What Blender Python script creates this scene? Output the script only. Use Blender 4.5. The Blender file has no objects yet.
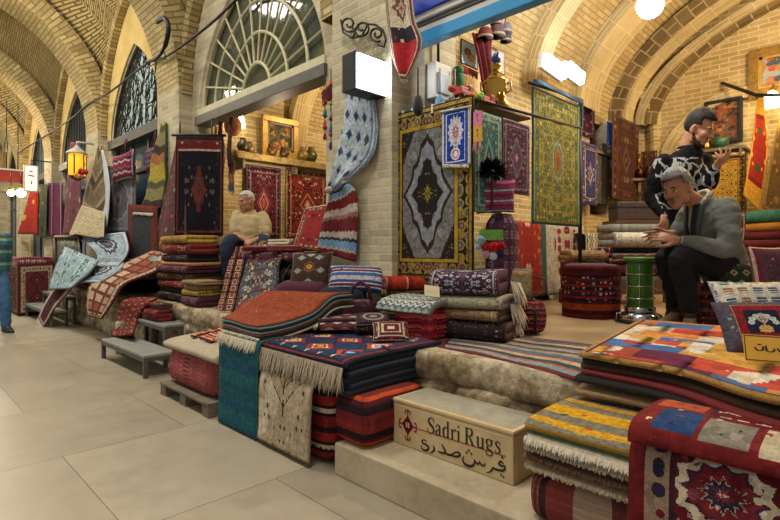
import bpy, bmesh, math, random
from mathutils import Vector, Matrix, noise
random.seed(7)
SC = bpy.context.scene
COL = SC.collection
S2 = math.sqrt(.5)
EYE, FPX, HZ = 1.2, 510.0, 250.0
V = Vector

def at(px, py, X=None, Y=None, Z=None):
    """point of the place seen at a pixel of the photograph, on the plane X=, Y= or Z="""
    u = (px-390)/FPX; v = (HZ-py)/FPX
    d = V((S2*(1+u), S2*(1-u), v))
    if X is not None: t = X/d.x
    elif Y is not None: t = Y/d.y
    else: t = (Z-EYE)/d.z
    p = d*t; p.z += EYE
    return p

def atT(px, py, t):
    u = (px-390)/FPX; v = (HZ-py)/FPX
    return V((S2*(1+u)*t, S2*(1-u)*t, EYE+v*t))

def c(h, k=1.0):
    h = h.lstrip('#')
    r = [int(h[i:i+2], 16)/255 for i in (0, 2, 4)]
    return tuple(k*(x/12.92 if x <= .04045 else ((x+.055)/1.055)**2.4) for x in r)+(1,)

# ------------------------------------------------------------------ nodes
class NT:
    def __init__(s, name):
        s.mat = bpy.data.materials.new(name); s.mat.use_nodes = True
        s.t = s.mat.node_tree; s.t.nodes.clear()
        s.out = s.t.nodes.new('ShaderNodeOutputMaterial')
    def n(s, typ, **kw):
        nd = s.t.nodes.new(typ)
        for k, v in kw.items(): setattr(nd, k, v)
        return nd
    def lk(s, a, b): s.t.links.new(a, b)
    def put(s, sock, v):
        if isinstance(v, bpy.types.NodeSocket): s.lk(v, sock)
        else: sock.default_value = v
    def m(s, op, a, b=None, cc=None):
        nd = s.n('ShaderNodeMath', operation=op)
        s.put(nd.inputs[0], a)
        if b is not None: s.put(nd.inputs[1], b)
        if cc is not None: s.put(nd.inputs[2], cc)
        return nd.outputs[0]
    def mix(s, f, a, b, blend='MIX'):
        nd = s.n('ShaderNodeMix', data_type='RGBA', blend_type=blend)
        s.put(nd.inputs[0], f); s.put(nd.inputs[6], a); s.put(nd.inputs[7], b)
        return nd.outputs[2]
    def ramp(s, f, stops, interp='CONSTANT'):
        nd = s.n('ShaderNodeValToRGB'); cr = nd.color_ramp; cr.interpolation = interp
        stops = stops[:30]
        while len(cr.elements) > 1: cr.elements.remove(cr.elements[-1])
        cr.elements[0].position = max(0, min(1, stops[0][0])); cr.elements[0].color = stops[0][1]
        for p, col in stops[1:]:
            e = cr.elements.new(max(0, min(1, p))); e.color = col
        s.put(nd.inputs[0], f)
        return nd.outputs[0]
    def xyz(s, x, y, z=0.0):
        nd = s.n('ShaderNodeCombineXYZ')
        for i, q in enumerate((x, y, z)): s.put(nd.inputs[i], q)
        return nd.outputs[0]
    def sep(s, v):
        nd = s.n('ShaderNodeSeparateXYZ'); s.put(nd.inputs[0], v); return nd.outputs
    def noise(s, vec, scale, detail=3.0, rough=.5):
        nd = s.n('ShaderNodeTexNoise'); nd.inputs['Scale'].default_value = scale
        nd.inputs['Detail'].default_value = detail; nd.inputs['Roughness'].default_value = rough
        if vec is not None: s.put(nd.inputs['Vector'], vec)
        return nd.outputs[0]
    def voro(s, vec, scale, rnd=1.0, feature='F1'):
        nd = s.n('ShaderNodeTexVoronoi', feature=feature); nd.inputs['Scale'].default_value = scale
        nd.inputs['Randomness'].default_value = rnd
        s.put(nd.inputs['Vector'], vec); return nd
    def pos(s): return s.n('ShaderNodeNewGeometry').outputs['Position']
    def obj(s): return s.n('ShaderNodeTexCoord').outputs['Object']
    def uv(s): return s.n('ShaderNodeTexCoord').outputs['UV']
    def bump(s, h, strength=.3, dist=.01):
        nd = s.n('ShaderNodeBump'); nd.inputs['Strength'].default_value = strength
        nd.inputs['Distance'].default_value = dist; s.put(nd.inputs['Height'], h); return nd.outputs[0]
    def bsdf(s, col, rough=.8, metal=0.0, normal=None, emit=None, es=0.0, alpha=None, trans=0.0, ior=1.45, spec=.5):
        b = s.n('ShaderNodeBsdfPrincipled')
        s.put(b.inputs['Base Color'], col); s.put(b.inputs['Roughness'], rough); s.put(b.inputs['Metallic'], metal)
        b.inputs['Specular IOR Level'].default_value = spec
        if normal is not None: s.lk(normal, b.inputs['Normal'])
        if emit is not None:
            s.put(b.inputs['Emission Color'], emit); b.inputs['Emission Strength'].default_value = es
        if trans: b.inputs['Transmission Weight'].default_value = trans; b.inputs['IOR'].default_value = ior
        s.lk(b.outputs[0], s.out.inputs[0]); return s.mat

_pl = {}
def plain(hexcol, rough=.7, metal=0.0, var=.12, scale=25.0, bump=.1):
    k = (hexcol, rough, metal, var, scale, bump)
    if k in _pl: return _pl[k]
    t = NT('plain_'+hexcol.strip('#'))
    nz = t.noise(t.obj(), scale, 4.0)
    col = c(hexcol)
    a = tuple(x*(1-var) for x in col[:3])+(1,); b = tuple(min(1, x*(1+var)) for x in col[:3])+(1,)
    cc_ = t.ramp(nz, [(.3, a), (.7, b)], 'LINEAR')
    _pl[k] = t.bsdf(cc_, rough, metal, t.bump(nz, bump, .004) if bump else None)
    return _pl[k]
def glow(name, hexcol, strength):
    k = (name, hexcol, strength)
    if k in _pl: return _pl[k]
    t = NT(name); _pl[k] = t.bsdf(c(hexcol), .5, emit=c(hexcol), es=strength); return _pl[k]

# ------------------------------------------------------------------ meshes
def link(name, me, mats=(), parent=None, smooth=True):
    o = bpy.data.objects.new(name, me); COL.objects.link(o)
    for m_ in (mats if isinstance(mats, (list, tuple)) else [mats]):
        if m_ is not None: me.materials.append(m_)
    if parent is not None: o.parent = parent; o.matrix_parent_inverse = parent.matrix_world.inverted()
    if smooth:
        for p in me.polygons: p.use_smooth = True
    return o
def frombm(name, bm, mats=(), parent=None, smooth=False):
    me = bpy.data.meshes.new(name); bmesh.ops.recalc_face_normals(bm, faces=bm.faces[:]); bm.to_mesh(me); bm.free()
    o = link(name, me, mats, parent, smooth)
    return o
def tag(o, label, cat, group=None):
    o['label'] = label; o['category'] = cat
    if group: o['group'] = group
    return o
def struct(o, label=None):
    o['kind'] = 'structure'
    if label: o['label'] = label; 
    return o
def thing(name, loc, label, cat, group=None, rz=0.0):
    o = bpy.data.objects.new(name, None); COL.objects.link(o); o.location = loc; o.rotation_euler[2] = rz
    o.empty_display_size = .1
    bpy.context.view_layer.update()
    return tag(o, label, cat, group)
def copy_tree(o, parent=None):
    n = o.copy(); COL.objects.link(n)
    if parent is not None: n.parent = parent
    for ch in o.children: copy_tree(ch, n)
    return n

def add_box(bm, x0, x1, y0, y1, z0, z1, M=None, bev=0.0):
    r = bmesh.ops.create_cube(bm, size=1.0)
    vs = r['verts']
    for v in vs:
        v.co = V((x0 if v.co.x < 0 else x1, y0 if v.co.y < 0 else y1, z0 if v.co.z < 0 else z1))
    if bev:
        es = list({e for v in vs for e in v.link_edges})
        g = bmesh.ops.bevel(bm, geom=es, offset=bev, segments=2, affect='EDGES', profile=.6)
        vs = [v for v in g['verts']] + [v for v in vs if v.is_valid]
        vs = list(set(vs))
    if M is not None: bmesh.ops.transform(bm, matrix=M, verts=[v for v in vs if v.is_valid])
def box(name, x0, x1, y0, y1, z0, z1, mat, parent=None, bev=.004, M=None):
    bm = bmesh.new(); add_box(bm, x0, x1, y0, y1, z0, z1, M, bev)
    return frombm(name, bm, mat, parent)
def add_tube(bm, pts, r, seg=8, caps=True):
    pts = [V(p) for p in pts]; rings = []
    rr = r if isinstance(r, (list, tuple)) else [r]*len(pts)
    up = V((0, 0, 1)); prev = None
    for i, p in enumerate(pts):
        d = (pts[min(i+1, len(pts)-1)]-pts[max(i-1, 0)]).normalized()
        if prev is None:
            s = d.cross(up)
            if s.length < 1e-3: s = d.cross(V((1, 0, 0)))
        else: s = prev - d*prev.dot(d)
        s.normalize(); prev = s; b = d.cross(s)
        rings.append([bm.verts.new(p+(s*math.cos(a)+b*math.sin(a))*rr[i]) for a in [2*math.pi*k/seg for k in range(seg)]])
    for i in range(len(rings)-1):
        for k in range(seg):
            bm.faces.new((rings[i][k], rings[i][(k+1) % seg], rings[i+1][(k+1) % seg], rings[i+1][k]))
    if caps:
        bm.faces.new(rings[0][::-1]); bm.faces.new(rings[-1])
def tube(name, pts, r, mat, parent=None, seg=8):
    bm = bmesh.new(); add_tube(bm, pts, r, seg); return frombm(name, bm, mat, parent, True)
def add_lathe(bm, prof, cx=0, cy=0, cz=0, seg=20, M=None):
    rings = []
    for r, z in prof:
        rings.append([bm.verts.new(V((cx+r*math.cos(2*math.pi*k/seg), cy+r*math.sin(2*math.pi*k/seg), cz+z))) for k in range(seg)])
    for i in range(len(rings)-1):
        for k in range(seg):
            bm.faces.new((rings[i][k], rings[i][(k+1) % seg], rings[i+1][(k+1) % seg], rings[i+1][k]))
    bm.faces.new(rings[0][::-1]); bm.faces.new(rings[-1])
    if M is not None: bmesh.ops.transform(bm, matrix=M, verts=[v for r_ in rings for v in r_])
def lathe(name, prof, loc, mat, parent=None, seg=20):
    bm = bmesh.new(); add_lathe(bm, prof, *loc, seg=seg)
    return frombm(name, bm, mat, parent, True)
def ball(name, loc, r, mat, parent=None, sc=(1, 1, 1), seg=14, rot=None):
    bm = bmesh.new(); bmesh.ops.create_uvsphere(bm, u_segments=seg, v_segments=max(6, seg*2//3), radius=1)
    M = Matrix.Translation(V(loc)) @ (rot if rot is not None else Matrix()) @ Matrix.Diagonal((r*sc[0], r*sc[1], r*sc[2], 1))
    bmesh.ops.transform(bm, matrix=M, verts=bm.verts[:])
    return frombm(name, bm, mat, parent, True)

def shape2d(name, outer, holes, th, basis, mats, parent=None, smooth=False):
    """a flat outline with holes, th thick; basis = (origin, ax, ay, normal)"""
    cu = bpy.data.curves.new(name, 'CURVE'); cu.dimensions = '2D'; cu.fill_mode = 'BOTH'; cu.extrude = th/2
    for pl in [outer]+list(holes):
        sp = cu.splines.new('POLY'); sp.points.add(len(pl)-1); sp.use_cyclic_u = True
        for i, (x, y) in enumerate(pl): sp.points[i].co = (x, y, 0, 1)
    tmp = bpy.data.objects.new('tmp', cu); COL.objects.link(tmp)
    dg = bpy.context.evaluated_depsgraph_get(); dg.update()
    me = bpy.data.meshes.new_from_object(tmp.evaluated_get(dg))
    bpy.data.objects.remove(tmp); bpy.data.curves.remove(cu)
    o0, ax, ay, nz = [V(q) for q in basis]
    for v in me.vertices: v.co = o0+ax*v.co.x+ay*v.co.y+nz*(v.co.z)
    me.materials.clear()
    bm = bmesh.new(); bm.from_mesh(me); bmesh.ops.remove_doubles(bm, verts=bm.verts[:], dist=1e-5)
    bpy.data.meshes.remove(me)
    return frombm(name, bm, mats, parent, smooth)

def catmull(pts, n):
    pts = [V(p) for p in pts]
    if len(pts) == 2: return [pts[0].lerp(pts[1], i/n) for i in range(n+1)]
    P = [pts[0]*2-pts[1]]+pts+[pts[-1]*2-pts[-2]]
    # sample evenly by chord
    segs = [(pts[i+1]-pts[i]).length for i in range(len(pts)-1)]; tot = sum(segs) or 1
    out = []
    for k in range(n+1):
        d = k/n*tot; i = 0
        while i < len(segs)-1 and d > segs[i]: d -= segs[i]; i += 1
        t = min(1, d/(segs[i] or 1)); a, b, cc_, e = P[i], P[i+1], P[i+2], P[i+3]
        out.append(.5*((2*b)+(cc_-a)*t+(2*a-5*b+4*cc_-e)*t*t+(3*b-a-3*cc_+e)*t**3))
    return out

def cloth(name, fn, nu, nv, th, mats, parent=None, wob=0.0, seed=0, mid=False):
    """closed sheet: fn(u,v) -> top point; th thick; UV = (u,v); mats = [pattern, edge]"""
    g = [[V(fn(i/nu, j/nv)) for i in range(nu+1)] for j in range(nv+1)]
    nr = [[None]*(nu+1) for _ in range(nv+1)]
    for j in range(nv+1):
        for i in range(nu+1):
            du = g[j][min(i+1, nu)]-g[j][max(i-1, 0)]; dv = g[min(j+1, nv)][i]-g[max(j-1, 0)][i]
            n_ = dv.cross(du)
            nr[j][i] = n_.normalized() if n_.length > 1e-9 else V((0, 0, 1))
    if mid:
        for j in range(nv+1):
            for i in range(nu+1): g[j][i] = g[j][i]+nr[j][i]*th*.5
    if wob:
        for j in range(nv+1):
            for i in range(nu+1):
                g[j][i] = g[j][i]+nr[j][i]*wob*noise.noise(g[j][i]*4+V((seed*3.1, seed, 0)))
    me = bpy.data.meshes.new(name)
    vs = [p for r in g for p in r]+[g[j][i]-nr[j][i]*th for j in range(nv+1) for i in range(nu+1)]
    w = nu+1; N = w*(nv+1); F = []; U = []; MI = []
    uvq = lambda i, j: (i/nu, j/nv)
    for j in range(nv):
        for i in range(nu):
            q = [(i, j), (i, j+1), (i+1, j+1), (i+1, j)]
            F.append([y*w+x for x, y in q]); U.append([uvq(*k) for k in q]); MI.append(0)
            q = q[::-1]
            F.append([N+y*w+x for x, y in q]); U.append([uvq(*k) for k in q]); MI.append(0)
    edge = [(i, 0) for i in range(nu)]+[(nu, j) for j in range(nv)]+[(i, nv) for i in range(nu, 0, -1)]+[(0, j) for j in range(nv, 0, -1)]
    for k in range(len(edge)):
        (x0, y0), (x1, y1) = edge[k], edge[(k+1) % len(edge)]
        F.append([y0*w+x0, y1*w+x1, N+y1*w+x1, N+y0*w+x0]); U.append([uvq(x0, y0), uvq(x1, y1), uvq(x1, y1), uvq(x0, y0)]); MI.append(1)
    me.from_pydata([tuple(v) for v in vs], [], F)
    ul = me.uv_layers.new(name='UVMap'); k = 0
    for us in U:
        for q in us: ul.data[k].uv = q; k += 1
    mats = list(mats) if isinstance(mats, (list, tuple)) else [mats, mats]
    for i, p in enumerate(me.polygons): p.material_index = MI[i]
    o = link(name, me, mats, parent, True)
    return o

def ruled(A, B, n=40):
    """sheet between two edge polylines"""
    a = catmull(A, n); b = catmull(B, n)
    def fn(u, v):
        k = min(n, int(round(v*n))); return a[k].lerp(b[k], u)
    return fn
def quad(TL, TR, BR, BL, amp=0.0, waves=2.5, sag=0.0, ph=0.0):
    TL, TR, BR, BL = map(V, (TL, TR, BR, BL))
    nn = (TR-TL).cross(BL-TL).normalized()
    def fn(u, v):
        p = TL.lerp(TR, u).lerp(BL.lerp(BR, u), v)
        return p+nn*(amp*math.sin(u*waves*6.283+ph+1.2*v)*(.35+.65*v))+V((0, 0, -sag*math.sin(math.pi*u)*(1-v)))
    return fn

def fringe(parent, pts, d, ln, n, mat, w=.004, jit=.35, name='fringe'):
    P = catmull(pts, max(2, n)); d = V(d).normalized(); bm = bmesh.new()
    t = (P[-1]-P[0]).normalized(); nn = t.cross(d).normalized()
    for i in range(n):
        p = P[i].lerp(P[i+1], random.random()); l = ln*(1-jit*random.random())
        k = V((random.uniform(-1, 1), random.uniform(-1, 1), random.uniform(-1, 1)))*ln*.16
        m_ = p+d*l*.55+k*.5+nn*random.uniform(-.003, .003); e = p+d*l+k
        w_ = w*random.uniform(.7, 1.3)
        a = [bm.verts.new(p+t*w_), bm.verts.new(p-t*w_), bm.verts.new(p+nn*w_)]
        b = [bm.verts.new(m_+t*w_), bm.verts.new(m_-t*w_), bm.verts.new(m_+nn*w_)]
        f = bm.verts.new(e)
        for q in range(3):
            r = (q+1) % 3
            bm.faces.new((a[q], a[r], b[r], b[q])); bm.faces.new((b[q], b[r], f))
    return frombm(name, bm, mat, parent)

PAT = {}
def foldpath(D, H, layers, lean=0.0):
    t = H/layers; pts = []
    for k in range(layers):
        z = (k+.5)*t; ins = .04*D*math.sin(k*2.3+D*9)
        ys = [D/2-t/2-abs(ins)*.5, -D/2+t/2+max(0, ins)]
        if k % 2: ys = ys[::-1]
        for q in range(5): pts.append((ys[0]+(ys[1]-ys[0])*q/4, z))
        if k < layers-1:
            s = -1 if k % 2 == 0 else 1
            for q in (.25, .5, .75):
                a = -math.pi/2+math.pi*q
                pts.append((ys[1]+s*t/2*math.cos(a), z+t/2+t/2*math.sin(a)))
    return pts
def folded(name, mats, loc, rz, W, D, H, layers, label=None, cat='rug', group=None, wob=.006, parent=None, sag=0.0, seed=None):
    """a rug folded zigzag into a pad: width W (local x), depth D (local y, front fold at -y), height H"""
    mats = [PAT.get(mats[0].name, mats[0])]+list(mats[1:])
    th = H/layers*.93; P = foldpath(D, H, layers); sd = random.random()*50 if seed is None else seed
    ca, sa = math.cos(rz), math.sin(rz); L = V(loc)
    n = (len(P)-1)
    def fn(u, v):
        f = v*n; i = min(n-1, int(f)); k = f-i
        y = P[i][0]*(1-k)+P[i+1][0]*k; z = P[i][1]*(1-k)+P[i+1][1]*k
        x = (u-.5)*W*(1+.03*noise.noise(V((sd, z*30, 0))))
        z = z*(1+wob*6*noise.noise(V((x*3+sd, y*3, 0)))) - sag*(z/H)*(abs(x/(W/2))**3)
        y += .012*noise.noise(V((x*4+sd, z*9, 1)))
        s = 1-.00*z
        return L+V((ca*x-sa*y, sa*x+ca*y, z))
    o = cloth(name, fn, 14, n, th, mats, parent, mid=True)
    # lift so the underside rests
    zm = min(v.co.z for v in o.data.vertices)
    for v in o.data.vertices: v.co.z += L.z-zm+.001
    if label: tag(o, label, cat, group)
    return o

def bundle(name, loc, rz, w, d, h, mats, label=None, cat='bundle', group=None, p=5.0, bulge=.03, parent=None, seg=56, rings=12, tap=0.0):
    """wrapped soft block: superellipse plan, bulged sides; UV u round the sides, v up"""
    me = bpy.data.meshes.new(name); ca, sa = math.cos(rz), math.sin(rz); L = V(loc)
    prof = []
    rr = min(.05, h*.22)
    for k in range(rings+1):
        f = k/rings; z = h*f
        e = min(z, h-z); ins = 0 if e >= rr else (rr-math.sqrt(max(0, rr*rr-(rr-e)**2)))
        prof.append((z, ins*.8, bulge*math.sin(math.pi*f), f))
    vs = []; F = []; U = []; MI = []
    for z, ins, b, f in prof:
        for k in range(seg):
            a = 2*math.pi*(k+.5)/seg
            cx = math.copysign(abs(math.cos(a))**(2/p), math.cos(a)); cy = math.copysign(abs(math.sin(a))**(2/p), math.sin(a))
            x = cx*(w/2-ins+b-tap*f); y = cy*(d/2-ins+b-tap*f)
            z_ = z+.012*noise.noise(V((x*5, y*5, w*17)))*f
            vs.append(L+V((ca*x-sa*y, sa*x+ca*y, z_)))
    for j in range(rings):
        for k in range(seg):
            q = [j*seg+k, j*seg+(k+1) % seg, (j+1)*seg+(k+1) % seg, (j+1)*seg+k]
            F.append(q); u0, u1 = k/seg, (k+1)/seg; U.append([(u0, j/rings), (u1, j/rings), (u1, (j+1)/rings), (u0, (j+1)/rings)]); MI.append(0)
    for ring, rev in ((0, True), (rings, False)):
        q = [ring*seg+k for k in range(seg)]
        uv = [(.5+.5*math.cos(6.283*k/seg), .5+.5*math.sin(6.283*k/seg)) for k in range(seg)]
        if rev: q = q[::-1]; uv = uv[::-1]
        F.append(q); U.append(uv); MI.append(1)
    me.from_pydata([tuple(v) for v in vs], [], F); ul = me.uv_layers.new(name='UVMap'); k = 0
    for us in U:
        for q in us: ul.data[k].uv = q; k += 1
    mats = list(mats) if isinstance(mats, (list, tuple)) else [mats, mats]
    for i, pl in enumerate(me.polygons): pl.material_index = MI[i]
    o = link(name, me, mats, parent, True)
    me.polygons[-1].use_smooth = False; me.polygons[-2].use_smooth = False
    if label: tag(o, label, cat, group)
    return o

def cushion(name, ctr, right, up, w, h, th, mats, label=None, cat='cushion', group=None, parent=None, n=18, pinch=.06):
    ctr, right, up = V(ctr), V(right).normalized(), V(up).normalized(); nn = right.cross(up).normalized()
    me = bpy.data.meshes.new(name); vs = []; F = []; U = []; MI = []
    def P(i, j, s):
        x = 2*i/n-1; y = 2*j/n-1
        k = max(0, (1-x**4)*(1-y**4))**.6
        px = x*(1-pinch*(1-abs(y)**2)*abs(x)); py = y*(1-pinch*(1-abs(x)**2)*abs(y))
        return ctr+right*(px*w/2)+up*(py*h/2)+nn*(s*th/2*k)
    for s in (1, -1):
        for j in range(n+1):
            for i in range(n+1): vs.append(P(i, j, s))
    w_ = n+1; N = w_*w_
    for b, s in ((0, 1), (N, -1)):
        for j in range(n):
            for i in range(n):
                q = [(i, j), (i+1, j), (i+1, j+1), (i, j+1)]
                if s < 0: q = q[::-1]
                F.append([b+y*w_+x for x, y in q]); U.append([(x/n, y/n) for x, y in q]); MI.append(0 if s > 0 else 1)
    me.from_pydata([tuple(v) for v in vs], [], F); ul = me.uv_layers.new(name='UVMap'); k = 0
    for us in U:
        for q in us: ul.data[k].uv = q; k += 1
    mats = list(mats) if isinstance(mats, (list, tuple)) else [mats, mats]
    for i, pl in enumerate(me.polygons): pl.material_index = MI[i]
    o = link(name, me, mats, parent, True)
    bm = bmesh.new(); bm.from_mesh(me); bmesh.ops.remove_doubles(bm, verts=bm.verts[:], dist=1e-5); bm.to_mesh(me); bm.free()
    for p_ in me.polygons: p_.use_smooth = True
    if label: tag(o, label, cat, group)
    return o

# ------------------------------------------------------------------ woven patterns
class Rug(NT):
    """pattern in the rug's own UV (W wide, L long, metres), counted in knots of q"""
    def __init__(s, name, W, L, q=.012, base='#7a2020'):
        super().__init__(name)
        s.W, s.L = W, L
        o = s.sep(s.uv()); x = s.m('MULTIPLY', s.m('SUBTRACT', o[0], .5), W); y = s.m('MULTIPLY', s.m('SUBTRACT', o[1], .5), L)
        s.rx_, s.ry_ = x, y
        if q:
            x = s.m('SNAP', s.m('ADD', x, 50*q), q); x = s.m('SUBTRACT', x, 49.5*q)
            y = s.m('SNAP', s.m('ADD', y, 50*q), q); y = s.m('SUBTRACT', y, 49.5*q)
        s.x, s.y = x, y
        s.a, s.b = s.m('ABSOLUTE', x), s.m('ABSOLUTE', y)
        s.e = s.m('MINIMUM', s.m('SUBTRACT', W/2, s.a), s.m('SUBTRACT', L/2, s.b))
        s.col = c(base)
    def lay(s, col, mask=None):
        s.col = col if mask is None else s.mix(mask, s.col, col)
        return s
    def inside(s, d): return s.m('GREATER_THAN', s.e, d)
    def band(s, d0, d1): return s.m('MULTIPLY', s.m('GREATER_THAN', s.e, d0), s.m('LESS_THAN', s.e, d1))
    def rect(s, x0, x1, y0, y1):
        A = s.m('MULTIPLY', s.m('GREATER_THAN', s.x, x0), s.m('LESS_THAN', s.x, x1))
        B = s.m('MULTIPLY', s.m('GREATER_THAN', s.y, y0), s.m('LESS_THAN', s.y, y1)); return s.m('MULTIPLY', A, B)
    def motif(s, size, pal, thr=.32, mask=None, mirror=True, rnd=.7, ring=None, off=0.0):
        v = s.xyz(s.m('ADD', s.a if mirror else s.x, off), s.m('ADD', s.b if mirror else s.y, off))
        vn = s.voro(v, 1/size, rnd); k = s.sep(vn.outputs['Color'])[0]; d = vn.outputs['Distance']
        n = len(pal); col = s.ramp(k, [(i/n, c(p)) for i, p in enumerate(pal)])
        mk = s.m('LESS_THAN', d, thr)
        if mask is not None: mk = s.m('MULTIPLY', mk, mask)
        if ring:
            mk2 = s.m('LESS_THAN', d, thr*1.45)
            if mask is not None: mk2 = s.m('MULTIPLY', mk2, mask)
            s.lay(c(ring), mk2)
        s.lay(col, mk)
        if ring: 
            mk3 = s.m('LESS_THAN', d, thr*.42)
            if mask is not None: mk3 = s.m('MULTIPLY', mk3, mask)
            s.lay(c(ring), mk3)
        return s
    def med(s, levels, rx, ry, cx=0.0, cy=0.0, kind='d', lobes=0, amp=.12, mask=None, sym=False):
        x = s.m('DIVIDE', s.m('ABSOLUTE', s.m('SUBTRACT', s.a if sym else s.x, cx)), rx)
        y = s.m('DIVIDE', s.m('ABSOLUTE', s.m('SUBTRACT', s.b if sym else s.y, cy)), ry)
        if kind == 'd': m_ = s.m('ADD', x, y)
        elif kind == 'r': m_ = s.m('MAXIMUM', x, y)
        elif kind == 'h': m_ = s.m('MAXIMUM', x, s.m('ADD', s.m('MULTIPLY', x, .5), s.m('MULTIPLY', y, .9)))
        else: m_ = s.m('SQRT', s.m('ADD', s.m('MULTIPLY', x, x), s.m('MULTIPLY', y, y)))
        if lobes:
            an = s.m('ARCTAN2', y, x)
            m_ = s.m('ADD', m_, s.m('MULTIPLY', s.m('ABSOLUTE', s.m('SINE', s.m('MULTIPLY', an, lobes))), amp))
        mk = s.m('LESS_THAN', m_, 1.0)
        if mask is not None: mk = s.m('MULTIPLY', mk, mask)
        s.lay(s.ramp(m_, [(p, c(q)) for p, q in levels]), mk)
        return mk
    def stripes(s, lst, axis='y', mask=None, zig=0.0, zp=.08, off=0.0):
        P = sum(w for w, _ in lst); v = s.y if axis == 'y' else s.x; o = s.x if axis == 'y' else s.y
        if zig: v = s.m('ADD', v, s.m('MULTIPLY', s.m('PINGPONG', o, zp/2), zig))
        f = s.m('FRACT', s.m('ADD', s.m('DIVIDE', v, P), 20+off)); st = []; acc = 0
        for w, col in lst: st.append((acc/P, c(col))); acc += w
        return s.lay(s.ramp(f, st), mask)
    def lattice(s, px, py, levels, mask=None, kind='d', ox=0.0, oy=0.0, stag=False):
        """repeat of diamonds/lozenges; levels measured 0 (centre) .. 1 (corner)"""
        y = s.m('ADD', s.m('DIVIDE', s.y, py), 20+oy); row = s.m('FLOOR', y)
        x = s.m('ADD', s.m('DIVIDE', s.x, px), 20+ox)
        if stag: x = s.m('ADD', x, s.m('MULTIPLY', s.m('MODULO', row, 2.0), .5))
        fx = s.m('ABSOLUTE', s.m('SUBTRACT', s.m('FRACT', x), .5)); fy = s.m('ABSOLUTE', s.m('SUBTRACT', s.m('FRACT', y), .5))
        if kind == 'd': m_ = s.m('ADD', fx, fy)
        elif kind == 'r': m_ = s.m('MULTIPLY', s.m('MAXIMUM', fx, fy), 2.0)
        else: m_ = s.m('MULTIPLY', s.m('SQRT', s.m('ADD', s.m('MULTIPLY', fx, fx), s.m('MULTIPLY', fy, fy))), 2.0)
        # the colour of each cell's first level may vary
        wn = s.n('ShaderNodeTexWhiteNoise', noise_dimensions='2D'); s.lk(s.xyz(s.m('FLOOR', x), row), wn.inputs['Vector'])
        for p0, p1, pal in levels:
            mk = s.m('MULTIPLY', s.m('GREATER_THAN', m_, p0-1e-4), s.m('LESS_THAN', m_, p1))
            if mask is not None: mk = s.m('MULTIPLY', mk, mask)
            pal = pal if isinstance(pal, (list, tuple)) else [pal]
            n = len(pal); s.lay(s.ramp(wn.outputs['Value'], [(i/n, c(h)) for i, h in enumerate(pal)]), mk)
        return s
    def border(s, bands):
        """bands from the edge inwards: (width, colour[, motif palette, size])"""
        d = 0
        for bd in bands:
            mk = s.band(d-1e-3, d+bd[0]); s.lay(c(bd[1]), mk)
            if len(bd) > 2:
                sz = bd[3] if len(bd) > 3 else bd[0]*.8
                s.motif(sz, bd[2], .38, mk, rnd=.35)
            d += bd[0]
        return d
    def done(s, rough=.92, var=.16, bump=.35, pile=260.0, busy=.55):
        r = s.xyz(s.rx_, s.ry_)
        nz = s.noise(r, 7.0, 3.0); f = s.m('ADD', s.m('MULTIPLY', nz, 2*var), 1-var)
        bz = s.voro(s.xyz(s.m('ADD', s.a, .3), s.m('ADD', s.b, .3)), 1/max(.012, s.W*.032), .8); bk = s.sep(bz.outputs['Color'])[1]
        f = s.m('MULTIPLY', f, s.m('ADD', s.m('MULTIPLY', s.m('SUBTRACT', bk, .5), busy), 1.0))
        sp = s.noise(r, 95.0, 2.0, .7)
        f = s.m('MULTIPLY', f, s.m('ADD', s.m('MULTIPLY', sp, .9), .55))
        col = s.mix(1.0, s.col, s.xyz(f, f, f), 'MULTIPLY')
        fn = s.noise(r, pile, 2.0)
        b = s.bsdf(col, rough, normal=s.bump(fn, bump, .006), spec=.15)
        return b

def persian(name, W, L, field, bord, guard, pal, med=None, q=.01, bw=.12, msize=.07, corner=None, kind='d', lobes=0, fthr=.3, rnd=.7):
    r = Rug(name, W, L, q, bord)
    r.lay(c(field)); d = bw
    r.motif(msize, pal, fthr+.1, rnd=rnd, ring=bord); r.motif(msize*.45, pal, .30, rnd=.9, off=1.7)
    if corner:
        x = r.m('ADD', r.m('DIVIDE', r.a, W/2-bw), r.m('DIVIDE', r.b, L/2-bw)); mk = r.m('GREATER_THAN', x, 1.28)
        r.lay(c(corner), mk); r.motif(msize*.8, pal, fthr, mk, off=3.0)
    if med:
        for (lv, rx, ry) in med:
            mk = r.med(lv, rx, ry, kind=kind, lobes=lobes)
        r.motif(msize*.55, pal, .26, r.m('MULTIPLY', mk, r.m('GREATER_THAN', r.m('ADD', r.a, r.b), .03)), off=7.0)
    r.border([(bw*.1, bord), (bw*.14, guard), (bw*.52, bord, pal, bw*.5), (bw*.14, guard), (bw*.1, pal[0])])
    return r.done()
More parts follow.
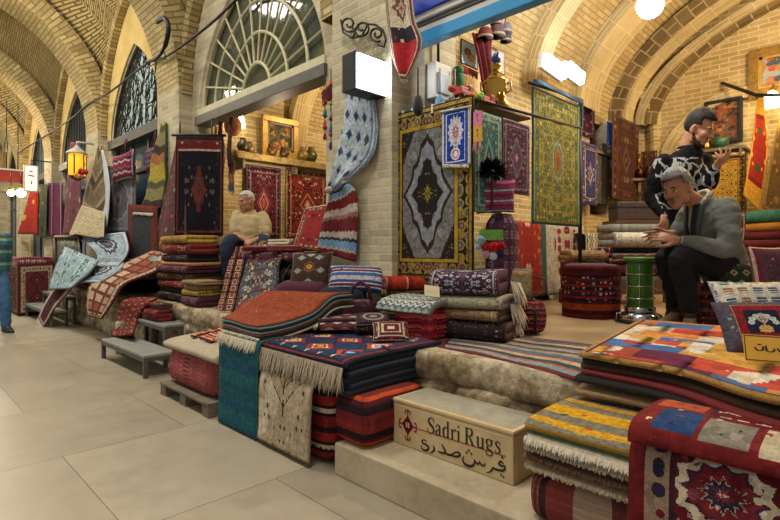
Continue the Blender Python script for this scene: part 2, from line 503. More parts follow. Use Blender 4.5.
# ================================================================== surfaces of the place
def brick(name, mode, cols, mortar, bw=.24, bh=.066, ms=.009, chevron=0.0, rough=.85, var=.35, swap=False, relief=.5):
    t = NT(name)
    if mode == 'UV': o = t.sep(t.uv()); x, y = o[0], o[1]
    else:
        o = t.sep(t.pos()); ax = {'X': o[0], 'Y': o[1], 'Z': o[2]}; x, y = ax[mode[0]], ax[mode[1]]
    if swap: x, y = y, x
    if chevron: y = t.m('ADD', y, t.m('MULTIPLY', t.m('PINGPONG', x, chevron), 1.0))
    v = t.xyz(t.m('ADD', x, 40.0), t.m('ADD', y, 40.0))
    w = t.noise(v, 3.0, 2.0); v2 = t.n('ShaderNodeVectorMath', operation='ADD'); t.lk(v, v2.inputs[0])
    wv = t.xyz(t.m('MULTIPLY', w, .03), t.m('MULTIPLY', w, .02)); t.lk(wv, v2.inputs[1])
    b = t.n('ShaderNodeTexBrick'); t.lk(v2.outputs[0], b.inputs['Vector'])
    b.inputs['Scale'].default_value = 1.0; b.inputs['Brick Width'].default_value = bw; b.inputs['Row Height'].default_value = bh
    b.inputs['Mortar Size'].default_value = ms; b.inputs['Mortar Smooth'].default_value = .25; b.inputs['Bias'].default_value = 0.0
    b.inputs['Color1'].default_value = c(cols[0]); b.inputs['Color2'].default_value = c(cols[1]); b.inputs['Mortar'].default_value = c(mortar)
    nz = t.noise(t.pos(), 2.2, 5.0, .6); n2 = t.noise(t.pos(), 30.0, 3.0)
    f = t.m('ADD', t.m('MULTIPLY', nz, 2*var), 1-var); f = t.m('MULTIPLY', f, t.m('ADD', t.m('MULTIPLY', n2, .3), .85))
    col = t.mix(1.0, b.outputs['Color'], t.xyz(f, f, f), 'MULTIPLY')
    h = t.m('ADD', t.m('SUBTRACT', 1.0, b.outputs['Fac']), t.m('MULTIPLY', n2, .35))
    return t.bsdf(col, rough, normal=t.bump(h, relief, .02), spec=.25)

BR = ('#c0b595', '#a0957a'); MO = '#b5ab90'
M_YZ = brick('brick_facade', 'YZ', BR, MO)
M_XZ = brick('brick_side', 'XZ', BR, MO)
M_UV = brick('brick_vault', 'UV', ('#b8a677', '#a39062'), '#857349')
M_CHEV = brick('brick_chevron', 'UV', ('#b9a676', '#a18c5c'), '#65552f', bw=.30, bh=.075, ms=.016, chevron=.42, relief=.8)
M_RING = brick('brick_ring', 'UV', ('#b8a676', '#8d7a50'), '#7c6b45', bw=.30, bh=.075, ms=.012)
M_PLANK = brick('brick_basket', 'UV', ('#a18d5e', '#8c794c'), '#665632', bw=.20, bh=.045, ms=.008)
M_RIBDARK = brick('brick_rib_edge', 'UV', ('#7f6b48', '#5f4e34'), '#a8946a', bw=.20, bh=.20, ms=.012)
def plaster(name, a, b, scale=2.0):
    t = NT(name); nz = t.noise(t.pos(), scale, 6.0, .6)
    return t.bsdf(t.ramp(nz, [(.3, c(a)), (.7, c(b))], 'LINEAR'), .9, normal=t.bump(t.noise(t.pos(), 22.0, 4.0), .3, .01), spec=.2)
M_PLAS = plaster('yellow_plaster', '#b39a5c', '#cbb57c')

# floor slabs
def floor_mat():
    t = NT('stone_slabs'); o = t.sep(t.pos())
    v = t.xyz(t.m('ADD', o[0], 40.17), t.m('ADD', o[1], 39.12))
    b = t.n('ShaderNodeTexBrick'); t.lk(v, b.inputs['Vector']); b.inputs['Scale'].default_value = 1.0
    b.inputs['Brick Width'].default_value = 1.24; b.inputs['Row Height'].default_value = 1.12; b.inputs['Mortar Size'].default_value = .0035
    b.inputs['Mortar Smooth'].default_value = .4; b.offset = .42
    b.inputs['Color1'].default_value = c('#a79d88'); b.inputs['Color2'].default_value = c('#978d79'); b.inputs['Mortar'].default_value = c('#6f634e')
    n1 = t.noise(t.pos(), 1.3, 6.0, .62); n2 = t.noise(t.pos(), 6.0, 6.0, .7); n3 = t.noise(t.pos(), 45.0, 3.0)
    f = t.m('ADD', t.m('MULTIPLY', n1, .55), t.m('ADD', t.m('MULTIPLY', n2, .40), .50))
    col = t.mix(1.0, b.outputs['Color'], t.xyz(f, f, t.m('MULTIPLY', f, .98)), 'MULTIPLY')
    st = t.ramp(t.noise(t.pos(), .8, 3.0), [(.55, c('#000000')), (.72, c('#ffffff'))], 'LINEAR')
    col = t.mix(t.m('MULTIPLY', st, .35), col, c('#8f8468'))
    # veins and worn pits
    vn = t.voro(t.pos(), 2.3, 1.0, 'DISTANCE_TO_EDGE'); vk = t.m('LESS_THAN', t.m('ADD', vn.outputs['Distance'], t.m('MULTIPLY', n2, .02)), .013)
    col = t.mix(t.m('MULTIPLY', vk, .12), col, c('#6d604a'))
    h = t.m('ADD', t.m('MULTIPLY', t.m('SUBTRACT', 1.0, b.outputs['Fac']), 1.0), t.m('MULTIPLY', n3, .12))
    return t.bsdf(col, t.m('ADD', t.m('MULTIPLY', n2, .3), .22), normal=t.bump(h, .25, .01), spec=.45)
M_FLOOR = floor_mat()
struct(box('floor', -4, 3.2, -3, 40, -.2, 0, M_FLOOR, bev=0))

def rough_stone(name, a, b, d):
    t = NT(name); p = t.pos(); n1 = t.noise(p, 4.0, 7.0, .65); n2 = t.noise(p, 18.0, 6.0, .7)
    vn = t.voro(p, 3.2, 1.0); k = t.m('ADD', t.m('MULTIPLY', n1, .7), t.m('MULTIPLY', n2, .3))
    col = t.ramp(k, [(.36, c(d)), (.47, c(a)), (.60, c(b))], 'LINEAR')
    return t.bsdf(col, .9, normal=t.bump(t.m('ADD', n2, t.m('MULTIPLY', vn.outputs['Distance'], .6)), .8, .03), spec=.2)
M_ROCK = rough_stone('rough_stone', '#8f7c5e', '#cbbd9f', '#4a3d2e')
t_ = NT('honed_stone'); n_ = t_.noise(t_.pos(), 3.0, 6.0, .6); n2_ = t_.noise(t_.pos(), 28.0, 4.0)
M_STEP = t_.bsdf(t_.ramp(t_.m('ADD', t_.m('MULTIPLY', n_, .75), t_.m('MULTIPLY', n2_, .25)), [(.3, c('#96866a')), (.55, c('#b6a78a')), (.75, c('#c4b79c'))], 'LINEAR'), .5, normal=t_.bump(n2_, .12, .005), spec=.35)
t_ = NT('shop_floor_boards'); o_ = t_.sep(t_.pos()); n_ = t_.noise(t_.pos(), 3.0, 5.0)
M_PLAT = t_.bsdf(t_.ramp(n_, [(.3, c('#8f7756')), (.7, c('#b09670'))], 'LINEAR'), .45, normal=t_.bump(t_.noise(t_.pos(), 30.0), .1, .004), spec=.4)

# raised platform: floor of the shops, with a front of rough stones
PF = 2.27
def rockface(name, y0, y1, x, z0, z1, seed, amp=.025):
    """front of the platform between two heights, broken into weathered stones"""
    ny = int((y1-y0)/.04); nz = max(5, int((z1-z0)/.03)); bm = bmesh.new(); g = []
    for j in range(nz+1):
        row = []
        for i in range(ny+1):
            y = y0+(y1-y0)*i/ny; z = z0+(z1-z0)*j/nz
            n = noise.fractal(V((y*3.0, z*5, seed)), 1.0, 2.0, 5)
            e = min(z-z0, z1-z)/(z1-z0)
            jn = abs(((y*1.15+seed*.37+.3*noise.noise(V((y, seed, 0)))) % 1.0)-.5)
            d = amp*(n+.35*noise.fractal(V((y*14, z*18, seed)), 1.0, 2.0, 3))-.016*max(0, 1-e/.12)**2-.03*max(0, 1-(.5-jn)/.02)
            row.append(bm.verts.new((x-d*1.2, y, z)))
        g.append(row)
    for row, dz in ((g[0], 0), (g[-1], 0)): pass
    back0 = [bm.verts.new((x+.30, y0+(y1-y0)*i/ny, z1)) for i in range(ny+1)]
    for j in range(nz):
        for i in range(ny): bm.faces.new((g[j][i], g[j][i+1], g[j+1][i+1], g[j+1][i]))
    for i in range(ny): bm.faces.new((g[nz][i], g[nz][i+1], back0[i+1], back0[i]))
    o = frombm(name, bm, M_ROCK, smooth=True); struct(o); return o
struct(box('floor_platform', PF+.14, 11, -6, 30, -.1, .598, M_PLAT, bev=0))
rockface('trim_1', -2, 14, PF, .44, .6, 1.3)
rockface('trim_2', -2, 14, PF+.02, .0, .44, 5.1, .035)
st = box('trim_3', 1.72, PF+.05, -2.5, 2.14, 0, .17, M_STEP, bev=.008); struct(st, 'smooth pale stone step along the foot of the shop platform')

# ---- the arcade facade
def parch(cy, w, z0, rise, n=28, e=.6, q=2.0):
    pts = []
    for i in range(n+1):
        f = 1-abs(2*i/n-1); f = math.sin(f*math.pi/2)
        x = w*max(0.0, 1-f**q)**e; pts.append((cy+(x if i < n/2 else -x), z0+rise*f))
    return pts                                  # from +w to -w over the top
BAYS = [(5.24, 1.38, 2.85, 1.60), (8.98, 1.21, 3.17, 1.45), (12.55, 1.2, 3.17, 1.45), (16.12, 1.2, 3.17, 1.45), (19.7, 1.2, 3.17, 1.45)]
PIERS = [3.36, 7.18, 10.77, 14.33, 17.9, 21.5, 25.1]
YZ = lambda X: ((X, 0, 0), (0, 1, 0), (0, 0, 1), (1, 0, 0))
for i, (cy, w, z0, rise) in enumerate(BAYS):
    a, b = PIERS[i], PIERS[i+1]
    arc = parch(cy, w, z0, rise, e=.6 if i == 0 else .85, q=2.0 if i == 0 else 1.9)
    outer = [(b, 0), (b, 6.6), (a, 6.6), (a, 0), (cy-w, 0)]+arc[::-1]+[(cy+w, 0)]
    struct(shape2d(f'wall_bay_{i+1}', outer, [], .35, YZ(3.175), M_YZ))
    if i:
        # plastered lunette with a raised brick ring
        L_ = parch((a+b)/2, (b-a)/2-.42, 3.3, 2.1, e=.72)
        struct(shape2d(f'wall_lunette_{i+1}', [(L_[0][0], 3.18)]+L_+[(L_[-1][0], 3.18)], [[(cy+w*1.0, z0+.02)]+arc[1:-1]+[(cy-w*1.0, z0+.02)]], .03, YZ(2.985), M_PLAS))
struct(box('wall_pier_front', 3.0, 3.40, 2.62, 3.38, 0, 6.5, M_YZ, bev=0))
struct(shape2d('wall_bay_front', [(-3, 2.98), (2.63, 2.98), (2.63, 6.5), (-3, 6.5)], [], .35, YZ(3.175), M_YZ))
struct(box('wall_arcade_end', 2.9, 3.3, 21.5, 40, 0, 6.5, M_YZ, bev=0))

def sweep(name, path, prof_y, mat, vscale=1.0):
    """band: path of (x,z) points, running from y0 to y1; UV in metres"""
    y0, y1 = prof_y; bm = bmesh.new(); uvl = bm.loops.layers.uv.new('UVMap'); s = 0; rows = []
    for i, p in enumerate(path):
        if i: s += math.hypot(p[0]-path[i-1][0], p[1]-path[i-1][1])
        rows.append((bm.verts.new((p[0], y0, p[1])), bm.verts.new((p[0], y1, p[1])), s))
    for i in range(len(rows)-1):
        a, b = rows[i], rows[i+1]; f = bm.faces.new((a[0], a[1], b[1], b[0]))
        for l, uv in zip(f.loops, ((0, a[2]), (y1-y0, a[2]), (y1-y0, b[2]), (0, b[2]))): l[uvl].uv = uv
    me = bpy.data.meshes.new(name); bm.to_mesh(me); bm.free(); return link(name, me, mat)
def ribsolid(name, path_in, th, y0, y1, msoff, mside):
    """transverse arch: inner path (x,z), th thick outwards, between y0 and y1; soffit and faces in brick"""
    bm = bmesh.new(); uvl = bm.loops.layers.uv.new('UVMap'); rows = []; s = 0; n = len(path_in)
    for i, p in enumerate(path_in):
        q = path_in[min(i+1, n-1)]; r = path_in[max(i-1, 0)]
        tx, tz = q[0]-r[0], q[1]-r[1]; l = math.hypot(tx, tz) or 1; nx, nz = tz/l, -tx/l
        if i: s += math.hypot(p[0]-path_in[i-1][0], p[1]-path_in[i-1][1])
        o = (p[0]+nx*th, p[1]+nz*th)
        rows.append([bm.verts.new((p[0], y0, p[1])), bm.verts.new((p[0], y1, p[1])), bm.verts.new((o[0], y1, o[1])), bm.verts.new((o[0], y0, o[1])), s])
    for i in range(n-1):
        a, b = rows[i], rows[i+1]
        for k, (p, q, wd, mi) in enumerate(((0, 1, y1-y0, 0), (1, 2, th, 1), (3, 0, th, 1))):
            f = bm.faces.new((a[p], a[q], b[q], b[p])); f.material_index = mi
            for l, uv in zip(f.loops, ((0, a[4]), (wd, a[4]), (wd, b[4]), (0, b[4]))): l[uvl].uv = uv
    me = bpy.data.meshes.new(name); bm.to_mesh(me); bm.free(); o = link(name, me, [msoff, mside], smooth=False); return struct(o)
RC, RR, RZ = .6, 2.4, 3.4
def rib_path(r, n=40, x0=None):
    pts = [(RC+r, 0.0), (RC+r, RZ*.5), (RC+r, RZ)]
    for i in range(1, n): a = math.pi*i/n; pts.append((RC+r*math.cos(a), RZ+r*math.sin(a)))
    return pts+[(RC-r, RZ), (RC-r, 0)]
k = 0
for i, y in enumerate(PIERS):
    hw = .37; yc = y if i else 3.17
    k += 1; o = ribsolid(f'ceiling_rib_{k}', rib_path(RR-.18)[2:-2], .3, yc-hw, yc+hw, M_UV, M_RING)
    struct(box(f'wall_pilaster_{i+1}', 2.82, 3.01, yc-hw, yc+hw, 0, 3.41, M_YZ, bev=.004))
EDG = [-2.0, .2]+[PIERS[0]]+PIERS[1:]
def sail(name, y0, y1, mat, nx=36, ny=28, apex=2.1):
    bm = bmesh.new(); uvl = bm.loops.layers.uv.new('UVMap'); g = []
    for j in range(ny+1):
        row = []
        for i in range(nx+1):
            th = math.pi*i/nx; x = RC+RR*math.cos(th); a = RR*math.sin(th)
            y = y0+(y1-y0)*j/ny; yy = abs(2*j/ny-1); b = apex*max(0, 1-yy**1.667)**.5 if yy < 1 else 0
            row.append(bm.verts.new((x, y, RZ+math.sqrt(a*a+b*b))))
        g.append(row)
    for j in range(ny):
        for i in range(nx):
            f = bm.faces.new((g[j][i], g[j][i+1], g[j+1][i+1], g[j+1][i]))
            for l, (a_, b_) in zip(f.loops, ((i, j), (i+1, j), (i+1, j+1), (i, j+1))):
                l[uvl].uv = (b_/ny*(y1-y0), a_/nx*math.pi*RR)
    me = bpy.data.meshes.new(name); bm.to_mesh(me); bm.free(); return struct(link(name, me, mat))
cm = [M_CHEV, M_CHEV, M_UV, M_CHEV, M_PLANK, M_CHEV, M_UV, M_CHEV]
for i in range(len(EDG)-1): sail(f'ceiling_bay_{i+1}', EDG[i], EDG[i+1], cm[i % len(cm)])
# brick rings round the lunettes
def arcring(name, arc, X0, X1, wd, mat):
    bm = bmesh.new(); uvl = bm.loops.layers.uv.new('UVMap'); rows = []; s = 0; n = len(arc)
    for i, p in enumerate(arc):
        q = arc[min(i+1, n-1)]; r = arc[max(i-1, 0)]; ty, tz = q[0]-r[0], q[1]-r[1]; l = math.hypot(ty, tz) or 1
        ny, nz = tz/l, -ty/l
        if i: s += math.hypot(p[0]-arc[i-1][0], p[1]-arc[i-1][1])
        o = (p[0]+ny*wd, p[1]+nz*wd)
        rows.append([bm.verts.new((X0, p[0], p[1])), bm.verts.new((X0, o[0], o[1])), bm.verts.new((X1, p[0], p[1])), bm.verts.new((X1, o[0], o[1])), s])
    for i in range(n-1):
        a, b = rows[i], rows[i+1]
        for (p, q, w_) in ((0, 1, wd), (2, 0, abs(X1-X0)), (1, 3, abs(X1-X0))):
            f = bm.faces.new((a[p], a[q], b[q], b[p]))
            for l, uv in zip(f.loops, ((0, a[4]), (w_, a[4]), (w_, b[4]), (0, b[4]))): l[uvl].uv = uv
    me = bpy.data.meshes.new(name); bm.to_mesh(me); bm.free(); return struct(link(name, me, mat, smooth=False))
for i in range(5):
    a, b = PIERS[i], PIERS[i+1]
    arcring(f'trim_{10+i}', parch((a+b)/2, (b-a)/2-.40, 3.3, 2.12, e=.72), 2.86, 3.02, .17, M_RING)

# ---- windows over the openings
M_IRON = plain('#23221f', .5, .6, .2, 30, .1)
M_CREAM = plain('#bdb592', .55, 0, .1, 12, .05)
M_STEEL = plain('#57544e', .5, .3, .15, 8, .1)
def glassmat(name, tint, rough=.06):
    t = NT(name); nz = t.noise(t.pos(), 3.0, 3.0)
    b = t.n('ShaderNodeBsdfPrincipled'); b.inputs['Base Color'].default_value = c(tint); b.inputs['Roughness'].default_value = rough
    b.inputs['Transmission Weight'].default_value = .72; b.inputs['IOR'].default_value = 1.35
    t.lk(t.bump(nz, .05, .01), b.inputs['Normal']); t.lk(b.outputs[0], t.out.inputs[0]); return t.mat
M_FAN = glassmat('dusty_glass', '#6f7c70')
def fan_window():
    cy, w, z0, rise = BAYS[0]
    w_ = thing('window_1', (3.1, cy, z0), 'fan shaped arched window with cream bars over the first shop opening', 'window'); w_['kind'] = 'structure'
    del w_['category']
    X = 3.06
    arc = parch(cy, w-.01, z0+.21, rise-.23)
    shape2d('pane', [(arc[0][0], z0+.20)]+arc+[(arc[-1][0], z0+.20)], [], .012, YZ(X+.05), M_FAN, w_)
    bm = bmesh.new()
    R = lambda f: [(X, y, z) for y, z in parch(cy, (w-.02)*f, z0+.20, (rise-.22)*f, 40)]
    for f, r in ((.98, .028), (.74, .018), (.47, .018), (.22, .020)): add_tube(bm, R(f), r, 6)
    for k in range(1, 13):
        a = math.pi*k/13; p = parch(cy, (w-.03), z0+.20, rise-.23, 400)
        best = min(p, key=lambda q: abs(math.atan2(q[1]-z0-.20, q[0]-cy)-a))
        f0 = .22 if k % 2 else .22
        add_tube(bm, [(X, cy+(best[0]-cy)*f0, z0+.20+(best[1]-z0-.20)*f0), (X, best[0], best[1])], .013, 5)
    frombm('bar', bm, M_CREAM, w_)
    box('sill', X-.08, X+.1, cy-w, cy+w, z0+.122, z0+.21, M_CREAM, w_)
    lt = box('trim_4', 2.96, 3.16, cy-w-.02, cy+w+.02, z0, z0+.12, M_STEEL, bev=.006); struct(lt, 'dark steel lintel beam under the fan window')
fan_window()
M_PANE = plain('#c4dde0', .25, 0, .15, 3, .02)  # light from behind the glass is put into this opaque pale blue
def grille_window(idx, dens, cols=M_PANE):
    cy, w, z0, rise = BAYS[idx]; rnd = random.Random(idx*5+1)
    w_ = thing(f'window_{idx+1}', (3.1, cy, z0), 'x', 'x'); del w_['category']; del w_['label']; w_['kind'] = 'structure'
    arc = parch(cy, w-.01, z0, rise-.02, e=.85, q=1.9)
    shape2d('pane', [(arc[0][0], z0-.005)]+arc+[(arc[-1][0], z0-.005)], [], .012, YZ(3.14), cols, w_)
    bm = bmesh.new(); X = 3.05
    add_tube(bm, [(X, y, z) for y, z in arc], .03, 6)
    hz = lambda y: z0+(rise-.05)*max(0, 1-(abs(y-cy)/w)**1.18)**.526
    for k in range(dens):
        y = cy+w*(-.94+1.88*(k+.5)/dens); h = hz(y)
        if h-z0 < .08: continue
        if idx == 1:          # sweeping strokes of lettering
            n = 6; z = z0; ph = rnd.random()*6
            zz = z0+rnd.random()*.1
            while zz < h-.06:
                l = min(h-zz, rnd.uniform(.22, .5)); s = rnd.uniform(-.09, .09)
                add_tube(bm, [(X, y+s*q*.5+.035*math.sin(ph+q*3), zz+l*q/6) for q in range(7)], [.004, .009, .013, .012, .010, .007, .003], 5)
                zz += l*rnd.uniform(.6, .85)
        else: add_tube(bm, [(X, y, z0), (X, y, h)], .016, 5)
    if idx == 1:
        for f in (.18, .42, .63):
            for s in (-1, 1):
                add_tube(bm, [(X-.01, cy+s*w*.45+.2*math.cos(a), z0+rise*f*.8+.12*math.sin(a)) for a in [q*.5 for q in range(11)]], .012, 5)
    frombm('grille', bm, M_IRON, w_)
    struct(box(f'trim_{20+idx}', 2.93, 3.12, cy-w-.02, cy+w+.02, z0-.16, z0, M_STEEL, bev=.005))
grille_window(1, 26); grille_window(2, 17); grille_window(3, 12); grille_window(4, 12)
# lintel, signboard and blue rail above the nearer shop front
M_BLUE = plain('#3f8fc0', .3, .2, .08, 6, .03); M_WHT = plain('#b9b6aa', .5, 0, .08, 9, .05); M_ROYAL = plain('#14339a', .4, 0, .06, 5, .02)
sb = thing('shop_sign', (2.95, 1.1, 2.78), 'long royal blue signboard above a pale blue steel rail over the nearer shop front', 'sign')
for nm, z0, z1, x0, m_ in (('rail', 2.77, 2.86, 2.91, M_BLUE), ('batten', 2.863, 2.91, 2.93, M_WHT), ('batten', 2.913, 2.945, 2.92, M_STEEL), ('batten', 2.948, 2.995, 2.9, M_WHT), ('board', 2.998, 3.7, 2.88, M_ROYAL)):
    box(nm, x0, 2.998, -2.6, 2.76, z0, z1, m_, sb)

# ---- inside of the shop under the fan window
def vault_x(name, y0, y1, zs, rise, x0, x1, mat, flip=False, n=40, drop=0.0):
    cy = (y0+y1)/2; w = (y1-y0)/2; arc = parch(cy, w, zs, rise, n)
    bm = bmesh.new(); uvl = bm.loops.layers.uv.new('UVMap'); s = 0; rows = []
    for i, (y, z) in enumerate(arc):
        if i: s += math.hypot(y-arc[i-1][0], z-arc[i-1][1])
        rows.append((bm.verts.new((x0, y, z)), bm.verts.new((x1, y, z)), s))
    for i in range(n):
        a, b = rows[i], rows[i+1]; f = bm.faces.new((a[0], a[1], b[1], b[0]))
        for l, uv in zip(f.loops, ((x0, a[2]), (x1, a[2]), (x1, b[2]), (x0, b[2]))): l[uvl].uv = uv
    me = bpy.data.meshes.new(name); bm.to_mesh(me); bm.free(); return struct(link(name, me, mat))
WB = ('#bca678', '#a08a5e'); WM = '#cdbb8e'
M_SHOP_XZ = brick('brick_shop_side', 'XZ', WB, WM, bw=.23, bh=.064, ms=.009)
M_SHOP_YZ = brick('brick_shop_back', 'YZ', WB, WM, bw=.25, bh=.075, ms=.010)
M_SHOP_V = brick('brick_shop_vault', 'UV', ('#bda97b', '#a89265'), '#9a8558', bw=.23, bh=.066, ms=.009, relief=.7)
M_RIB2 = brick('brick_shop_rib', 'UV', ('#bba574', '#a28b5c'), '#cbb88b', bw=.05, bh=.3, ms=.006)
struct(box('wall_inner_side', 3.3, 7.2, 6.85, 7.1, .5, 4.8, M_SHOP_XZ, bev=0))
struct(box('wall_inner_back', 7.2, 7.4, 3.43, 7.1, .5, 5.2, M_SHOP_YZ, bev=0))
vault_x('ceiling_inner', 3.42, 6.86, 3.0, 1.9, 3.34, 7.2, M_SHOP_V)
for i, x in enumerate((4.55, 6.1)):
    arcring(f'trim_{30+i}', parch(5.14, 1.66, 2.72, 1.75), x, x+.32, .14, M_RIB2)
# ---- the nearer, deeper shop
struct(box('wall_between', 3.40, 7.58, 3.38, 3.42, .5, 5.4, M_SHOP_XZ, bev=0))
YS = 3.38
def nichewall(name, o, ax, L, H, nc, nw, nz0, nz1, nr, mat, nrm):
    arc = parch(nc, nw, nz1, nr, 20)
    shp = [(nc+nw, nz0)]+arc+[(nc-nw, nz0)]
    ob = shape2d(name, [(0, .5), (L, .5), (L, H), (0, H)], [shp], .30, (V(o)+V(nrm)*.15, ax, (0, 0, 1), nrm), mat); struct(ob); return ob
nichewall('wall_niche_side', (7.56, 3.38, 0), (1, 0, 0), 1.14, 5.4, .5, .33, 1.75, 2.95, .75, M_SHOP_XZ, (0, 1, 0))
d_ = V((1, -1, 0)).normalized()
nichewall('wall_niche_corner', (8.68, 3.38, 0), d_, .80, 5.4, .40, .27, 1.75, 3.05, .75, M_SHOP_XZ, (S2, S2, 0))
struct(box('wall_niche_side_back', 7.56, 8.7, 3.66, 3.72, .5, 4.2, M_SHOP_XZ, bev=0))
bmx = bmesh.new(); add_box(bmx, 0, .8, .28, .34, .5, 4.2)
bmesh.ops.transform(bmx, matrix=Matrix.Translation((8.68, 3.38, 0)) @ Matrix.Rotation(-math.pi/4, 4, 'Z'), verts=bmx.verts[:])
struct(frombm('wall_niche_corner_back', bmx, M_SHOP_XZ))
struct(box('wall_back', 9.24, 9.45, -6, 2.86, .5, 5.6, M_SHOP_YZ, bev=0))
VC, VW = .4, 3.0
vault_x('ceiling_shop', VC-VW, VC+VW, 3.2, 2.25, 3.34, 9.3, M_SHOP_V)
M_RIBW = brick('brick_rib_pale', 'UV', ('#c0ae82', '#a8946a'), '#d2c197', bw=.06, bh=.32, ms=.006)
def ribx(i, x0, x1, inset, th, soff, side):
    arcring(f'ceiling_arch_{i}', parch(VC, VW-inset, 3.3, 2.05-inset, 48), x0, x1, -th, soff)
ribx(4, 5.75, 6.05, .0, .2, M_RIBW, M_RIBW)
ribx(1, 7.1, 7.75, .0, .16, M_RIBW, M_RIBW)
ribx(2, 8.42, 8.52, .02, .2, M_RIBDARK, M_RIBDARK)
ribx(3, 8.52, 8.86, .0, .26, M_RIBW, M_RIBW)
arcring('trim_40', parch(.15, 2.72, 3.3, 1.62, 48), 9.1, 9.26, .16, M_RIBDARK)
arcring('trim_41', parch(.15, 2.9, 3.3, 1.66, 48), 9.02, 9.26, .12, M_RIBW)
arcring('trim_42', parch(1.75, .95, 2.5, 1.0, 30), 9.16, 9.26, .16, M_RIBW)

# the further shops behind their doors
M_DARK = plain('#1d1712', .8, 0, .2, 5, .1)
M_DOORGL = glassmat('door_glass', '#5f8296', .1)
for i in range(1, 5):
    cy, w, z0, rise = BAYS[i]
    struct(box(f'wall_shop_{i+1}', 4.6, 4.7, PIERS[i]+.02, PIERS[i+1]-.02, .5, 4.8, M_SHOP_YZ, bev=0))
    if i < 4: struct(box(f'wall_party_{i+1}', 3.36, 4.6, PIERS[i+1]-.05, PIERS[i+1]+.05, .5, 4.8, M_SHOP_XZ, bev=0))
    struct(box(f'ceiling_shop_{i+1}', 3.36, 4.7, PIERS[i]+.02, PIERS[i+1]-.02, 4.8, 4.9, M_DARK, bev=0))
    d = thing(f'door_{i}', (3.1, cy, .6), 'x', 'x'); del d['label']; del d['category']; d['kind'] = 'structure'
    for k in range(4):
        y = cy-w+.04+(2*w-.08)*k/3; box('mullion', 3.06, 3.13, y-.035, y+.035, .6, z0-.15, M_STEEL, d)
    box('transom', 3.06, 3.13, cy-w, cy+w, 2.5, 2.57, M_STEEL, d)
    for k in range(3):
        y = cy-w+.04+(2*w-.08)*k/3; box('pane', 3.09, 3.10, y+.035, y+(2*w-.08)/3-.035, .62, z0-.16, M_DOORGL, d, bev=0)
# ================================================================== the pale stone block with the shop's name
def ribbons(name, lst, fn, th, nrm, mat, parent, k=6):
    """brush strokes on a surface: each stroke is [(x,y,w)...]; fn maps (x,y) to the place"""
    bm = bmesh.new(); nrm = V(nrm)
    for st in lst:
        if len(st) == 1:                        # a dot: lozenge
            x, y, w = st[0]; P = [fn(x-w, y), fn(x, y-w), fn(x+w, y), fn(x, y+w)]
            a = [bm.verts.new(p+nrm*th) for p in P]; b = [bm.verts.new(p) for p in P]
            bm.faces.new(a); [bm.faces.new((a[i], b[i], b[(i+1) % 4], a[(i+1) % 4])) for i in range(4)]; continue
        pts = catmull([(x, y, w) for x, y, w in st], max(1, (len(st)-1)*k if len(st) > 2 else 1))
        rows = []
        for i, p in enumerate(pts):
            d = pts[min(i+1, len(pts)-1)]-pts[max(i-1, 0)]; l = math.hypot(d.x, d.y) or 1
            nx, ny = -d.y/l*abs(p.z)/2, d.x/l*abs(p.z)/2
            A, B = fn(p.x+nx, p.y+ny), fn(p.x-nx, p.y-ny)
            rows.append([bm.verts.new(q) for q in (A+nrm*th, B+nrm*th, B, A)])
        for i in range(len(rows)-1):
            a, b = rows[i], rows[i+1]
            for q in range(4): bm.faces.new((a[q], a[(q+1) % 4], b[(q+1) % 4], b[q]))
        bm.faces.new(rows[0]); bm.faces.new(rows[-1][::-1])
    return frombm(name, bm, mat, parent)
M_INK = plain('#1f1b17', .7, 0, .05, 30, 0); M_RED = plain('#8e2420', .7, 0, .1, 30, 0)
t_ = NT('sign_stone'); n_ = t_.noise(t_.pos(), 9.0, 6.0, .6)
M_SIGN = t_.bsdf(t_.ramp(n_, [(.3, c('#b59c70')), (.7, c('#cdb78c'))], 'LINEAR'), .45, normal=t_.bump(n_, .06, .004), spec=.35)
t_ = NT('sign_top'); n_ = t_.noise(t_.pos(), 14.0, 6.0, .6)
M_SIGNTOP = t_.bsdf(t_.ramp(n_, [(.3, c('#8d8877')), (.7, c('#a9a28c'))], 'LINEAR'), .4, spec=.4)
BX, BY0, BY1, BZ0, BZ1 = 1.95, 1.19, 1.925, .171, .41
blk = thing('sign_block', (2.08, 1.56, BZ0), 'pale stone block lettered Sadri Rugs in black standing on the low step', 'sign')
box('body', BX, 2.225, BY0, BY1, BZ0, BZ1-.022, M_SIGN, blk, .006)
box('top_slab', BX-.004, 2.228, BY0-.004, BY1+.004, BZ1-.022, BZ1, M_SIGN, blk, .009)
box('top_face', BX+.02, 2.21, BY0+.02, BY1-.02, BZ1-.001, BZ1+.0012, M_SIGNTOP, blk, 0)
bm = bmesh.new()
for y0, y1, z0, z1 in ((BY0+.02, BY1-.02, BZ1-.036, BZ1-.033), (BY0+.02, BY0+.023, BZ0+.02, BZ1-.033)):
    add_box(bm, BX-.001, BX+.002, y0, y1, z0, z1)
add_box(bm, 1.975, 1.978, BY0-.001, BY0+.002, BZ0+.02, BZ1-.033); add_box(bm, 1.975, 2.21, BY0-.001, BY0+.002, BZ1-.036, BZ1-.033)
frombm('inset_line', bm, plain('#d6c7a2', .6), blk)
def on(px, py): return at(px, py, X=BX-.0005)
e0, e1 = on(427.3, 432.3), on(500.5, 454.2)                 # foot of the lettering
AX = (e1-e0); 
LW = AX.length; AX.normalize(); AZ = V((0, 0, 1)); CAP = .078
def sg(x, y): return e0+AX*(x*CAP)+AZ*(y*CAP+.0)
def stem(x, y0, y1, w=.15, sl=.14, sr=.14, foot=True, head=True):
    o = [[(x, y0, w), (x, y1, w)]]
    if foot: o.append([(x-sl, y0+.02, .045), (x+sr, y0+.02, .045)])
    if head: o.append([(x-sl, y1-.02, .05), (x+.02, y1-.02, .05)])
    return o
L = []
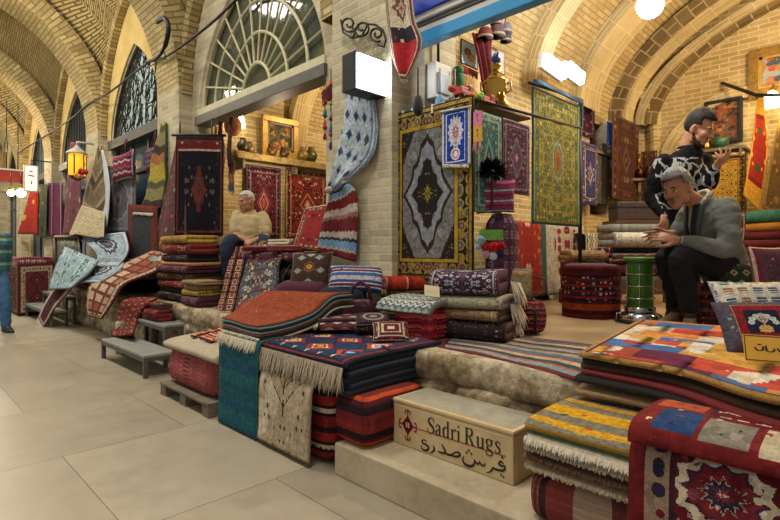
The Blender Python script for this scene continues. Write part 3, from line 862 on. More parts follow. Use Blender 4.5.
# S
L += [[(.60, .74, .05), (.585, .93, .05), (.40, 1.0, .06), (.18, .92, .11), (.14, .73, .14), (.34, .55, .17), (.58, .38, .16), (.62, .18, .13), (.45, .02, .07), (.24, .0, .05), (.08, .10, .05), (.05, .28, .04)]]
# a
x = .80
L += [[(x+.05, .50, .10), (x+.12, .63, .06), (x+.26, .67, .08), (x+.38, .58, .13), (x+.39, .40, .14), (x+.39, .12, .13), (x+.46, .02, .08), (x+.55, .05, .04)], [(x+.38, .40, .05), (x+.18, .34, .07), (x+.05, .20, .12), (x+.10, .04, .12), (x+.22, .01, .07), (x+.38, .12, .04)]]
# d
x = 1.47
L += [[(x+.46, .60, .04), (x+.28, .67, .06), (x+.10, .54, .13), (x+.06, .32, .14), (x+.12, .10, .13), (x+.27, .0, .07), (x+.46, .12, .04)]]+stem(x+.48, .0, 1.03, .13, .12, .12)
# r
x = 2.18
L += stem(x+.16, 0, .64, .13, .13, .15)+[[(x+.20, .44, .04), (x+.30, .60, .06), (x+.44, .64, .11), (x+.49, .57, .09)]]
# i
x = 2.74
L += stem(x+.16, 0, .64, .13, .13, .13)+[[(x+.15, .90, .085)]]
# R
x = 3.42
L += stem(x+.18, 0, .99, .15, .15, .15)+[[(x+.18, .97, .05), (x+.45, .98, .06), (x+.62, .88, .12), (x+.63, .70, .14), (x+.50, .55, .08), (x+.20, .51, .05)], [(x+.40, .52, .06), (x+.56, .28, .13), (x+.70, .06, .13), (x+.86, .02, .05)]]
# u
x = 4.40
L += stem(x+.14, .18, .64, .13, .13, 0, False)+[[(x+.14, .22, .13), (x+.20, .05, .12), (x+.32, .01, .07), (x+.48, .12, .04)]]+stem(x+.53, 0, .64, .13, .13, .14)
# g
x = 5.16
L += [[(x+.30, .67, .05), (x+.12, .60, .11), (x+.09, .42, .12), (x+.28, .28, .05), (x+.46, .38, .11), (x+.46, .58, .11), (x+.30, .67, .05)], [(x+.45, .62, .05), (x+.58, .66, .07)],
      [(x+.20, .29, .05), (x+.10, .16, .09), (x+.26, .06, .12), (x+.48, .0, .12), (x+.52, -.18, .08), (x+.30, -.28, .06), (x+.08, -.22, .08), (x+.06, -.06, .05), (x+.22, .05, .05)]]
# s
x = 5.86
L += [[(x+.42, .48, .04), (x+.40, .62, .05), (x+.26, .67, .06), (x+.11, .58, .11), (x+.18, .42, .12), (x+.38, .28, .13), (x+.41, .12, .10), (x+.26, .0, .06), (x+.10, .04, .05), (x+.06, .18, .04)]]
sc_ = LW/CAP/6.33
L = [[(x*sc_, y, w*min(1, sc_*1.1)) for x, y, w in st] for st in L]
ribbons('lettering', L, sg, .0014, (-1, 0, 0), M_INK, blk)
# Persian line below, brush strokes placed on the face of the stone
def fa(x, y):
    return V((BX-.0005, 0, 0))+V((0, 1, 0))*(F0.y+(F1.y-F0.y)*x)+V((0, 0, 1))*(F0.z+(F1.z-F0.z)*x+y)
F0, F1 = on(421, 447), on(505, 472); u_ = .1
U_ = .062
AR = [
 # ye
 [(.085, .60, .010), (.045, .66, .035), (.012, .52, .045), (.03, .36, .05), (.075, .30, .06), (.105, .14, .065), (.085, -.10, .075), (.045, -.18, .065), (.012, -.06, .045), (.004, .16, .018)],
 # re
 [(.165, .42, .02), (.178, .22, .065), (.172, .02, .065), (.145, -.18, .045), (.115, -.28, .015)],
 # dal + sad
 [(.275, .74, .02), (.295, .50, .055), (.322, .20, .065), (.300, .05, .07), (.245, .04, .05), (.225, .10, .02)],
 [(.318, .10, .05), (.36, .04, .075), (.40, .10, .06), (.44, .36, .04), (.485, .44, .055), (.502, .28, .065), (.47, .10, .065), (.42, .04, .055), (.385, .06, .03)],
 # shin
 [(.548, .30, .018), (.532, .04, .04), (.552, -.26, .065), (.60, -.36, .085), (.65, -.24, .07), (.672, .04, .05), (.668, .22, .04), (.690, .04, .05), (.715, .02, .05), (.728, .22, .03), (.742, .03, .05), (.775, .0, .05), (.79, .22, .03)],
 [(.58, .62, .055)], [(.605, .84, .055)], [(.635, .62, .055)],
 # re joined to fe
 [(.985, .58, .03), (.955, .66, .055), (.938, .48, .06), (.965, .36, .055), (.995, .42, .045), (.998, .20, .06), (.97, .03, .065), (.90, .0, .06), (.872, .04, .05), (.862, -.16, .055), (.835, -.34, .04), (.80, -.46, .012)],
 [(.972, .98, .055)],
 [(.96, -.30, .045)], [(.985, -.38, .045)],
]
FW = abs(F1.y-F0.y)
ribbons('persian_lettering', [[(x, y*U_*1.05, w*U_*1.5 if len(st) > 1 else w*.10) for x, y, w in st] for st in [[(x, y, w) for x, y, w in s] for s in AR]],
        lambda x, y: fa(x, y), .0014, (-1, 0, 0), M_INK, blk) if False else None
def fam(x, y): return fa(x/FW, y)
ribbons('persian_lettering', [[(x*FW, y*U_, w*U_*2.7 if len(st) > 1 else w*U_*2.0) for x, y, w in st] for st in AR], fam, .0014, (-1, 0, 0), M_INK, blk)
# red woven-star mark and the red rule
ec = on(407.8, 425.2); R_ = .056
def eg(x, y): return ec+V((0, -1, 0))*x*R_+V((0, 0, 1))*y*R_*1.25
def rot(p, a): return (p[0]*math.cos(a)-p[1]*math.sin(a), p[0]*math.sin(a)+p[1]*math.cos(a), p[2])
E = [[(-.60, 0, .22), (0, .60, .22)], [(0, .60, .22), (.60, 0, .22)], [(.60, 0, .22), (0, -.60, .22)], [(0, -.60, .22), (-.60, 0, .22)], [(0, .40, .3), (.40, 0, .3)], [(0, -.40, .3), (-.40, 0, .3)], [(-.4, 0, .3), (0, .4, .3)], [(.4, 0, .3), (0, -.4, .3)]]
for k in range(4):
    a = k*math.pi/2
    E += [[rot(p, a) for p in s] for s in ([(.5, 0, .14), (1.15, 0, .12)], [(1.02, -.32, .13), (1.12, 0, .13)], [(1.12, 0, .13), (1.02, .32, .13)], [(.80, .30, .12), (1.02, .32, .12)], [(.80, -.30, .12), (1.02, -.32, .12)])]
ribbons('emblem', E, eg, .0012, (-1, 0, 0), M_RED, blk, 1)
ribbons('emblem_centre', [[(-.2, 0, .36), (.2, 0, .36)]], eg, .002, (-1, 0, 0), plain('#c9b995', .6), blk, 1)
ribbons('emblem_letter', [[(.11, .12, .05), (-.02, .15, .06), (-.08, .06, .07), (.06, -.04, .07), (.04, -.14, .06), (-.10, -.13, .05)]], eg, .0028, (-1, 0, 0), M_INK, blk, 4)
r0, r1 = on(418, 428.8), on(505.8, 456.4)
bm = bmesh.new(); d_ = (r1-r0).normalized(); q_ = V((0, 0, .0022))
vs = [bm.verts.new(p) for p in (r0-q_, r1-q_, r1+q_, r0+q_)]; vt = [bm.verts.new(v.co+V((-.0012, 0, 0))) for v in vs]
bm.faces.new(vt); [bm.faces.new((vs[i], vs[(i+1) % 4], vt[(i+1) % 4], vt[i])) for i in range(4)]
frombm('red_rule', bm, M_RED, blk)

# ================================================================== helpers for piles
M_FRW = plain('#c8bca4', .95, 0, .15, 90, .3); M_FRB = plain('#8e8166', .95, 0, .2, 90, .3); M_FRG = plain('#a2937b', .95, 0, .2, 60, .3)
M_WOOL = {k: plain(h, .95, 0, .22, 60, .35) for k, h in dict(navy='#182030', black='#1b1714', cream='#b8ac93', brown='#4b3323', red='#6a1d1c', rust='#8a3f28', teal='#2f5f5e', gray='#77706a', green='#3c5a3a', tan='#8f7450', plum='#4a2030', blue='#2b4a78', gold='#a07a2c').items()}
for k_, (f_, pl_, sz_) in dict(navy=('#1a2334', ['#6a5a4c', '#5a2a2c', '#2f4a68', '#8a8474'], .07), black=('#1d1917', ['#6a3a30', '#5a5448', '#2a3448', '#8a7250'], .06), cream=('#b3a78e', ['#8a7a60', '#6a4a3a', '#9a9484'], .05),
        brown=('#4a3426', ['#8a6a48', '#2a2228', '#7a3a2c', '#a08c6a'], .06), red=('#6c201e', ['#a07a5c', '#2a2430', '#8a3428', '#4a1a20', '#b09a80'], .07), plum=('#4c2432', ['#8a6a6c', '#2a2438', '#7a3440', '#a08a7c'], .06), tan=('#8a7050', ['#b09a74', '#5a3a2c', '#6a5a44'], .05)).items():
    r = Rug('fold_'+k_, .6, 1.6, .01, f_); r.stripes([(.16, f_), (.02, pl_[0]), (.05, pl_[1]), (.02, pl_[0]), (.13, f_), (.03, pl_[2])], 'y', zig=.25, zp=.08); r.motif(sz_, pl_, .36, rnd=.8, ring=f_); r.border([(.015, pl_[1]), (.04, f_, pl_, .04), (.008, pl_[0])]); PAT[M_WOOL[k_].name] = r.done()
def drape(name, path, yl, yr, th, mats, label=None, cat='rug', group=None, parent=None, nu=14, nv=44, wob=.008, amp=0.0, seed=0, off=0.0, yl2=None, yr2=None, skew=0.0):
    """sheet following an (x,z) path from back/top to front/bottom, from y=yl (seen left) to y=yr"""
    P = catmull([(x, 0, z) for x, z in path], nv)
    yl2 = yl if yl2 is None else yl2; yr2 = yr if yr2 is None else yr2
    def fn(u, v):
        i = min(nv, int(round(v*nv))); p = P[i]
        a = yl+(yl2-yl)*v; b = yr+(yr2-yr)*v
        y = a+(b-a)*u
        return V((p.x-off*.4+skew*u+amp*math.sin(u*9+v*3+seed), y, p.z+off))
    o = cloth(name, fn, nu, nv, th, mats, parent, wob, seed)
    if label: tag(o, label, cat, group)
    return o
def zstack(base, specs, path, yl, yr, group, seed=0, jit=.012, **kw):
    """flat rugs one on another along the same path; specs = [(name, th, mats, label)]"""
    z = base; out = []; rnd = random.Random(seed)
    for i, (nm, th, mats, lab) in enumerate(specs):
        z += th
        j = rnd.uniform(-jit, jit); pth = [(x+j*(1 if k in (0, len(path)-1) else 0), zz+z) for k, (x, zz) in enumerate(path)]
        o = drape(nm, pth, yl+rnd.uniform(-jit, jit), yr+rnd.uniform(-jit, jit), th*.93, mats, lab, 'rug', group, wob=.003, seed=seed, **kw)
        out.append(o)
    return out

# ---- pile with the navy kilim -------------------------------------------------
m = Rug('stripe_redblack', 1.6, .5, .01, '#5a1a1a'); m.stripes([(.07, '#7c2420'), (.02, '#241816'), (.03, '#b8a890'), (.02, '#241816'), (.06, '#8e2a24'), (.035, '#2a1c1c')], zig=.15, zp=.06); m.motif(.05, ['#b8a890', '#241816', '#8e2a24', '#8e2a24'], .2)
bundle('rug_bundle', (2.05, 2.76, 0), 0, .60, 1.06, .425, [m.done(), M_WOOL['red']], 'red and black striped woven bundle on the ground beneath the navy kilim pile', 'bundle', p=9, bulge=.012, seg=80)
m = Rug('stripe_orange', 1.5, .27, .006, '#5a1f22'); m.stripes([(.055, '#6e2228'), (.04, '#2a1a20'), (.022, '#4a1c24'), (.045, '#b8481c'), (.02, '#5a1c20'), (.035, '#25181c'), (.05, '#7a2a2a')])
bundle('rug_bundle', (1.995, 2.055, .171), 0, .48, .25, .255, [m.done(), M_WOOL['red']], 'maroon bundle with one bright orange band sitting on the step end', 'bundle', p=7, bulge=.014)
kil = Rug('navy_kilim', .80, .86, .012, '#1c2840')
kil.lay(c('#24344f')); kil.lattice(.27, .24, [(0, .12, ['#c8a23c', '#7fa0b4', '#c8bca0']), (.12, .20, ['#8e2c22', '#2f5a8a']), (.20, .27, ['#c8bca0', '#1c2440']), (.27, .44, ['#8e2c22', '#3d6a94', '#a8442a', '#5f86a8', '#b0702c']), (.44, .5, '#1c2440')], ox=.5, oy=.5)
kil.stripes([(.02, '#c8bca0'), (.10, '#24344f')], 'x', kil.m('MULTIPLY', kil.m('LESS_THAN', kil.e, .10), kil.inside(.04)), zig=.5, zp=.04)
kil.border([(.02, '#1c2438'), (.02, '#8e2c22'), (.012, '#1c2438')]); KIL = kil.done()
KP = [(2.52, 0), (2.3, .003), (2.05, .004), (1.86, .0), (1.735, -.006)]
G1 = 'navy rugs under the star kilim'
for i in range(5):
    z = .43+.0335*(i+1)
    lab = ['lowest navy edged rug of the pile above the orange banded bundle', 'second navy edged rug from the bottom of the fringed kilim pile', 'third navy edged rug from the bottom of the fringed kilim pile', 'fourth navy edged rug from the bottom of the fringed kilim pile', 'navy edged rug directly under the star patterned kilim'][i]
    drape('flat_rug', [(x+.012*math.sin(i*2.1), z+dz) for x, dz in KP], 3.32, 2.045+.012*math.sin(i*3.3), .031, [M_WOOL['navy'], M_WOOL['navy']], lab, 'rug', G1, wob=.0, seed=2)
o = drape('kilim', [(2.50, .627), (2.3, .63), (2.05, .631), (1.85, .628), (1.75, .622), (1.712, .605), (1.705, .585)], 2.86, 2.04, .022, [KIL, M_WOOL['navy']], 'navy flatweave kilim with red and blue stars and a long grey fringe', 'rug', wob=.005)
fringe(o, [(1.70, 2.85, .59), (1.698, 2.45, .588), (1.70, 2.05, .585)], (-.12, 0, -1), .15, 420, M_FRG, .0042, .35)
# teal and cream rugs hanging down its front
m = Rug('teal_gabbeh', .48, .72, .008, '#1f4a56'); m.stripes([(.05, '#20505c'), (.04, '#1f4a5e'), (.06, '#22565e'), (.03, '#1d4a58')], zig=.04, zp=.3)
for k in range(4): m.lay(c('#9fb0a4'), m.rect(-.15+.075*k, -.142+.075*k, -.14, -.115))
o = drape('hanging_rug', [(2.1, .632), (1.9, .633), (1.76, .632), (1.695, .615), (1.672, .55), (1.668, .35), (1.665, .15), (1.66, .012)], 3.35, 2.845, .014, [m.done(var=.22), M_WOOL['teal']], 'teal blue rug hanging to the ground below the rust stack', 'rug', wob=.006, seed=3)
m = Rug('tree_gabbeh', .55, .60, .007, '#a8977c'); m.motif(.17, ['#b8ab92', '#c4b8a0', '#a08c70'], .5, rnd=1.0, mirror=False)
m.lay(c('#3a2c22'), m.rect(-.004, .004, -.20, .16))
for k in range(5):
    s = m.m('SUBTRACT', m.y, m.m('MULTIPLY', m.a, -.75 if k < 4 else .3)); m.lay(c('#4a3a2c'), m.m('MULTIPLY', m.m('LESS_THAN', m.m('ABSOLUTE', m.m('SUBTRACT', s, .12-.075*k)), .004), m.m('MULTIPLY', m.m('LESS_THAN', m.a, .19-.01*k), m.m('LESS_THAN', m.y, .16))))
m.motif(.036, ['#4a2a20', '#6a3c28', '#a8977c', '#8a5a38', '#2c3438', '#a8977c'], .30, rnd=.8)
m.border([(.006, '#8c7c62')])
drape('hanging_rug', [(2.1, .455), (1.9, .455), (1.76, .46), (1.70, .45), (1.676, .40), (1.668, .28), (1.664, .15), (1.655, .03)], 2.83, 2.29, .013, [m.done(var=.2), M_FRB], 'cream rug with a dark branching tree hanging under the grey fringe', 'rug', wob=.008, seed=5)
# rust stack
RL = [at(265, 290, Z=.90), V((1.90, 3.40, .82)), V((1.80, 3.39, .762)), V((1.705, 3.375, .735))]
RR_ = [at(352, 291, Z=.90), V((2.24, 2.80, .895)), V((2.10, 2.82, .80)), V((1.95, 2.84, .755)), V((1.82, 2.86, .734)), V((1.705, 2.87, .728))]
cr = catmull(RL, 40); cs = catmull(RR_, 40)
m = Rug('rust_gabbeh', .55, .9, .01, '#8a4229'); m.lattice(.19, .24, [(0, .045, ['#b8a078', '#8a4229', '#8a4229', '#a88a60'])], stag=True)
RUST = m.done(var=.12)
specs = [('cream', M_WOOL['cream'], 'cream fringed rug at the very bottom of the rust topped stack'), ('black', M_WOOL['black'], 'black edged rug just above the cream one under the rust rug'), ('red', M_WOOL['brown'], 'brown edged rug midway in the rust topped stack'),
         ('gray', M_WOOL['gray'], 'grey edged rug midway in the rust topped stack'), ('navy', M_WOOL['navy'], 'navy edged rug two below the rust rug'), ('teal', plain('#6f9a92', .95, 0, .2, 60, .35), 'pale teal edged rug directly under the rust rug')]
for i, (_, mt, lab) in enumerate(specs+[('top', RUST, 'plain rust red rug with sparse cream marks topping the curved stack')]):
    dz = -.0165*(6-i)-.008
    def fn(u, v, dz=dz, i=i):
        k = min(40, int(round(v*40))); return cr[k].lerp(cs[k], u)+V((.004*math.sin(i*5)-dz*.18*(1-v), .0, dz+.004*math.sin(u*7)))
    o = cloth('flat_rug', fn, 14, 40, .0125, [mt, mt if i < 6 else M_WOOL['rust']], None, 0, i); tag(o, lab, 'rug', 'stack under the rust rug')
    if i == 0: fringe(o, [cr[40]+V((-.028, 0, dz-.003)), cr[40].lerp(cs[40], .5)+V((-.028, 0, dz-.003)), cs[40]+V((-.028, 0, dz-.003))], (-.32, 0, -1), .085, 190, M_FRW, .004)
    if i == 1: fringe(o, [cr[40]+V((-.003, 0, dz)), cs[40]+V((-.003, 0, dz))], (-.5, 0, -1), .03, 110, M_FRW, .003)
folded('folded_rug', [M_WOOL['black'], M_WOOL['black']], (2.24, 3.22, .633), -math.pi/2, .28, .34, .15, 3, 'dark folded rug hidden under the raised back of the rust stack')
# small pieces lying on the kilim
m = Rug('pink_zig', .3, .4, .006, '#7c4a48'); m.stripes([(.03, '#b59a8c'), (.03, '#7c3c3c'), (.02, '#4a3a44'), (.03, '#c0ac96')], zig=.6, zp=.09); m.border([(.012, '#4a2a30')])
p0 = V((2.30, 2.735, .633))
o = folded('folded_rug', [m.done(), M_WOOL['plum']], (p0.x, p0.y, .653), -.75, .36, .24, .085, 3, 'small dusty pink zigzag rug with a white fringe on the kilim', sag=.01)
fringe(o, [(p0.x-.205, p0.y+.045, .70), (p0.x-.05, p0.y+.21, .70)], (-.6, .1, -.7), .06, 60, M_FRW, .005)
m = Rug('purse', .26, .18, .005, '#3a2c34'); m.med([(0, '#8a8074'), (.25, '#4a3038'), (.5, '#8e867a'), (.7, '#3a2c34')], .12, .08, kind='o'); m.motif(.03, ['#9a9084', '#6a3c40', '#4a5a60'], .3); m.border([(.008, '#7a7068'), (.01, '#2a2024')])
folded('folded_rug', [M_WOOL['black'], M_WOOL['black']], (2.36, 2.52, .653), -.75, .24, .18, .05, 2, 'small black folded rug under the dark oval purse')
p0 = V((2.35, 2.51, 0))
cushion('purse', (p0.x, p0.y, .733), (.75, -.66, 0), (.62, .70, .35), .24, .17, .05, [m.done(), M_WOOL['black']], 'dark oval woven purse lying between the pink rug and the maroon bag', 'bag')
m = Rug('small_bag', .2, .25, .005, '#4a2026'); m.med([(0, '#c8b89c'), (.22, '#5a2028'), (.5, '#b8a888'), (.62, '#5a2028')], .085, .10, kind='r'); m.border([(.008, '#b0a084'), (.02, '#3a1a22', ['#a89878', '#7a3030'], .02), (.006, '#b0a084')])
p0 = at(393, 336, Z=.65)
bg = thing('woven_bag', (p0.x, p0.y, .633), 'small maroon woven bag with a square motif at the kilim edge', 'bag')
cushion('body', (p0.x-.05, p0.y-.03, .688), (.75, -.66, .0), (.60, .66, .45), .23, .20, .06, [m.done(), M_WOOL['plum']], parent=bg)
add = [at(382, 346, Z=.64), at(392, 350, Z=.64), at(402, 349, Z=.645)]; tube('strap', add, .006, M_WOOL['plum'], bg, 6)

# ---- goods on the platform behind the kilim -----------------------------------
m = Rug('zig_red', 1.2, .2, .006, '#7c2028'); m.stripes([(.016, '#c03a34'), (.012, '#5a1820'), (.014, '#a02848'), (.010, '#301018'), (.014, '#c8574a')], zig=.9, zp=.05); ZR = m.done()
bundle('woven_bundle', (2.71, 2.33, .602), 0, .36, .33, .20, [ZR, M_WOOL['red']], 'bright red zigzag bundle on the platform edge beside the kilim', 'bundle', p=9, bulge=.008)
m = Rug('grey_zig', .36, .4, .006, '#7c8480'); m.stripes([(.02, '#a8b0a8'), (.014, '#4a565c'), (.02, '#8c948c'), (.012, '#c0bda8'), (.012, '#5a4a48')], zig=.9, zp=.045); m.motif(.03, ['#39424a', '#b8b8a8', '#6a5450'], .22)
drape('zigzag_cloth', [(2.98, .86), (2.85, .875), (2.68, .872), (2.56, .86), (2.50, .83), (2.475, .79)], 2.62, 2.13, .045, [m.done(), M_WOOL['gray']], 'grey and white zigzag cloth laid over the red zigzag bundle', 'rug', wob=.02, seed=8)
def pad(px, py, z, rz, W, D, H, n, mats, lab, cat='rug', grp=None, nm='folded_rug', **kw):
    p = at(px, py, Z=z); return folded(nm, mats, (p.x, p.y, z), rz, W, D, H, n, lab, cat, grp, **kw)
m = Rug('yb_dash', .4, 1.0, .006, '#26222a'); m.stripes([(.012, '#b0a060'), (.010, '#26222a'), (.012, '#8a8458'), (.014, '#2a2428')], zig=.5, zp=.03); YB = m.done()
folded('folded_rug', [YB, M_WOOL['black']], (2.86, 2.70, .602), -math.pi/4, .34, .28, .17, 4, 'yellow and black dashed rug folded thick behind the purse')
folded('folded_rug', [M_WOOL['navy'], M_WOOL['navy']], (2.87, 2.71, .774), -math.pi/4, .35, .28, .07, 2, 'navy folded rug resting on the yellow and black dashed one')
folded('folded_rug', [M_WOOL['brown'], M_WOOL['brown']], (2.88, 2.72, .846), -math.pi/4, .36, .28, .05, 2, 'thin brown folded rug between the navy fold and the scarlet cover')
m = Rug('scarlet', .36, .5, .006, '#8e2a20'); m.stripes([(.10, '#9a3022'), (.012, '#c08060'), (.03, '#7a2420')], 'x')
folded('folded_rug', [m.done(), M_WOOL['red']], (2.91, 2.70, .898), -math.pi/4+.15, .40, .30, .10, 2, 'scarlet folded cover on the small stack near the brick pier', seed=4)
NF = persian('navy_floral', .5, 1.2, '#33303e', '#3a2430', '#a89a94', ['#a0929a', '#6a3c50', '#8894a8', '#b8a8a0', '#5a6a88'], None, .007, .03, .035, fthr=.36)
m = Rug('dark_tassel', .5, 1.2, .007, '#2a2024'); m.motif(.035, ['#a89c88', '#5a3a3a', '#8a8070'], .3); DT = m.done()
o = folded('folded_rug', [DT, M_WOOL['brown']], (2.96, 2.05, .602), -1.30, .46, .44, .13, 2, 'dark speckled rug folded at the foot of the navy floral stack')
m = Rug('pale_pat', .5, 1.0, .007, '#9a9478'); m.motif(.04, ['#4a5a78', '#b8b094', '#6a5a48', '#c0b8a0'], .36)
o1 = folded('folded_rug', [M_WOOL['tan'], M_WOOL['brown']], (2.95, 2.08, .734), -1.34, .46, .44, .075, 2, 'beige backed rug folded second in the navy floral stack')
o2 = folded('folded_rug', [m.done(), M_WOOL['gray']], (2.95, 2.09, .811), -1.28, .48, .46, .085, 2, 'pale blue flecked rug folded under the navy floral one')
o4 = folded('folded_rug', [NF, M_WOOL['plum']], (2.93, 2.12, .898), -1.2, .46, .44, .17, 2, 'thick navy floral folded rug with white end tassels', wob=.012)
for zz, q, l in ((.99, 70, .17), (.84, 60, .17), (.70, 50, .09)):
    fringe(o4, [(2.98, 1.84, zz), (3.06, 1.83, zz-.01), (3.14, 1.86, zz-.02)], (.02, -.22, -1), l, q, M_FRW, .006)
# bright tag card on the zigzag cloth
M_TAG = plain('#d8c078', .6, 0, .06, 8, 0)
def card(name, cpt, right, up, w, h, mat, label, strokes=None, ink=M_INK, cat='sign', parent=None, edge=None):
    cpt, right, up = V(cpt), V(right).normalized(), V(up).normalized(); nn = right.cross(up)
    r = thing(name, cpt-up*h/2, label, cat) if label else None
    bm = bmesh.new(); M = Matrix.Translation(cpt) @ Matrix((right, up, nn)).transposed().to_4x4()
    add_box(bm, -w/2, w/2, -h/2, h/2, -.004, 0, M); frombm('panel', bm, mat, r)
    if edge:
        bm = bmesh.new(); e = .03*h
        for a in ((-w/2+e, w/2-e, h/2-2*e, h/2-e), (-w/2+e, w/2-e, -h/2+e, -h/2+2*e), (-w/2+e, -w/2+2*e, -h/2+e, h/2-e), (w/2-2*e, w/2-e, -h/2+e, h/2-e)): add_box(bm, *a, -.001, .0008, M)
        frombm('edging', bm, edge, r)
    if strokes: ribbons('lettering', strokes, lambda x, y: cpt+right*(x*w/2)+up*(y*h/2), .0012, nn, ink, r)
    return r
FS = [[(-.7, .1, .02), (-.6, -.2, .03), (-.4, -.15, .03), (-.35, .2, .02)], [(-.25, .3, .02), (-.22, -.2, .03), (0, -.25, .03), (.1, .05, .02)], [(.2, .1, .02), (.3, -.2, .03), (.5, -.15, .03), (.6, .25, .02), (.72, -.1, .02)], [(-.5, .35, .03)], [(.4, .3, .03)]]
card('price_card', at(432, 291, X=2.58), (.62, -.62, -.12), (.25, .25, .8), .10, .075, plain('#d9cda0', .6, 0, .04, 8, 0), 'small cream price card propped on the grey zigzag cloth', [[(x, y, w*.35) for x, y, w in s] for s in FS])
# runner with wavy stripes on the platform floor
m = Rug('wavy_runner', .95, 1.25, .008, '#6a3330')
m.stripes([(.10, '#8f8068'), (.11, '#42606e'), (.05, '#8a4038'), (.09, '#a89674'), (.10, '#2f424c'), (.05, '#a0623a'), (.09, '#74868a'), (.07, '#5a3a34')], 'y', zig=.3, zp=.42)
m.border([(.04, '#6e2a2c'), (.012, '#2a2228')])
RA, RB = [at(437, 346, Z=.607), V((2.38, 1.5, .607)), at(592, 383, Z=.607)], [V((3.05, 2.40, .607)), V((3.12, 1.8, .607)), V((3.2, .95, .607))]
def fl(L_, R_, n=30):
    a, b = catmull(L_, n), catmull(R_, n)
    return lambda u, v: b[min(n, int(round(u*n)))].lerp(a[min(n, int(round(u*n)))], v)
o = cloth('runner', fl(RA, RB), 30, 24, .008, [m.done(), M_WOOL['red']], None, .003); tag(o, 'flat runner with wavy blue, tan and red stripes on the platform edge', 'rug')

# ---- patchwork pile on the platform ------------------------------------------
m = Rug('patchwork', 1.45, 1.35, .012, '#b08a54')
m.lattice(.24, .20, [(0, 1.01, ['#b98a3e', '#b9ab92', '#a8402c', '#2f5a94', '#bd7a34', '#5a1f38', '#b8763a', '#94402e', '#c09a48', '#a85a34', '#3a5f90'])], kind='r', stag=True)
m.lattice(.08, .20, [(0, 1.01, ['#b98a3e', '#c2b49c', '#3c6aa0', '#a8402c', '#c8bda8', '#c29a50'])], m.m('GREATER_THAN', m.noise(m.xyz(m.x, m.y), 3.0, 0.0), .58), kind='r')
m.motif(.055, ['#7a3c2a', '#c8bda8', '#8c6a3a', '#54607a'], .14, rnd=.9, mirror=False)
m.border([(.02, '#9a7a44'), (.008, '#4a2a2a')]); PW = m.done()
PA = [at(579, 352, Z=.75), V((2.14, .62, .752)), at(782, 398, Z=.75), V((1.95, -.25, .75))]; PB = [at(640, 319, Z=.75), V((3.55, .6, .752)), V((3.5, .2, .75)), V((3.5, -.35, .75))]
edges = [('tan', 'lowest cream edged rug of the patchwork pile'), ('black', 'dark edged rug second from the floor in the patchwork pile'), ('red', 'dark red edged rug midway down the patchwork pile'), ('brown', 'brown edged rug second below the patchwork rug'), ('black', 'black edged rug directly under the patchwork rug')]
for i, (k, lab) in enumerate(edges):
    z = .602+.024*(i+1); A = [V((p.x+.02*math.sin(i*2+p.y*3)-.02*(2-i), p.y+.012*math.sin(i*3), z-.03*(i < 1)*(p.x < 2.2))) for p in PA]; B = [V((p.x, p.y, z)) for p in PB]
    o = cloth('flat_rug', fl(A, B), 30, 10, .022, [M_WOOL[k], M_WOOL[k]], None, 0, i); tag(o, lab, 'rug', 'rugs under the patchwork rug')
o = cloth('patchwork_rug', fl(PA, PB), 40, 30, .024, [PW, plain('#9a7434', .95, 0, .3, 120, .4)], None, .005); tag(o, 'patchwork rug of gold, white, blue and red blocks on the pile below the cushions', 'rug')
# cushions and the yellow card on it
m = Rug('dash_cushion', .42, .42, .005, '#bdb6a4'); m.lattice(.062, .075, [(0, .66, ['#2c4a5c', '#b88a24', '#7a2a24', '#3c5a48', '#24304e', '#8a5a34'])], kind='r'); m.stripes([(.010, '#bdb6a4'), (.014, '#bdb6a4')], 'y', m.m('LESS_THAN', m.m('FRACT', m.m('MULTIPLY', m.y, 52.0)), .35)); m.border([(.012, '#8e9aa0')]); DC = m.done()
m = Rug('vase_cushion', .42, .42, .005, '#48444e'); m.motif(.03, ['#7a6a64', '#33404e', '#8a8478', '#5a2c34'], .34)
m.lay(c('#7a1c24'), m.m('GREATER_THAN', m.e, .075)); m.lay(c('#a0764a'), m.band(.07, .076)); m.lay(c('#1c2030'), m.m('GREATER_THAN', m.e, .118))
for k in range(7):
    a = math.pi*(k-3)/6.2; m.med([(0, '#8fa0a4'), (.5, '#b0b4ae')], .017, .017, math.sin(a)*.062, -.01+.07*math.cos(a)*.8, 'o')
m.med([(0, '#6a4060'), (.5, '#a08a98')], .03, .03, 0, .01, 'd'); m.med([(0, '#b08c50')], .035, .026, 0, -.055, 'o'); m.lay(c('#b08c50'), m.rect(-.006, .006, -.06, .05)); m.med([(0, '#c29a5a')], .045, .012, 0, -.075, 'd')
VCU = m.done()
pc = at(753, 335, Z=.86)
cup = V((.35, .20, .93)); rt = V((.42, -.90, .02))
cushion('cushion', at(766, 311, X=3.0), (.60, -.80, .02), (.40, .30, .80), .45, .33, .11, [DC, M_WOOL['gray']], 'white cushion with rows of coloured dashes behind the vase cushion')
cushion('cushion', at(759, 328, X=2.80), (.55, -.83, .03), (.52, .34, .70), .33, .29, .11, [VCU, M_WOOL['brown']], 'grey cushion with a vase of flowers in a dark red square')
card('yellow_card', at(786, 350, X=2.52), (.50, -.86, -.03), (.22, .12, .95), .29, .105, plain('#d9a93a', .6, 0, .05, 8, 0), 'yellow card with black Persian lettering on the patchwork rug', 
     [[(x*.6-.32, y*.8, w*2.0) for x, y, w in s] for s in FS]+[[(x*.6+.42, y*.8, w*2.0) for x, y, w in s] for s in FS], edge=M_INK)

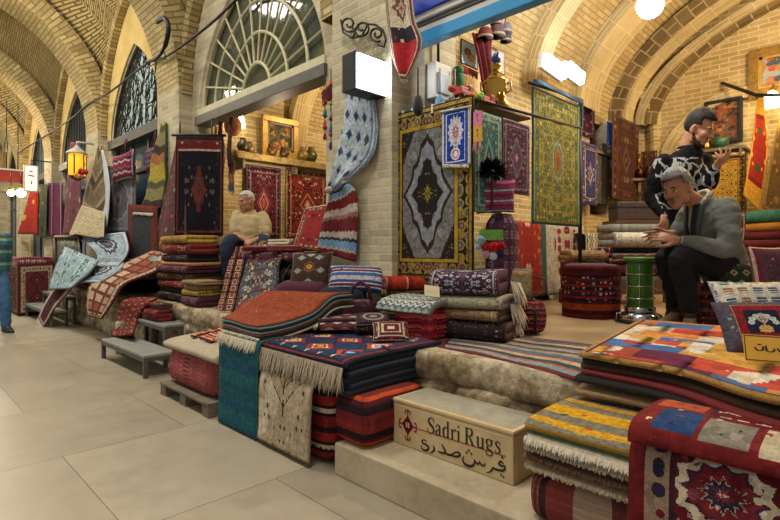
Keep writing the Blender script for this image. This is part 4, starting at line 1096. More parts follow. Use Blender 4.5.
# ---- yellow topped stack on the step -----------------------------------------
m = Rug('yellow_gabbeh', .44, .5, .007, '#b8881c'); m.stripes([(.12, '#c2921e'), (.075, '#6e6a58'), (.06, '#bd8c1e'), (.075, '#78725e')], 'y', zig=.08, zp=.5, off=.1); m.motif(.075, ['#2f5048', '#a04428', '#3a3a3a', '#8a4a24'], .2, mirror=False, rnd=.6); YG = m.done()
m = Rug('maroon_stripe', 1.6, .38, .007, '#4a2424'); m.stripes([(.05, '#5a2a28'), (.02, '#6f4a3c'), (.04, '#3a1c20'), (.03, '#70302c'), (.012, '#8a7460')], 'x'); MS = m.done()
bundle('rug_bundle', (1.995, .80, .171), 0, .46, .42, .185, [MS, M_WOOL['red']], 'brown and maroon striped bundle under the yellow topped stack on the step', 'bundle', p=9, bulge=.01, seg=72)
YP = [(2.2, .0), (2.05, .006), (1.9, .004), (1.80, -.004), (1.765, -.018)]
z = .360
for i, (th, k, lab, fr) in enumerate(((.038, 'tan', 'lowest shaggy beige rug of the yellow topped stack', M_FRB), (.036, 'brown', 'shaggy brown rug second from the bottom of the yellow topped stack', M_FRB), (.038, 'gray', 'shaggy grey beige rug midway in the yellow topped stack', M_FRB), (.030, 'cream', 'white fringed rug in the yellow topped stack', M_FRW), (.018, 'green', 'dark green rug directly under the yellow rug', None), (.028, 'top', 'mustard yellow rug with tiny animals on top of the stack on the step', None))):
    z += th; mt = YG if k == 'top' else M_WOOL[k]
    o = drape('flat_rug', [(x+.008*math.sin(i*2), z+d) for x, d in YP], 1.02+.008*math.sin(i*4), .60, th*.95, [mt, M_WOOL['gold'] if k == 'top' else mt], lab, 'rug', 'stack topped by the yellow rug', wob=.0, seed=1)
    if fr: fringe(o, [(1.762, 1.02, z-.018), (1.757, .8, z-.018), (1.762, .60, z-.018)], (-.45, 0, -1), .036 if k == 'cream' else .026, 260, {'cream': M_FRW, 'brown': M_WOOL['brown']}.get(k, fr), .0042)
    if fr: fringe(o, [(1.77, 1.022, z-.02), (2.0, 1.03, z-.012)], (0, .5, -1), .028, 70, fr, .0045, name='fringe')

# ---- red medallion carpet over its pile ---------------------------------------
m = Rug('red_medallion', .92, .98, .0035, '#5a1418')
m.motif(.036, ['#7a3438', '#38304a', '#5a1418', '#8a6a5c', '#5a1418'], .34, rnd=.9); m.motif(.075, ['#a08c7c', '#7a2a34', '#38304a', '#b8a488', '#5a1418'], .34, rnd=.8, ring='#2c1c22'); m.motif(.12, ['#b89a70', '#8a6a70', '#c4b49a'], .17, rnd=.9, off=2.0)
m.med([(0, '#c4b49a'), (.12, '#7a2a34'), (.25, '#2a2438'), (.42, '#a89078'), (.46, '#6a2028'), (.70, '#38243a'), (.78, '#b8a890'), (.97, '#30222c')], .15, .125, -.19, .03, kind='o', lobes=6, amp=.16)
m.motif(.05, ['#b8a890', '#5a1824', '#7a3a4a', '#38304a'], .34, m.m('LESS_THAN', m.m('SQRT', m.m('ADD', m.m('POWER', m.m('ADD', m.x, .19), 2.0), m.m('POWER', m.m('SUBTRACT', m.y, .03), 2.0))), .105), rnd=.5)
m.lay(c('#8a7060'), m.band(.05, .13)); m.motif(.06, ['#5a1824', '#2a2438', '#b8a890', '#3a3a3a'], .36, m.band(.055, .125), rnd=.3); m.border([(.05, '#5a1418')]); m.lay(c('#3a1c22'), m.band(.125, .14))
RM = m.done(pile=300)
bundle('rug_bundle', (1.97, .17, .171), 0, .44, .84, .395, [M_WOOL['red'], M_WOOL['red']], 'dark red bundle under the hanging medallion carpet at the step', 'bundle', p=9, bulge=.005)
o = drape('medallion_carpet', [(2.15, .590), (1.95, .592), (1.80, .592), (1.735, .58), (1.712, .53), (1.705, .40), (1.70, .22), (1.69, .035)], .62, -.27, .016, [RM, M_WOOL['red']], 'deep red medallion carpet hanging over the front of its pile beside the yellow stack', 'rug', wob=.006, seed=2)
m = Rug('block_gabbeh', .90, .45, .008, '#6a1c1c')
for x0, y0, w, h, k in ((-.22, .02, .12, .15, '#1f3a62'), (-.085, .03, .13, .15, '#7a7264'), (.065, .035, .13, .15, '#b0a284'), (.21, .03, .13, .15, '#8a3a24'), (.35, .03, .13, .15, '#24304e'), (-.26, -.155, .14, .15, '#a04c2c'), (-.10, -.155, .14, .15, '#4a2030'), (.06, -.155, .13, .15, '#6a2820'), (.215, -.03, .12, .2, '#8a5a34')):
    m.lay(c(k), m.rect(x0-.17, x0+w-.17, y0, y0+h))
m.stripes([(.012, '#c8b898'), (.05, '#6a1c1c')], 'y', m.rect(-.26, -.1, -.17, .0), zig=.5, zp=.05); m.motif(.06, ['#b8a488', '#2a2438', '#8a2a24', '#24304e'], .2, m.inside(.02), mirror=False)
BG = m.done()
drape('block_rug', [(2.16, .622), (2.02, .66), (1.88, .665), (1.78, .66), (1.715, .645), (1.69, .615), (1.69, .59)], .615, -.27, .026, [BG, M_WOOL['red']], 'dark red rug with blue, grey and cream blocks folded over the medallion carpet', 'rug', wob=.008, seed=4)

# ---- low pallet with the pink bundle ------------------------------------------
pal = thing('pallet', (1.86, 3.95, 0), 'small weathered wooden pallet on the stone floor under the pink bundle', 'pallet')
M_WOOD = plain('#6f6350', .85, 0, .3, 12, .3)
for k in range(4): box('deck_board', 1.645+.13*k, 1.755+.13*k, 3.48, 4.36, .085, .105, M_WOOD, pal)
for y in (3.53, 3.92, 4.30): box('runner_block', 1.65, 2.14, y-.05, y+.05, .022, .085, M_WOOD, pal); box('skid', 1.65, 2.14, y-.055, y+.055, 0, .022, M_WOOD, pal)
m = Rug('pink_diamond', 2.4, .36, .006, '#8e4a48'); m.lattice(.036, .036, [(0, .2, '#40202a'), (.2, .38, '#a85e58')]); PD = m.done()
bundle('woven_bundle', (1.96, 3.95, .107), 0, .50, .88, .32, [PD, M_WOOL['red']], 'pink and dark diamond patterned bundle on the pallet', 'bundle', p=6, bulge=.03, seg=72, tap=.03)
o = drape('flat_rug', [(2.22, .475), (2.0, .478), (1.84, .47), (1.72, .452), (1.67, .43)], 4.36, 3.40, .042, [plain('#a89c84', .95, 0, .15, 30, .3), M_WOOL['cream']], 'plain cream rug laid on the pink diamond bundle', 'rug', wob=.012)
rnd = random.Random(3)
m = Rug('tassel_band', .12, .4, .006, '#7a2a28'); m.stripes([(.02, '#a04038'), (.02, '#c8a888'), (.02, '#6a2a2c'), (.014, '#b87048')]); TB = m.done()
for k in range(6):
    y = 4.12-.13*k; x = 2.02+.02*(k % 2)
    o = drape('woven_band', [(x+.20, .52+.004*k), (x+.05, .515), (x-.10, .508), (x-.2, .495)], y+.045, y-.045, .016, [TB, M_WOOL['red']], 'red and cream woven band lying on the cream rug over the pallet bundle', 'band', 'woven bands on the cream rug', wob=.02, seed=k, nu=4, nv=12, yl2=y+.07+rnd.uniform(-.05, .05), yr2=y-.02+rnd.uniform(-.05, .05))
# ================================================================== rails and hung carpets of the nearer shop
M_BLK = plain('#17171a', .5, .3, .1, 20, .05); M_BRASS = plain('#b08a3c', .28, .9, .1, 12, .05); M_CHROME = plain('#b8bcc0', .2, 1.0, .05, 12, 0)
M_GREEN = plain('#3f7a2c', .35, 0, .08, 8, .03); M_WHITE = plain('#c9c6bc', .6, 0, .06, 12, .05)
YR = 2.09; ZR_ = 2.245
rail = thing('carpet_rail', (2.92, 2.09, .6), 'black steel rail on posts carrying the dark gold carpet and the gold carpet', 'rail')
tube('bar', [(2.91, 3.10, 2.285), (2.91, 2.09, ZR_)], .016, M_BLK, rail); tube('bar', [(2.91, 2.09, ZR_), (4.62, 2.09, 2.33), (4.62, 2.09, 2.60)], .012, M_BLK, rail)
tube('post', [(3.10, 2.44, .6), (3.10, 2.44, 2.26)], .018, M_BLK, rail); tube('post', [(4.64, 2.12, .6), (4.64, 2.12, 2.62)], .018, M_BLK, rail); tube('bar', [(3.70, 2.115, 2.55), (4.64, 2.115, 2.61)], .012, M_BLK, rail)
for k in range(9):
    y = 2.15+.10*k; z = ZR_+(y-2.09)*.04; box('clip', 2.888, 2.932, y-.008, y+.008, z-.045, z+.02, M_WHITE, rail, .002)
box('shelf_board', 2.97, 3.75, 2.13, 2.50, 2.262, 2.28, M_WOOD, rail)
def hung(name, plane, TL, BR, th, mats, lab, amp=.012, waves=2.2, cat='rug', grp=None, off=0.0, nv=26, nu=26):
    """rectangle hanging in a plane: plane = ('X', value) or ('Y', value); TL, BR pixels"""
    kw = {plane[0]: plane[1]}; a = at(*TL, **kw); b = at(*BR, **kw)
    TR = V((b.x, b.y, a.z)); BL = V((a.x, a.y, b.z))
    o = cloth(name, quad(a, TR, b, BL, amp, waves), nu, nv, th, mats, None, .004)
    if lab: tag(o, lab, cat, grp)
    return o
# big dark carpet with gold frames
r = Rug('gold_medallion', .84, 1.28, .006, '#1c1913')
r.motif(.045, ['#8a7030', '#5a4a58', '#3a4a58', '#7a6428', '#54341f'], .30, rnd=.6)
fld = r.inside(.165); r.lay(c('#6b6a66'), fld); r.motif(.022, ['#8e8a84', '#4a4c52', '#8a7450', '#5c5e66'], .36, fld, rnd=.9)
r.med([(0, '#8a7428'), (.10, '#5a4c1e'), (.16, '#8e7a2c'), (.20, '#221d16'), (.62, '#231e18'), (.64, '#7d7f84'), (.86, '#74767c'), (.885, '#2a241a')], .25, .50, kind='d', lobes=5, amp=.10)
r.motif(.026, ['#8a7030', '#6a5a3a', '#3a3f4a', '#8e8064'], .27, r.m('LESS_THAN', r.m('ADD', r.m('DIVIDE', r.a, .16), r.m('DIVIDE', r.b, .30)), 1.0), rnd=.8)
cm_ = r.m('MULTIPLY', fld, r.m('GREATER_THAN', r.m('ADD', r.m('DIVIDE', r.a, .25), r.m('DIVIDE', r.b, .47)), 1.50)); r.lay(c('#241f18'), cm_); r.motif(.026, ['#8a7030', '#6a5a3a', '#4a4f5a'], .3, cm_)
for d0, d1, k in ((.0, .012, '#17140f'), (.012, .036, '#8a6f22'), (.036, .044, '#241c12'), (.128, .134, '#241c12'), (.134, .160, '#9a7c28'), (.16, .166, '#241c12')): r.lay(c(k), r.band(d0-.001, d1))
r.motif(.02, ['#3a2c14', '#8a6f22', '#8a6f22'], .25, r.band(.012, .036), rnd=.2); r.motif(.075, ['#4a5060', '#7a6a30', '#5a3a44'], .36, r.band(.044, .128), rnd=.3, ring='#8a7030')
hung('medallion_carpet', ('X', 2.885), (388, 117), (473, 283), .012, [r.done(), M_WOOL['brown']], 'large dark carpet with gold frames and a grey diamond medallion hanging on the black rail', .006)
# blue tree of life panel
r = Rug('blue_panel', .21, .42, .004, '#173a8e'); r.med([(0, '#c8b0b0'), (.3, '#a85a60'), (.5, '#c0c4cc'), (.8, '#b8b4c0')], .062, .13, 0, -.04, 'o', 7, .2); r.motif(.018, ['#b04048', '#173a8e', '#c8c4c0'], .32, r.m('LESS_THAN', r.m('ADD', r.m('DIVIDE', r.a, .085), r.m('DIVIDE', r.m('ABSOLUTE', r.m('ADD', r.y, .04)), .17)), 1.0)); r.med([(0, '#c8c4c0'), (.5, '#b04048'), (.7, '#c8c4c0')], .035, .045, 0, .12, 'o'); r.border([(.012, '#c4c0b8'), (.02, '#2a4a96'), (.004, '#c4c0b8')])
bp = hung('wall_hanging', ('X', 2.855), (442, 112), (469.5, 164), .01, [r.done(), M_WHITE], 'small royal blue panel with a white flowering tree pinned over the dark gold carpet', .003, cat='wall hanging')
p0, p1 = at(440, 112, X=2.85), at(471, 106, X=2.85); tube('rod', [p0, p1], .007, M_WHITE, bp, 6)
fringe(bp, [at(443, 164, X=2.853), at(469, 164.5, X=2.853)], (0, 0, -1), .03, 60, M_FRW, .003)
# pendant tags at the rail corner
def letters_tag(px, y0, y1, X, fcol, lab, ink='#7a2a1a'):
    a, b = at(px-4.2, y0, X=X), at(px+4.2, y1, X=X)
    r_ = thing('hanging_tag', (a.x, (a.y+b.y)/2, b.z), lab, 'tag')
    box('panel', X, X+.008, min(a.y, b.y), max(a.y, b.y), b.z, a.z, plain(fcol, .8), r_, .001)
    m_ = (a+b)/2; ribbons('motif', [[(-.4, .5, .2), (.4, .5, .2)], [(-.1, .5, .2), (-.2, -.1, .2), (.3, -.4, .2)]], lambda x, y: V((X, m_.y-x*.02, m_.z+y*.05)), .001, (-1, 0, 0), plain(ink, .8), r_, 3)
    bm = bmesh.new(); add_tube(bm, [(X+.004, m_.y, a.z), (X+.004, m_.y, a.z+.05)], .003, 5); frombm('cord', bm, M_BLK, r_); return r_
letters_tag(477.5, 112, 125, 2.83, '#c0708a', 'pink felt tag hanging above the yellow tag at the rail corner')
ty = letters_tag(477.5, 126.5, 141, 2.83, '#c8962a', 'yellow felt tag with a dark sign hanging under the pink tag')
for k, h in enumerate(('#b0909a', '#8a3a3a', '#a09070')):
    p = at(475+2.5*k, 141, X=2.834); fringe(ty, [p+V((0, .006, 0)), p-V((0, .006, 0))], (0, 0, -1), .075, 16, plain(h, .9), .0025, name='tassel')
# rugs along the side rail
r = persian('teal_rug', .36, .72, '#2f5a58', '#3f6f6a', '#8fa08a', ['#7a8a6a', '#8a6a4a', '#2a4a50', '#a09a7a'], [([(0, '#a08a5a'), (.3, '#2a4a50'), (.6, '#6f8a7a'), (.8, '#3a5f5c')], .11, .24)], .006, .06, .035)
hung('hung_rug', ('Y', 2.085), (475, 109), (502, 214), .01, [r, M_WOOL['teal']], 'teal green rug hanging from the side rail behind the striped cushion', .004)
r = persian('plum_rug', .40, .62, '#4a2c3a', '#3a2230', '#8a7a80', ['#8a6a70', '#5a3a50', '#9a8a80', '#6a2c38', '#3a3a50'], [([(0, '#9a8a8a'), (.25, '#6a2c38'), (.5, '#4a4a60'), (.75, '#7a5a68'), (.9, '#2c1c28')], .13, .24)], .006, .05, .035, lobes=5)
hung('hung_rug', ('Y', 2.08), (503, 117), (530, 196), .01, [r, M_WOOL['plum']], 'plum rug with a pale medallion hanging between the teal rug and the tall gold carpet', .004)
r = Rug('gold_silk', .86, 1.12, .005, '#4f6a50')
r.lay(c('#8a7c30')); r.motif(.055, ['#a89038', '#6a7038', '#8a7a30', '#b09a48', '#5a6a44'], .36, rnd=.5, ring='#4a5a3a'); r.motif(.03, ['#5a6a50', '#a8904a', '#7a5a2c'], .2, rnd=.9, off=3.)
r.med([(0, '#8a5424'), (.45, '#9a6a30'), (.6, '#5a6a50'), (.8, '#8f9070'), (.93, '#6a7a54')], .11, .20, kind='o', lobes=6, amp=.1)
r.border([(.02, '#2f6a70'), (.014, '#a08c40'), (.075, '#5a6238', ['#a89040', '#7a7a40', '#3a5a4a'], .05), (.012, '#a08c40')])
GC = r.done(.75)
hung('tall_carpet', ('Y', 2.085), (533, 86), (580, 227), .012, [GC, plain('#2f6a78', .8)], 'tall gold and green silk carpet with a small orange centre hanging from the side rail', .004)
o = hung('edge_cloth', ('Y', 2.07), (533, 82), (580, 101), .02, [plain('#2a6288', .85, 0, .3, 8), plain('#2a6288', .85)], 'folded blue cloth along the top of the tall gold carpet', .006, cat='cloth')
# light triangular clip hanging on the gold carpet
# cushion on the slender stack, plume, pompons
r = Rug('mauve_stack', 1.1, .85, .006, '#4a2a3a'); r.lattice(.11, .11, [(.40, .5, '#8a7a80'), (0, .2, ['#7a4a5a', '#5a3a50', '#8a7080'])], kind='r'); r.motif(.03, ['#7a5a68', '#3a2030', '#8a4a50'], .25, mirror=False); MS_ = r.done()
bundle('rug_bundle', (3.22, 2.06, .602), .3, .24, .20, .86, [MS_, M_WOOL['plum']], 'tall mauve patterned rug bundle standing under the striped cushion', 'bundle', p=4, bulge=.006, seg=40)
r = Rug('pink_stripe_cushion', .30, .25, .004, '#8a3050'); r.stripes([(.018, '#8e2c50'), (.008, '#3a2440'), (.014, '#a84060'), (.010, '#5a4a6a'), (.012, '#b8b0b0'), (.006, '#3a2440'), (.012, '#7a4a70')], zig=.5, zp=.022); r.border([(.006, '#8a3040')])
cushion('cushion', atT(496, 197, 3.68), (1, -.9, .06), (-.1, -.1, 1), .28, .235, .13, [r.done(), M_WOOL['plum']], 'square pink and mauve striped cushion on top of the tall bundle')
pl_ = thing('feather_plume', atT(492, 180, 3.62), 'black feather duster standing behind the pink striped cushion', 'duster'); bm = bmesh.new(); rnd = random.Random(5); c0 = atT(492, 171, 3.58)
for k in range(420):
    a = rnd.uniform(0, 6.28); e = rnd.uniform(-.5, 1.2); l = rnd.uniform(.07, .135); d = V((math.cos(a)*math.cos(e), math.sin(a)*math.cos(e), math.sin(e)))
    p = c0+d*.02; q = c0+d*l+V((0, 0, -.015*l*9)); s = d.cross(V((.3, .2, 1))).normalized()*.010
    m0 = p.lerp(q, .6); v = [bm.verts.new(x) for x in (p, m0+s, q, m0-s)]; bm.faces.new(v)
frombm('feathers', bm, M_BLK, pl_); tube('handle', [atT(492, 180, 3.62)+V((0, 0, -.2)), c0], .009, M_WOOL['brown'], pl_, 6)
pm = thing('pompon_bunch', atT(492, 256, 3.42), 'bunch of red, white and navy pompons with green felt hanging on the tall bundle', 'ornament'); rnd = random.Random(9)
p = atT(492, 236, 3.42); bm = bmesh.new(); add_box(bm, -.085, .075, -.006, .006, -.028, .042, Matrix.Translation(p) @ Matrix.Rotation(-math.pi/4, 4, 'Z')); t = Rug('green_felt', 1, 1, 0, '#4f7a34'); 
frombm('felt_band', bm, plain('#5a8a3a', .9, 0, .4, 60), pm)
tube('cord', [p+V((0, 0, .03)), p+V((.01, .0, .12))], .004, M_BLK, pm, 5)
for i, (px, py, h, r_) in enumerate(((481, 240, '#9ab0bc', .030), (486, 247, '#b01c1c', .03), (494, 247, '#c01818', .034), (501, 246, '#a81818', .03), (486, 254, '#b89aa8', .028), (493, 256, '#c8c4c8', .028), (500, 254, '#1c2450', .028), (478, 247, '#8ea0b0', .02))):
    c1 = atT(px, py, 3.40); bm = bmesh.new()
    for k in range(150):
        d = V((rnd.gauss(0, 1), rnd.gauss(0, 1), rnd.gauss(0, 1))).normalized(); s = d.cross(V((.1, .3, 1))).normalized()*.005; u2 = d.cross(s)
        q = c1+d*r_*rnd.uniform(.85, 1.1); a = [bm.verts.new(c1+d*r_*.3+s), bm.verts.new(c1+d*r_*.3-s*.5+u2*.8), bm.verts.new(c1+d*r_*.3-s*.5-u2*.8), ]; b = bm.verts.new(q)
        s2 = [bm.verts.new(q+x) for x in (s, -s*.5+u2*.8, -s*.5-u2*.8)]
        for z_ in range(3): bm.faces.new((a[z_], a[(z_+1) % 3], s2[(z_+1) % 3], s2[z_]))
        bm.faces.new(s2); bm.verts.remove(b)
    frombm('pompon', bm, plain(h, .95), pm)
# bags on the floor
r = Rug('bag_weave', 1.3, .26, .006, '#3a1c24'); r.stripes([(.02, '#6a2830'), (.012, '#2a1820'), (.016, '#8a4030'), (.02, '#3a2040'), (.01, '#9a6040')], zig=.7, zp=.04); r.motif(.035, ['#8a5a40', '#2a2040', '#6a2030'], .25, mirror=False); BW = r.done()
b_ = thing('saddle_bag', (3.26, 1.93, .602), 'dark woven saddle bag on the platform floor beside the navy floral stack', 'bag')
bundle('body', (3.26, 1.93, .602), -.78, .30, .16, .245, [BW, M_WOOL['plum']], p=5, bulge=.02, parent=b_, seg=44)
for s in (-.06, .05): tube('strap', [(3.26+s-.06, 1.93-s-.07, .61), (3.26+s-.07, 1.93-s-.08, .75), (3.26+s-.02, 1.93-s-.03, .86)], .010, M_BLK, b_, 6)
r = Rug('taupe', .2, .22, .005, '#6a5c44'); r.lay(c('#8a7e62'), r.inside(.02)); r.lay(c('#8a6a34'), r.rect(-.1, .1, .04, .075)); r.motif(.03, ['#9a8e70', '#7a6a4c'], .3)
t2 = thing('small_satchel', (3.24, 1.92, .86), 'small taupe satchel standing on the dark saddle bag', 'bag')
cushion('body', (3.22, 1.92, .965), (1, -1, -.06), (.1, .05, 1), .19, .21, .09, [r.done(), M_WOOL['brown']], parent=t2, pinch=.02)
tube('strap', [(3.29, 1.86, 1.02), (3.36, 1.79, .99), (3.37, 1.79, .90), (3.32, 1.85, .87)], .010, M_WOOL['brown'], t2, 6)
# ---- ornaments over the rail ---------------------------------------------------
r = Rug('lion_rug', .2, .32, .004, '#8ea0ae'); r.med([(0, '#8a5424'), (.5, '#6a3a18'), (.8, '#4a2a14')], .05, .065, -.02, -.02, 'o', 7, .25); r.med([(0, '#a87a3c'), (.8, '#8a5a28')], .062, .042, .03, .04, 'o'); r.lay(c('#a06a30'), r.rect(-.01, .005, .04, .1)); r.lay(c('#a06a30'), r.rect(.06, .075, .04, .1)); r.border([(.014, '#1a1a20'), (.006, '#a0a8b0')])
LR = hung('lion_rug', ('Y', 2.95), (461, 38), (478, 70), .01, [r.done(), M_BLK], 'small pale blue rug picturing a lion with a red fringe hanging over the shelf', .002, cat='rug')
fringe(LR, [at(459, 63, Y=2.93), at(478, 72, Y=2.93)], (0, 0, -1), .09, 90, plain('#7a1820', .9), .008)
r = Rug('horse_rug', .18, .3, .004, '#b4aca0'); r.med([(0, '#4a3424'), (.6, '#6a4a30')], .05, .05, 0, 0, 'd', 4, .3); r.border([(.012, '#4a3a44'), (.01, '#b4aca0'), (.008, '#6a4a4a')])
hung('picture_rug', ('Y', 2.90), (491, 46), (505, 75), .01, [r.done(), M_BLK], 'small white rug with a brown animal figure hanging beside the maroon cloth', .002)
a = [at(474, 32, Y=2.8), at(480, 55, Y=2.8), at(484, 80, Y=2.8), at(488, 99, Y=2.8)]; b = [at(492, 36, Y=2.8), at(490, 55, Y=2.78), at(495, 80, Y=2.78), at(499, 95, Y=2.8)]
f_ = ruled(a, b, 30); o = cloth('hanging_cloth', lambda u, v: f_(u, v)+V((0, .03*math.sin(u*16), 0)), 24, 30, .012, [plain('#5a1620', .95, 0, .35, 40), M_WOOL['red']]); tag(o, 'long maroon shawl hanging in folds between the two small picture rugs', 'cloth')
fringe(o, [b[3], a[3]], (0, 0, -1), .10, 60, plain('#5a1620', .9), .006)
for i, (px, py, r_, h) in enumerate(((497, 33, .075, '#4a3a3c'), (505, 30, .07, '#5a5458'), (506, 39, .055, '#3a3438'), (497, 22, .06, '#6a3038'), (485, 35, .07, '#5a2028'))):
    p = at(px, py, Y=2.75); hL = thing('hanging_hat', p-V((0, 0, r_)), ['dark grey felt hat hanging lowest by the maroon shawl', 'grey felt hat beside the topmost red hat', 'small black felt hat at the edge of the hat cluster', 'dull red felt hat at the top of the hat cluster', 'maroon felt hat hanging over the maroon shawl'][i], 'hat', 'felt hats hung under the ceiling')
    lathe('crown', [(r_*.3, r_*1.0), (r_*.75, r_*.85), (r_*.95, r_*.3), (r_, -.2*r_), (r_*1.05, -.5*r_)][::-1], p, plain(h, .9, 0, .3, 30), hL, 16); lathe('band', [(r_*1.06, -.5*r_), (r_*1.08, -.25*r_), (r_*1.05, -.2*r_)], p, plain('#8a7a70', .9), hL, 16)
    tube('cord', [p+V((0, 0, r_)), p+V((0, 0, r_+.35))], .004, M_BLK, hL, 5)
# toys and brass on the shelf
def toycar(px, py, Y, h, lab, s=.075):
    p = at(px, py, Y=Y); z = 2.282; k = thing('toy_truck', (p.x, Y, z), lab, 'toy')
    box('chassis', p.x-s, p.x+s, Y-.035, Y+.035, z+.016, z+.045, plain(h, .5), k, .004); box('cab', p.x+s*.25, p.x+s*.9, Y-.035, Y+.035, z+.046, z+.095, plain(h, .5), k, .006)
    box('window', p.x+s*.35, p.x+s*.8, Y-.037, Y+.037, z+.062, z+.085, M_BLK, k, .002); box('load', p.x-s*.95, p.x+s*.15, Y-.03, Y+.03, z+.046, z+.07, plain(h, .5), k, .004)
    for dx in (-.6, .6):
        for dy in (-1, 1): bm = bmesh.new(); add_lathe(bm, [(.016, -.006), (.016, .006)], 0, 0, 0, 12, Matrix.Translation((p.x+dx*s, Y+dy*.034, z+.016)) @ Matrix.Rotation(math.pi/2, 4, 'X')); frombm('wheel', bm, M_BLK, k)
toycar(464, 99, 2.20, '#a01c18', 'red toy truck standing on the shelf nearest the brick pier'); toycar(486, 100, 2.22, '#b02418', 'red toy truck standing on the shelf close to the brass samovar')
for i, (px, py, h, r_) in enumerate(((478, 97, '#4a9a28', .035), (473, 99, '#c8781c', .03), (452, 101, '#a8441c', .028))):
    p = at(px, py, Y=2.17); b_ = thing('felt_bird', (p.x, 2.17, 2.28), ['bright green felt bird between the toy trucks', 'orange felt bird under the lion rug', 'rust felt bird at the rail end'][i], 'toy')
    ball('body', (p.x, 2.17, 2.281+r_*.8), r_, plain(h, .9), b_, (1.3, .9, .8)); ball('head', (p.x+r_*1.1, 2.17, 2.28+r_*1.6), r_*.5, plain(h, .9), b_, seg=10); ball('beak', (p.x+r_*1.7, 2.17, 2.28+r_*1.55), r_*.2, plain('#c8962a'), b_, (1.6, .6, .6), 8)
gp = at(459, 82, Y=2.6); g_ = thing('cloth_parrot', gp-V((0, 0, .1)), 'green cloth parrot hanging under the lion rug', 'toy'); ball('body', gp, .055, plain('#2f6a3a', .9), g_, (.8, .8, 1.6)); ball('head', gp+V((0, 0, .1)), .04, plain('#3a7a44', .9), g_); ball('tail', gp+V((0, 0, -.12)), .03, plain('#24543a', .9), g_, (.5, .5, 2.4)); tube('cord', [gp+V((0, 0, .13)), gp+V((0, 0, .4))], .003, M_BLK, g_, 5)
def samovar(px, X, Y, z, s, lab):
    k = thing('samovar', (X, Y, z), lab, 'samovar')
    lathe('body', [(.075*s, 0), (.085*s, .015*s), (.06*s, .04*s), (.045*s, .06*s), (.06*s, .085*s), (.095*s, .11*s), (.10*s, .13*s), (.10*s, .31*s), (.105*s, .32*s), (.105*s, .335*s), (.085*s, .35*s), (.07*s, .38*s)], (X, Y, z), M_BRASS, k, 24)
    lathe('crown', [(.06*s, .38*s), (.04*s, .42*s), (.045*s, .46*s), (.055*s, .47*s), (.04*s, .49*s)], (X, Y, z), M_BRASS, k, 20)
    for q in (-1, 1): tube('handle', [(X+q*.06*s, Y-q*.06*s, z+.30*s), (X+q*.10*s, Y-q*.10*s, z+.32*s), (X+q*.10*s, Y-q*.10*s, z+.24*s), (X+q*.065*s, Y-q*.065*s, z+.22*s)], .009*s, M_BRASS, k, 8)
    tube('tap', [(X-.06*s, Y-.06*s, z+.18*s), (X-.10*s, Y-.10*s, z+.175*s), (X-.10*s, Y-.10*s, z+.14*s)], .010*s, M_BRASS, k, 8); return k
samovar(518, 3.52, 2.31, 2.281, .86, 'brass samovar on the shelf beneath the blue teapot')
tp = thing('teapot', (3.52, 2.31, 2.703), 'small blue and white teapot on top of the brass samovar', 'teapot'); ball('body', (3.52, 2.31, 2.742), .042, plain('#3a5aa8', .3, 0, .5, 40), tp, (1, 1, .85)); ball('lid', (3.52, 2.31, 2.782), .018, M_WHITE, tp); tube('spout', [(3.49, 2.28, 2.737), (3.46, 2.25, 2.772)], [.012, .007], plain('#3a5aa8', .3), tp, 8)
bj = lathe('brass_jar', [(.045, 0), (.06, .03), (.05, .08), (.025, .10), (.03, .13), (.012, .15), (.01, .17)], at(503, 107, Y=2.22).xy.to_3d()+V((0, 0, 2.281)), M_BRASS); tag(bj, 'small lidded brass jar on the shelf beside the samovar', 'jar')
# meter box and bottles by the pier
mb = thing('meter_box', (3.05, 2.60, 2.38), 'pale grey meter box fixed on the inner face of the brick pier', 'box'); box('case', 3.02, 3.22, 2.53, 2.615, 2.38, 2.66, M_WHITE, mb, .01); box('cover', 3.05, 3.19, 2.515, 2.53, 2.42, 2.58, plain('#a8b4b8', .4), mb, .006); tube('cable', [(3.12, 2.58, 2.66), (3.12, 2.58, 3.0)], .012, M_BLK, mb, 6)
for i, (px, h) in enumerate(((418, '#1f1c1c'), (440, '#6a8aa8'), (455, '#c0a8a8'))):
    p = at(px, 84, Y=2.5); q = thing('hanging_pouch', (p.x, p.y, p.z-.22), ['black leather pouch hanging on the pier under the meter box', 'blue beaded pouch hanging between the black and pink pouches', 'pale pink pouch hanging next to the lion rug'][i], 'pouch')
    ball('bag', p-V((0, 0, .16)), .06, plain(h, .8, 0, .4, 40), q, (.7, .7, 1.3)); tube('cord', [p+V((0, 0, .12)), p-V((0, 0, .1))], .006, plain(h, .8), q, 6)
# ---- lamps ----------------------------------------------------------------------
M_TUBE = glow('cold_lamp', '#e0f0ff', 30.0)
for i, (a, b) in enumerate((((543, 60), (562, 74)), ((566, 68), (580, 79)))):
    p, q = at(*a, Y=2.88), at(*b, Y=2.88); k = thing('tube_light', (p+q)/2, ['longer cold white strip lamp above the tall gold carpet', 'shorter cold white strip lamp beside the longer one'][i], 'lamp', 'strip lamps on the vault')
    M = Matrix.Translation((p+q)/2) @ (q-p).to_track_quat('X', 'Z').to_matrix().to_4x4(); l = (q-p).length
    bm = bmesh.new(); add_box(bm, -l/2, l/2, -.06, .0, -.07, .07, M); frombm('diffuser', bm, M_TUBE, k); bm = bmesh.new(); add_box(bm, -l/2-.02, l/2+.02, 0, .05, -.09, .09, M); frombm('housing', bm, M_WHITE, k); tube('stem', [(p+q)/2, (p+q)/2+V((0, .12, .12))], .015, M_WHITE, k, 6)
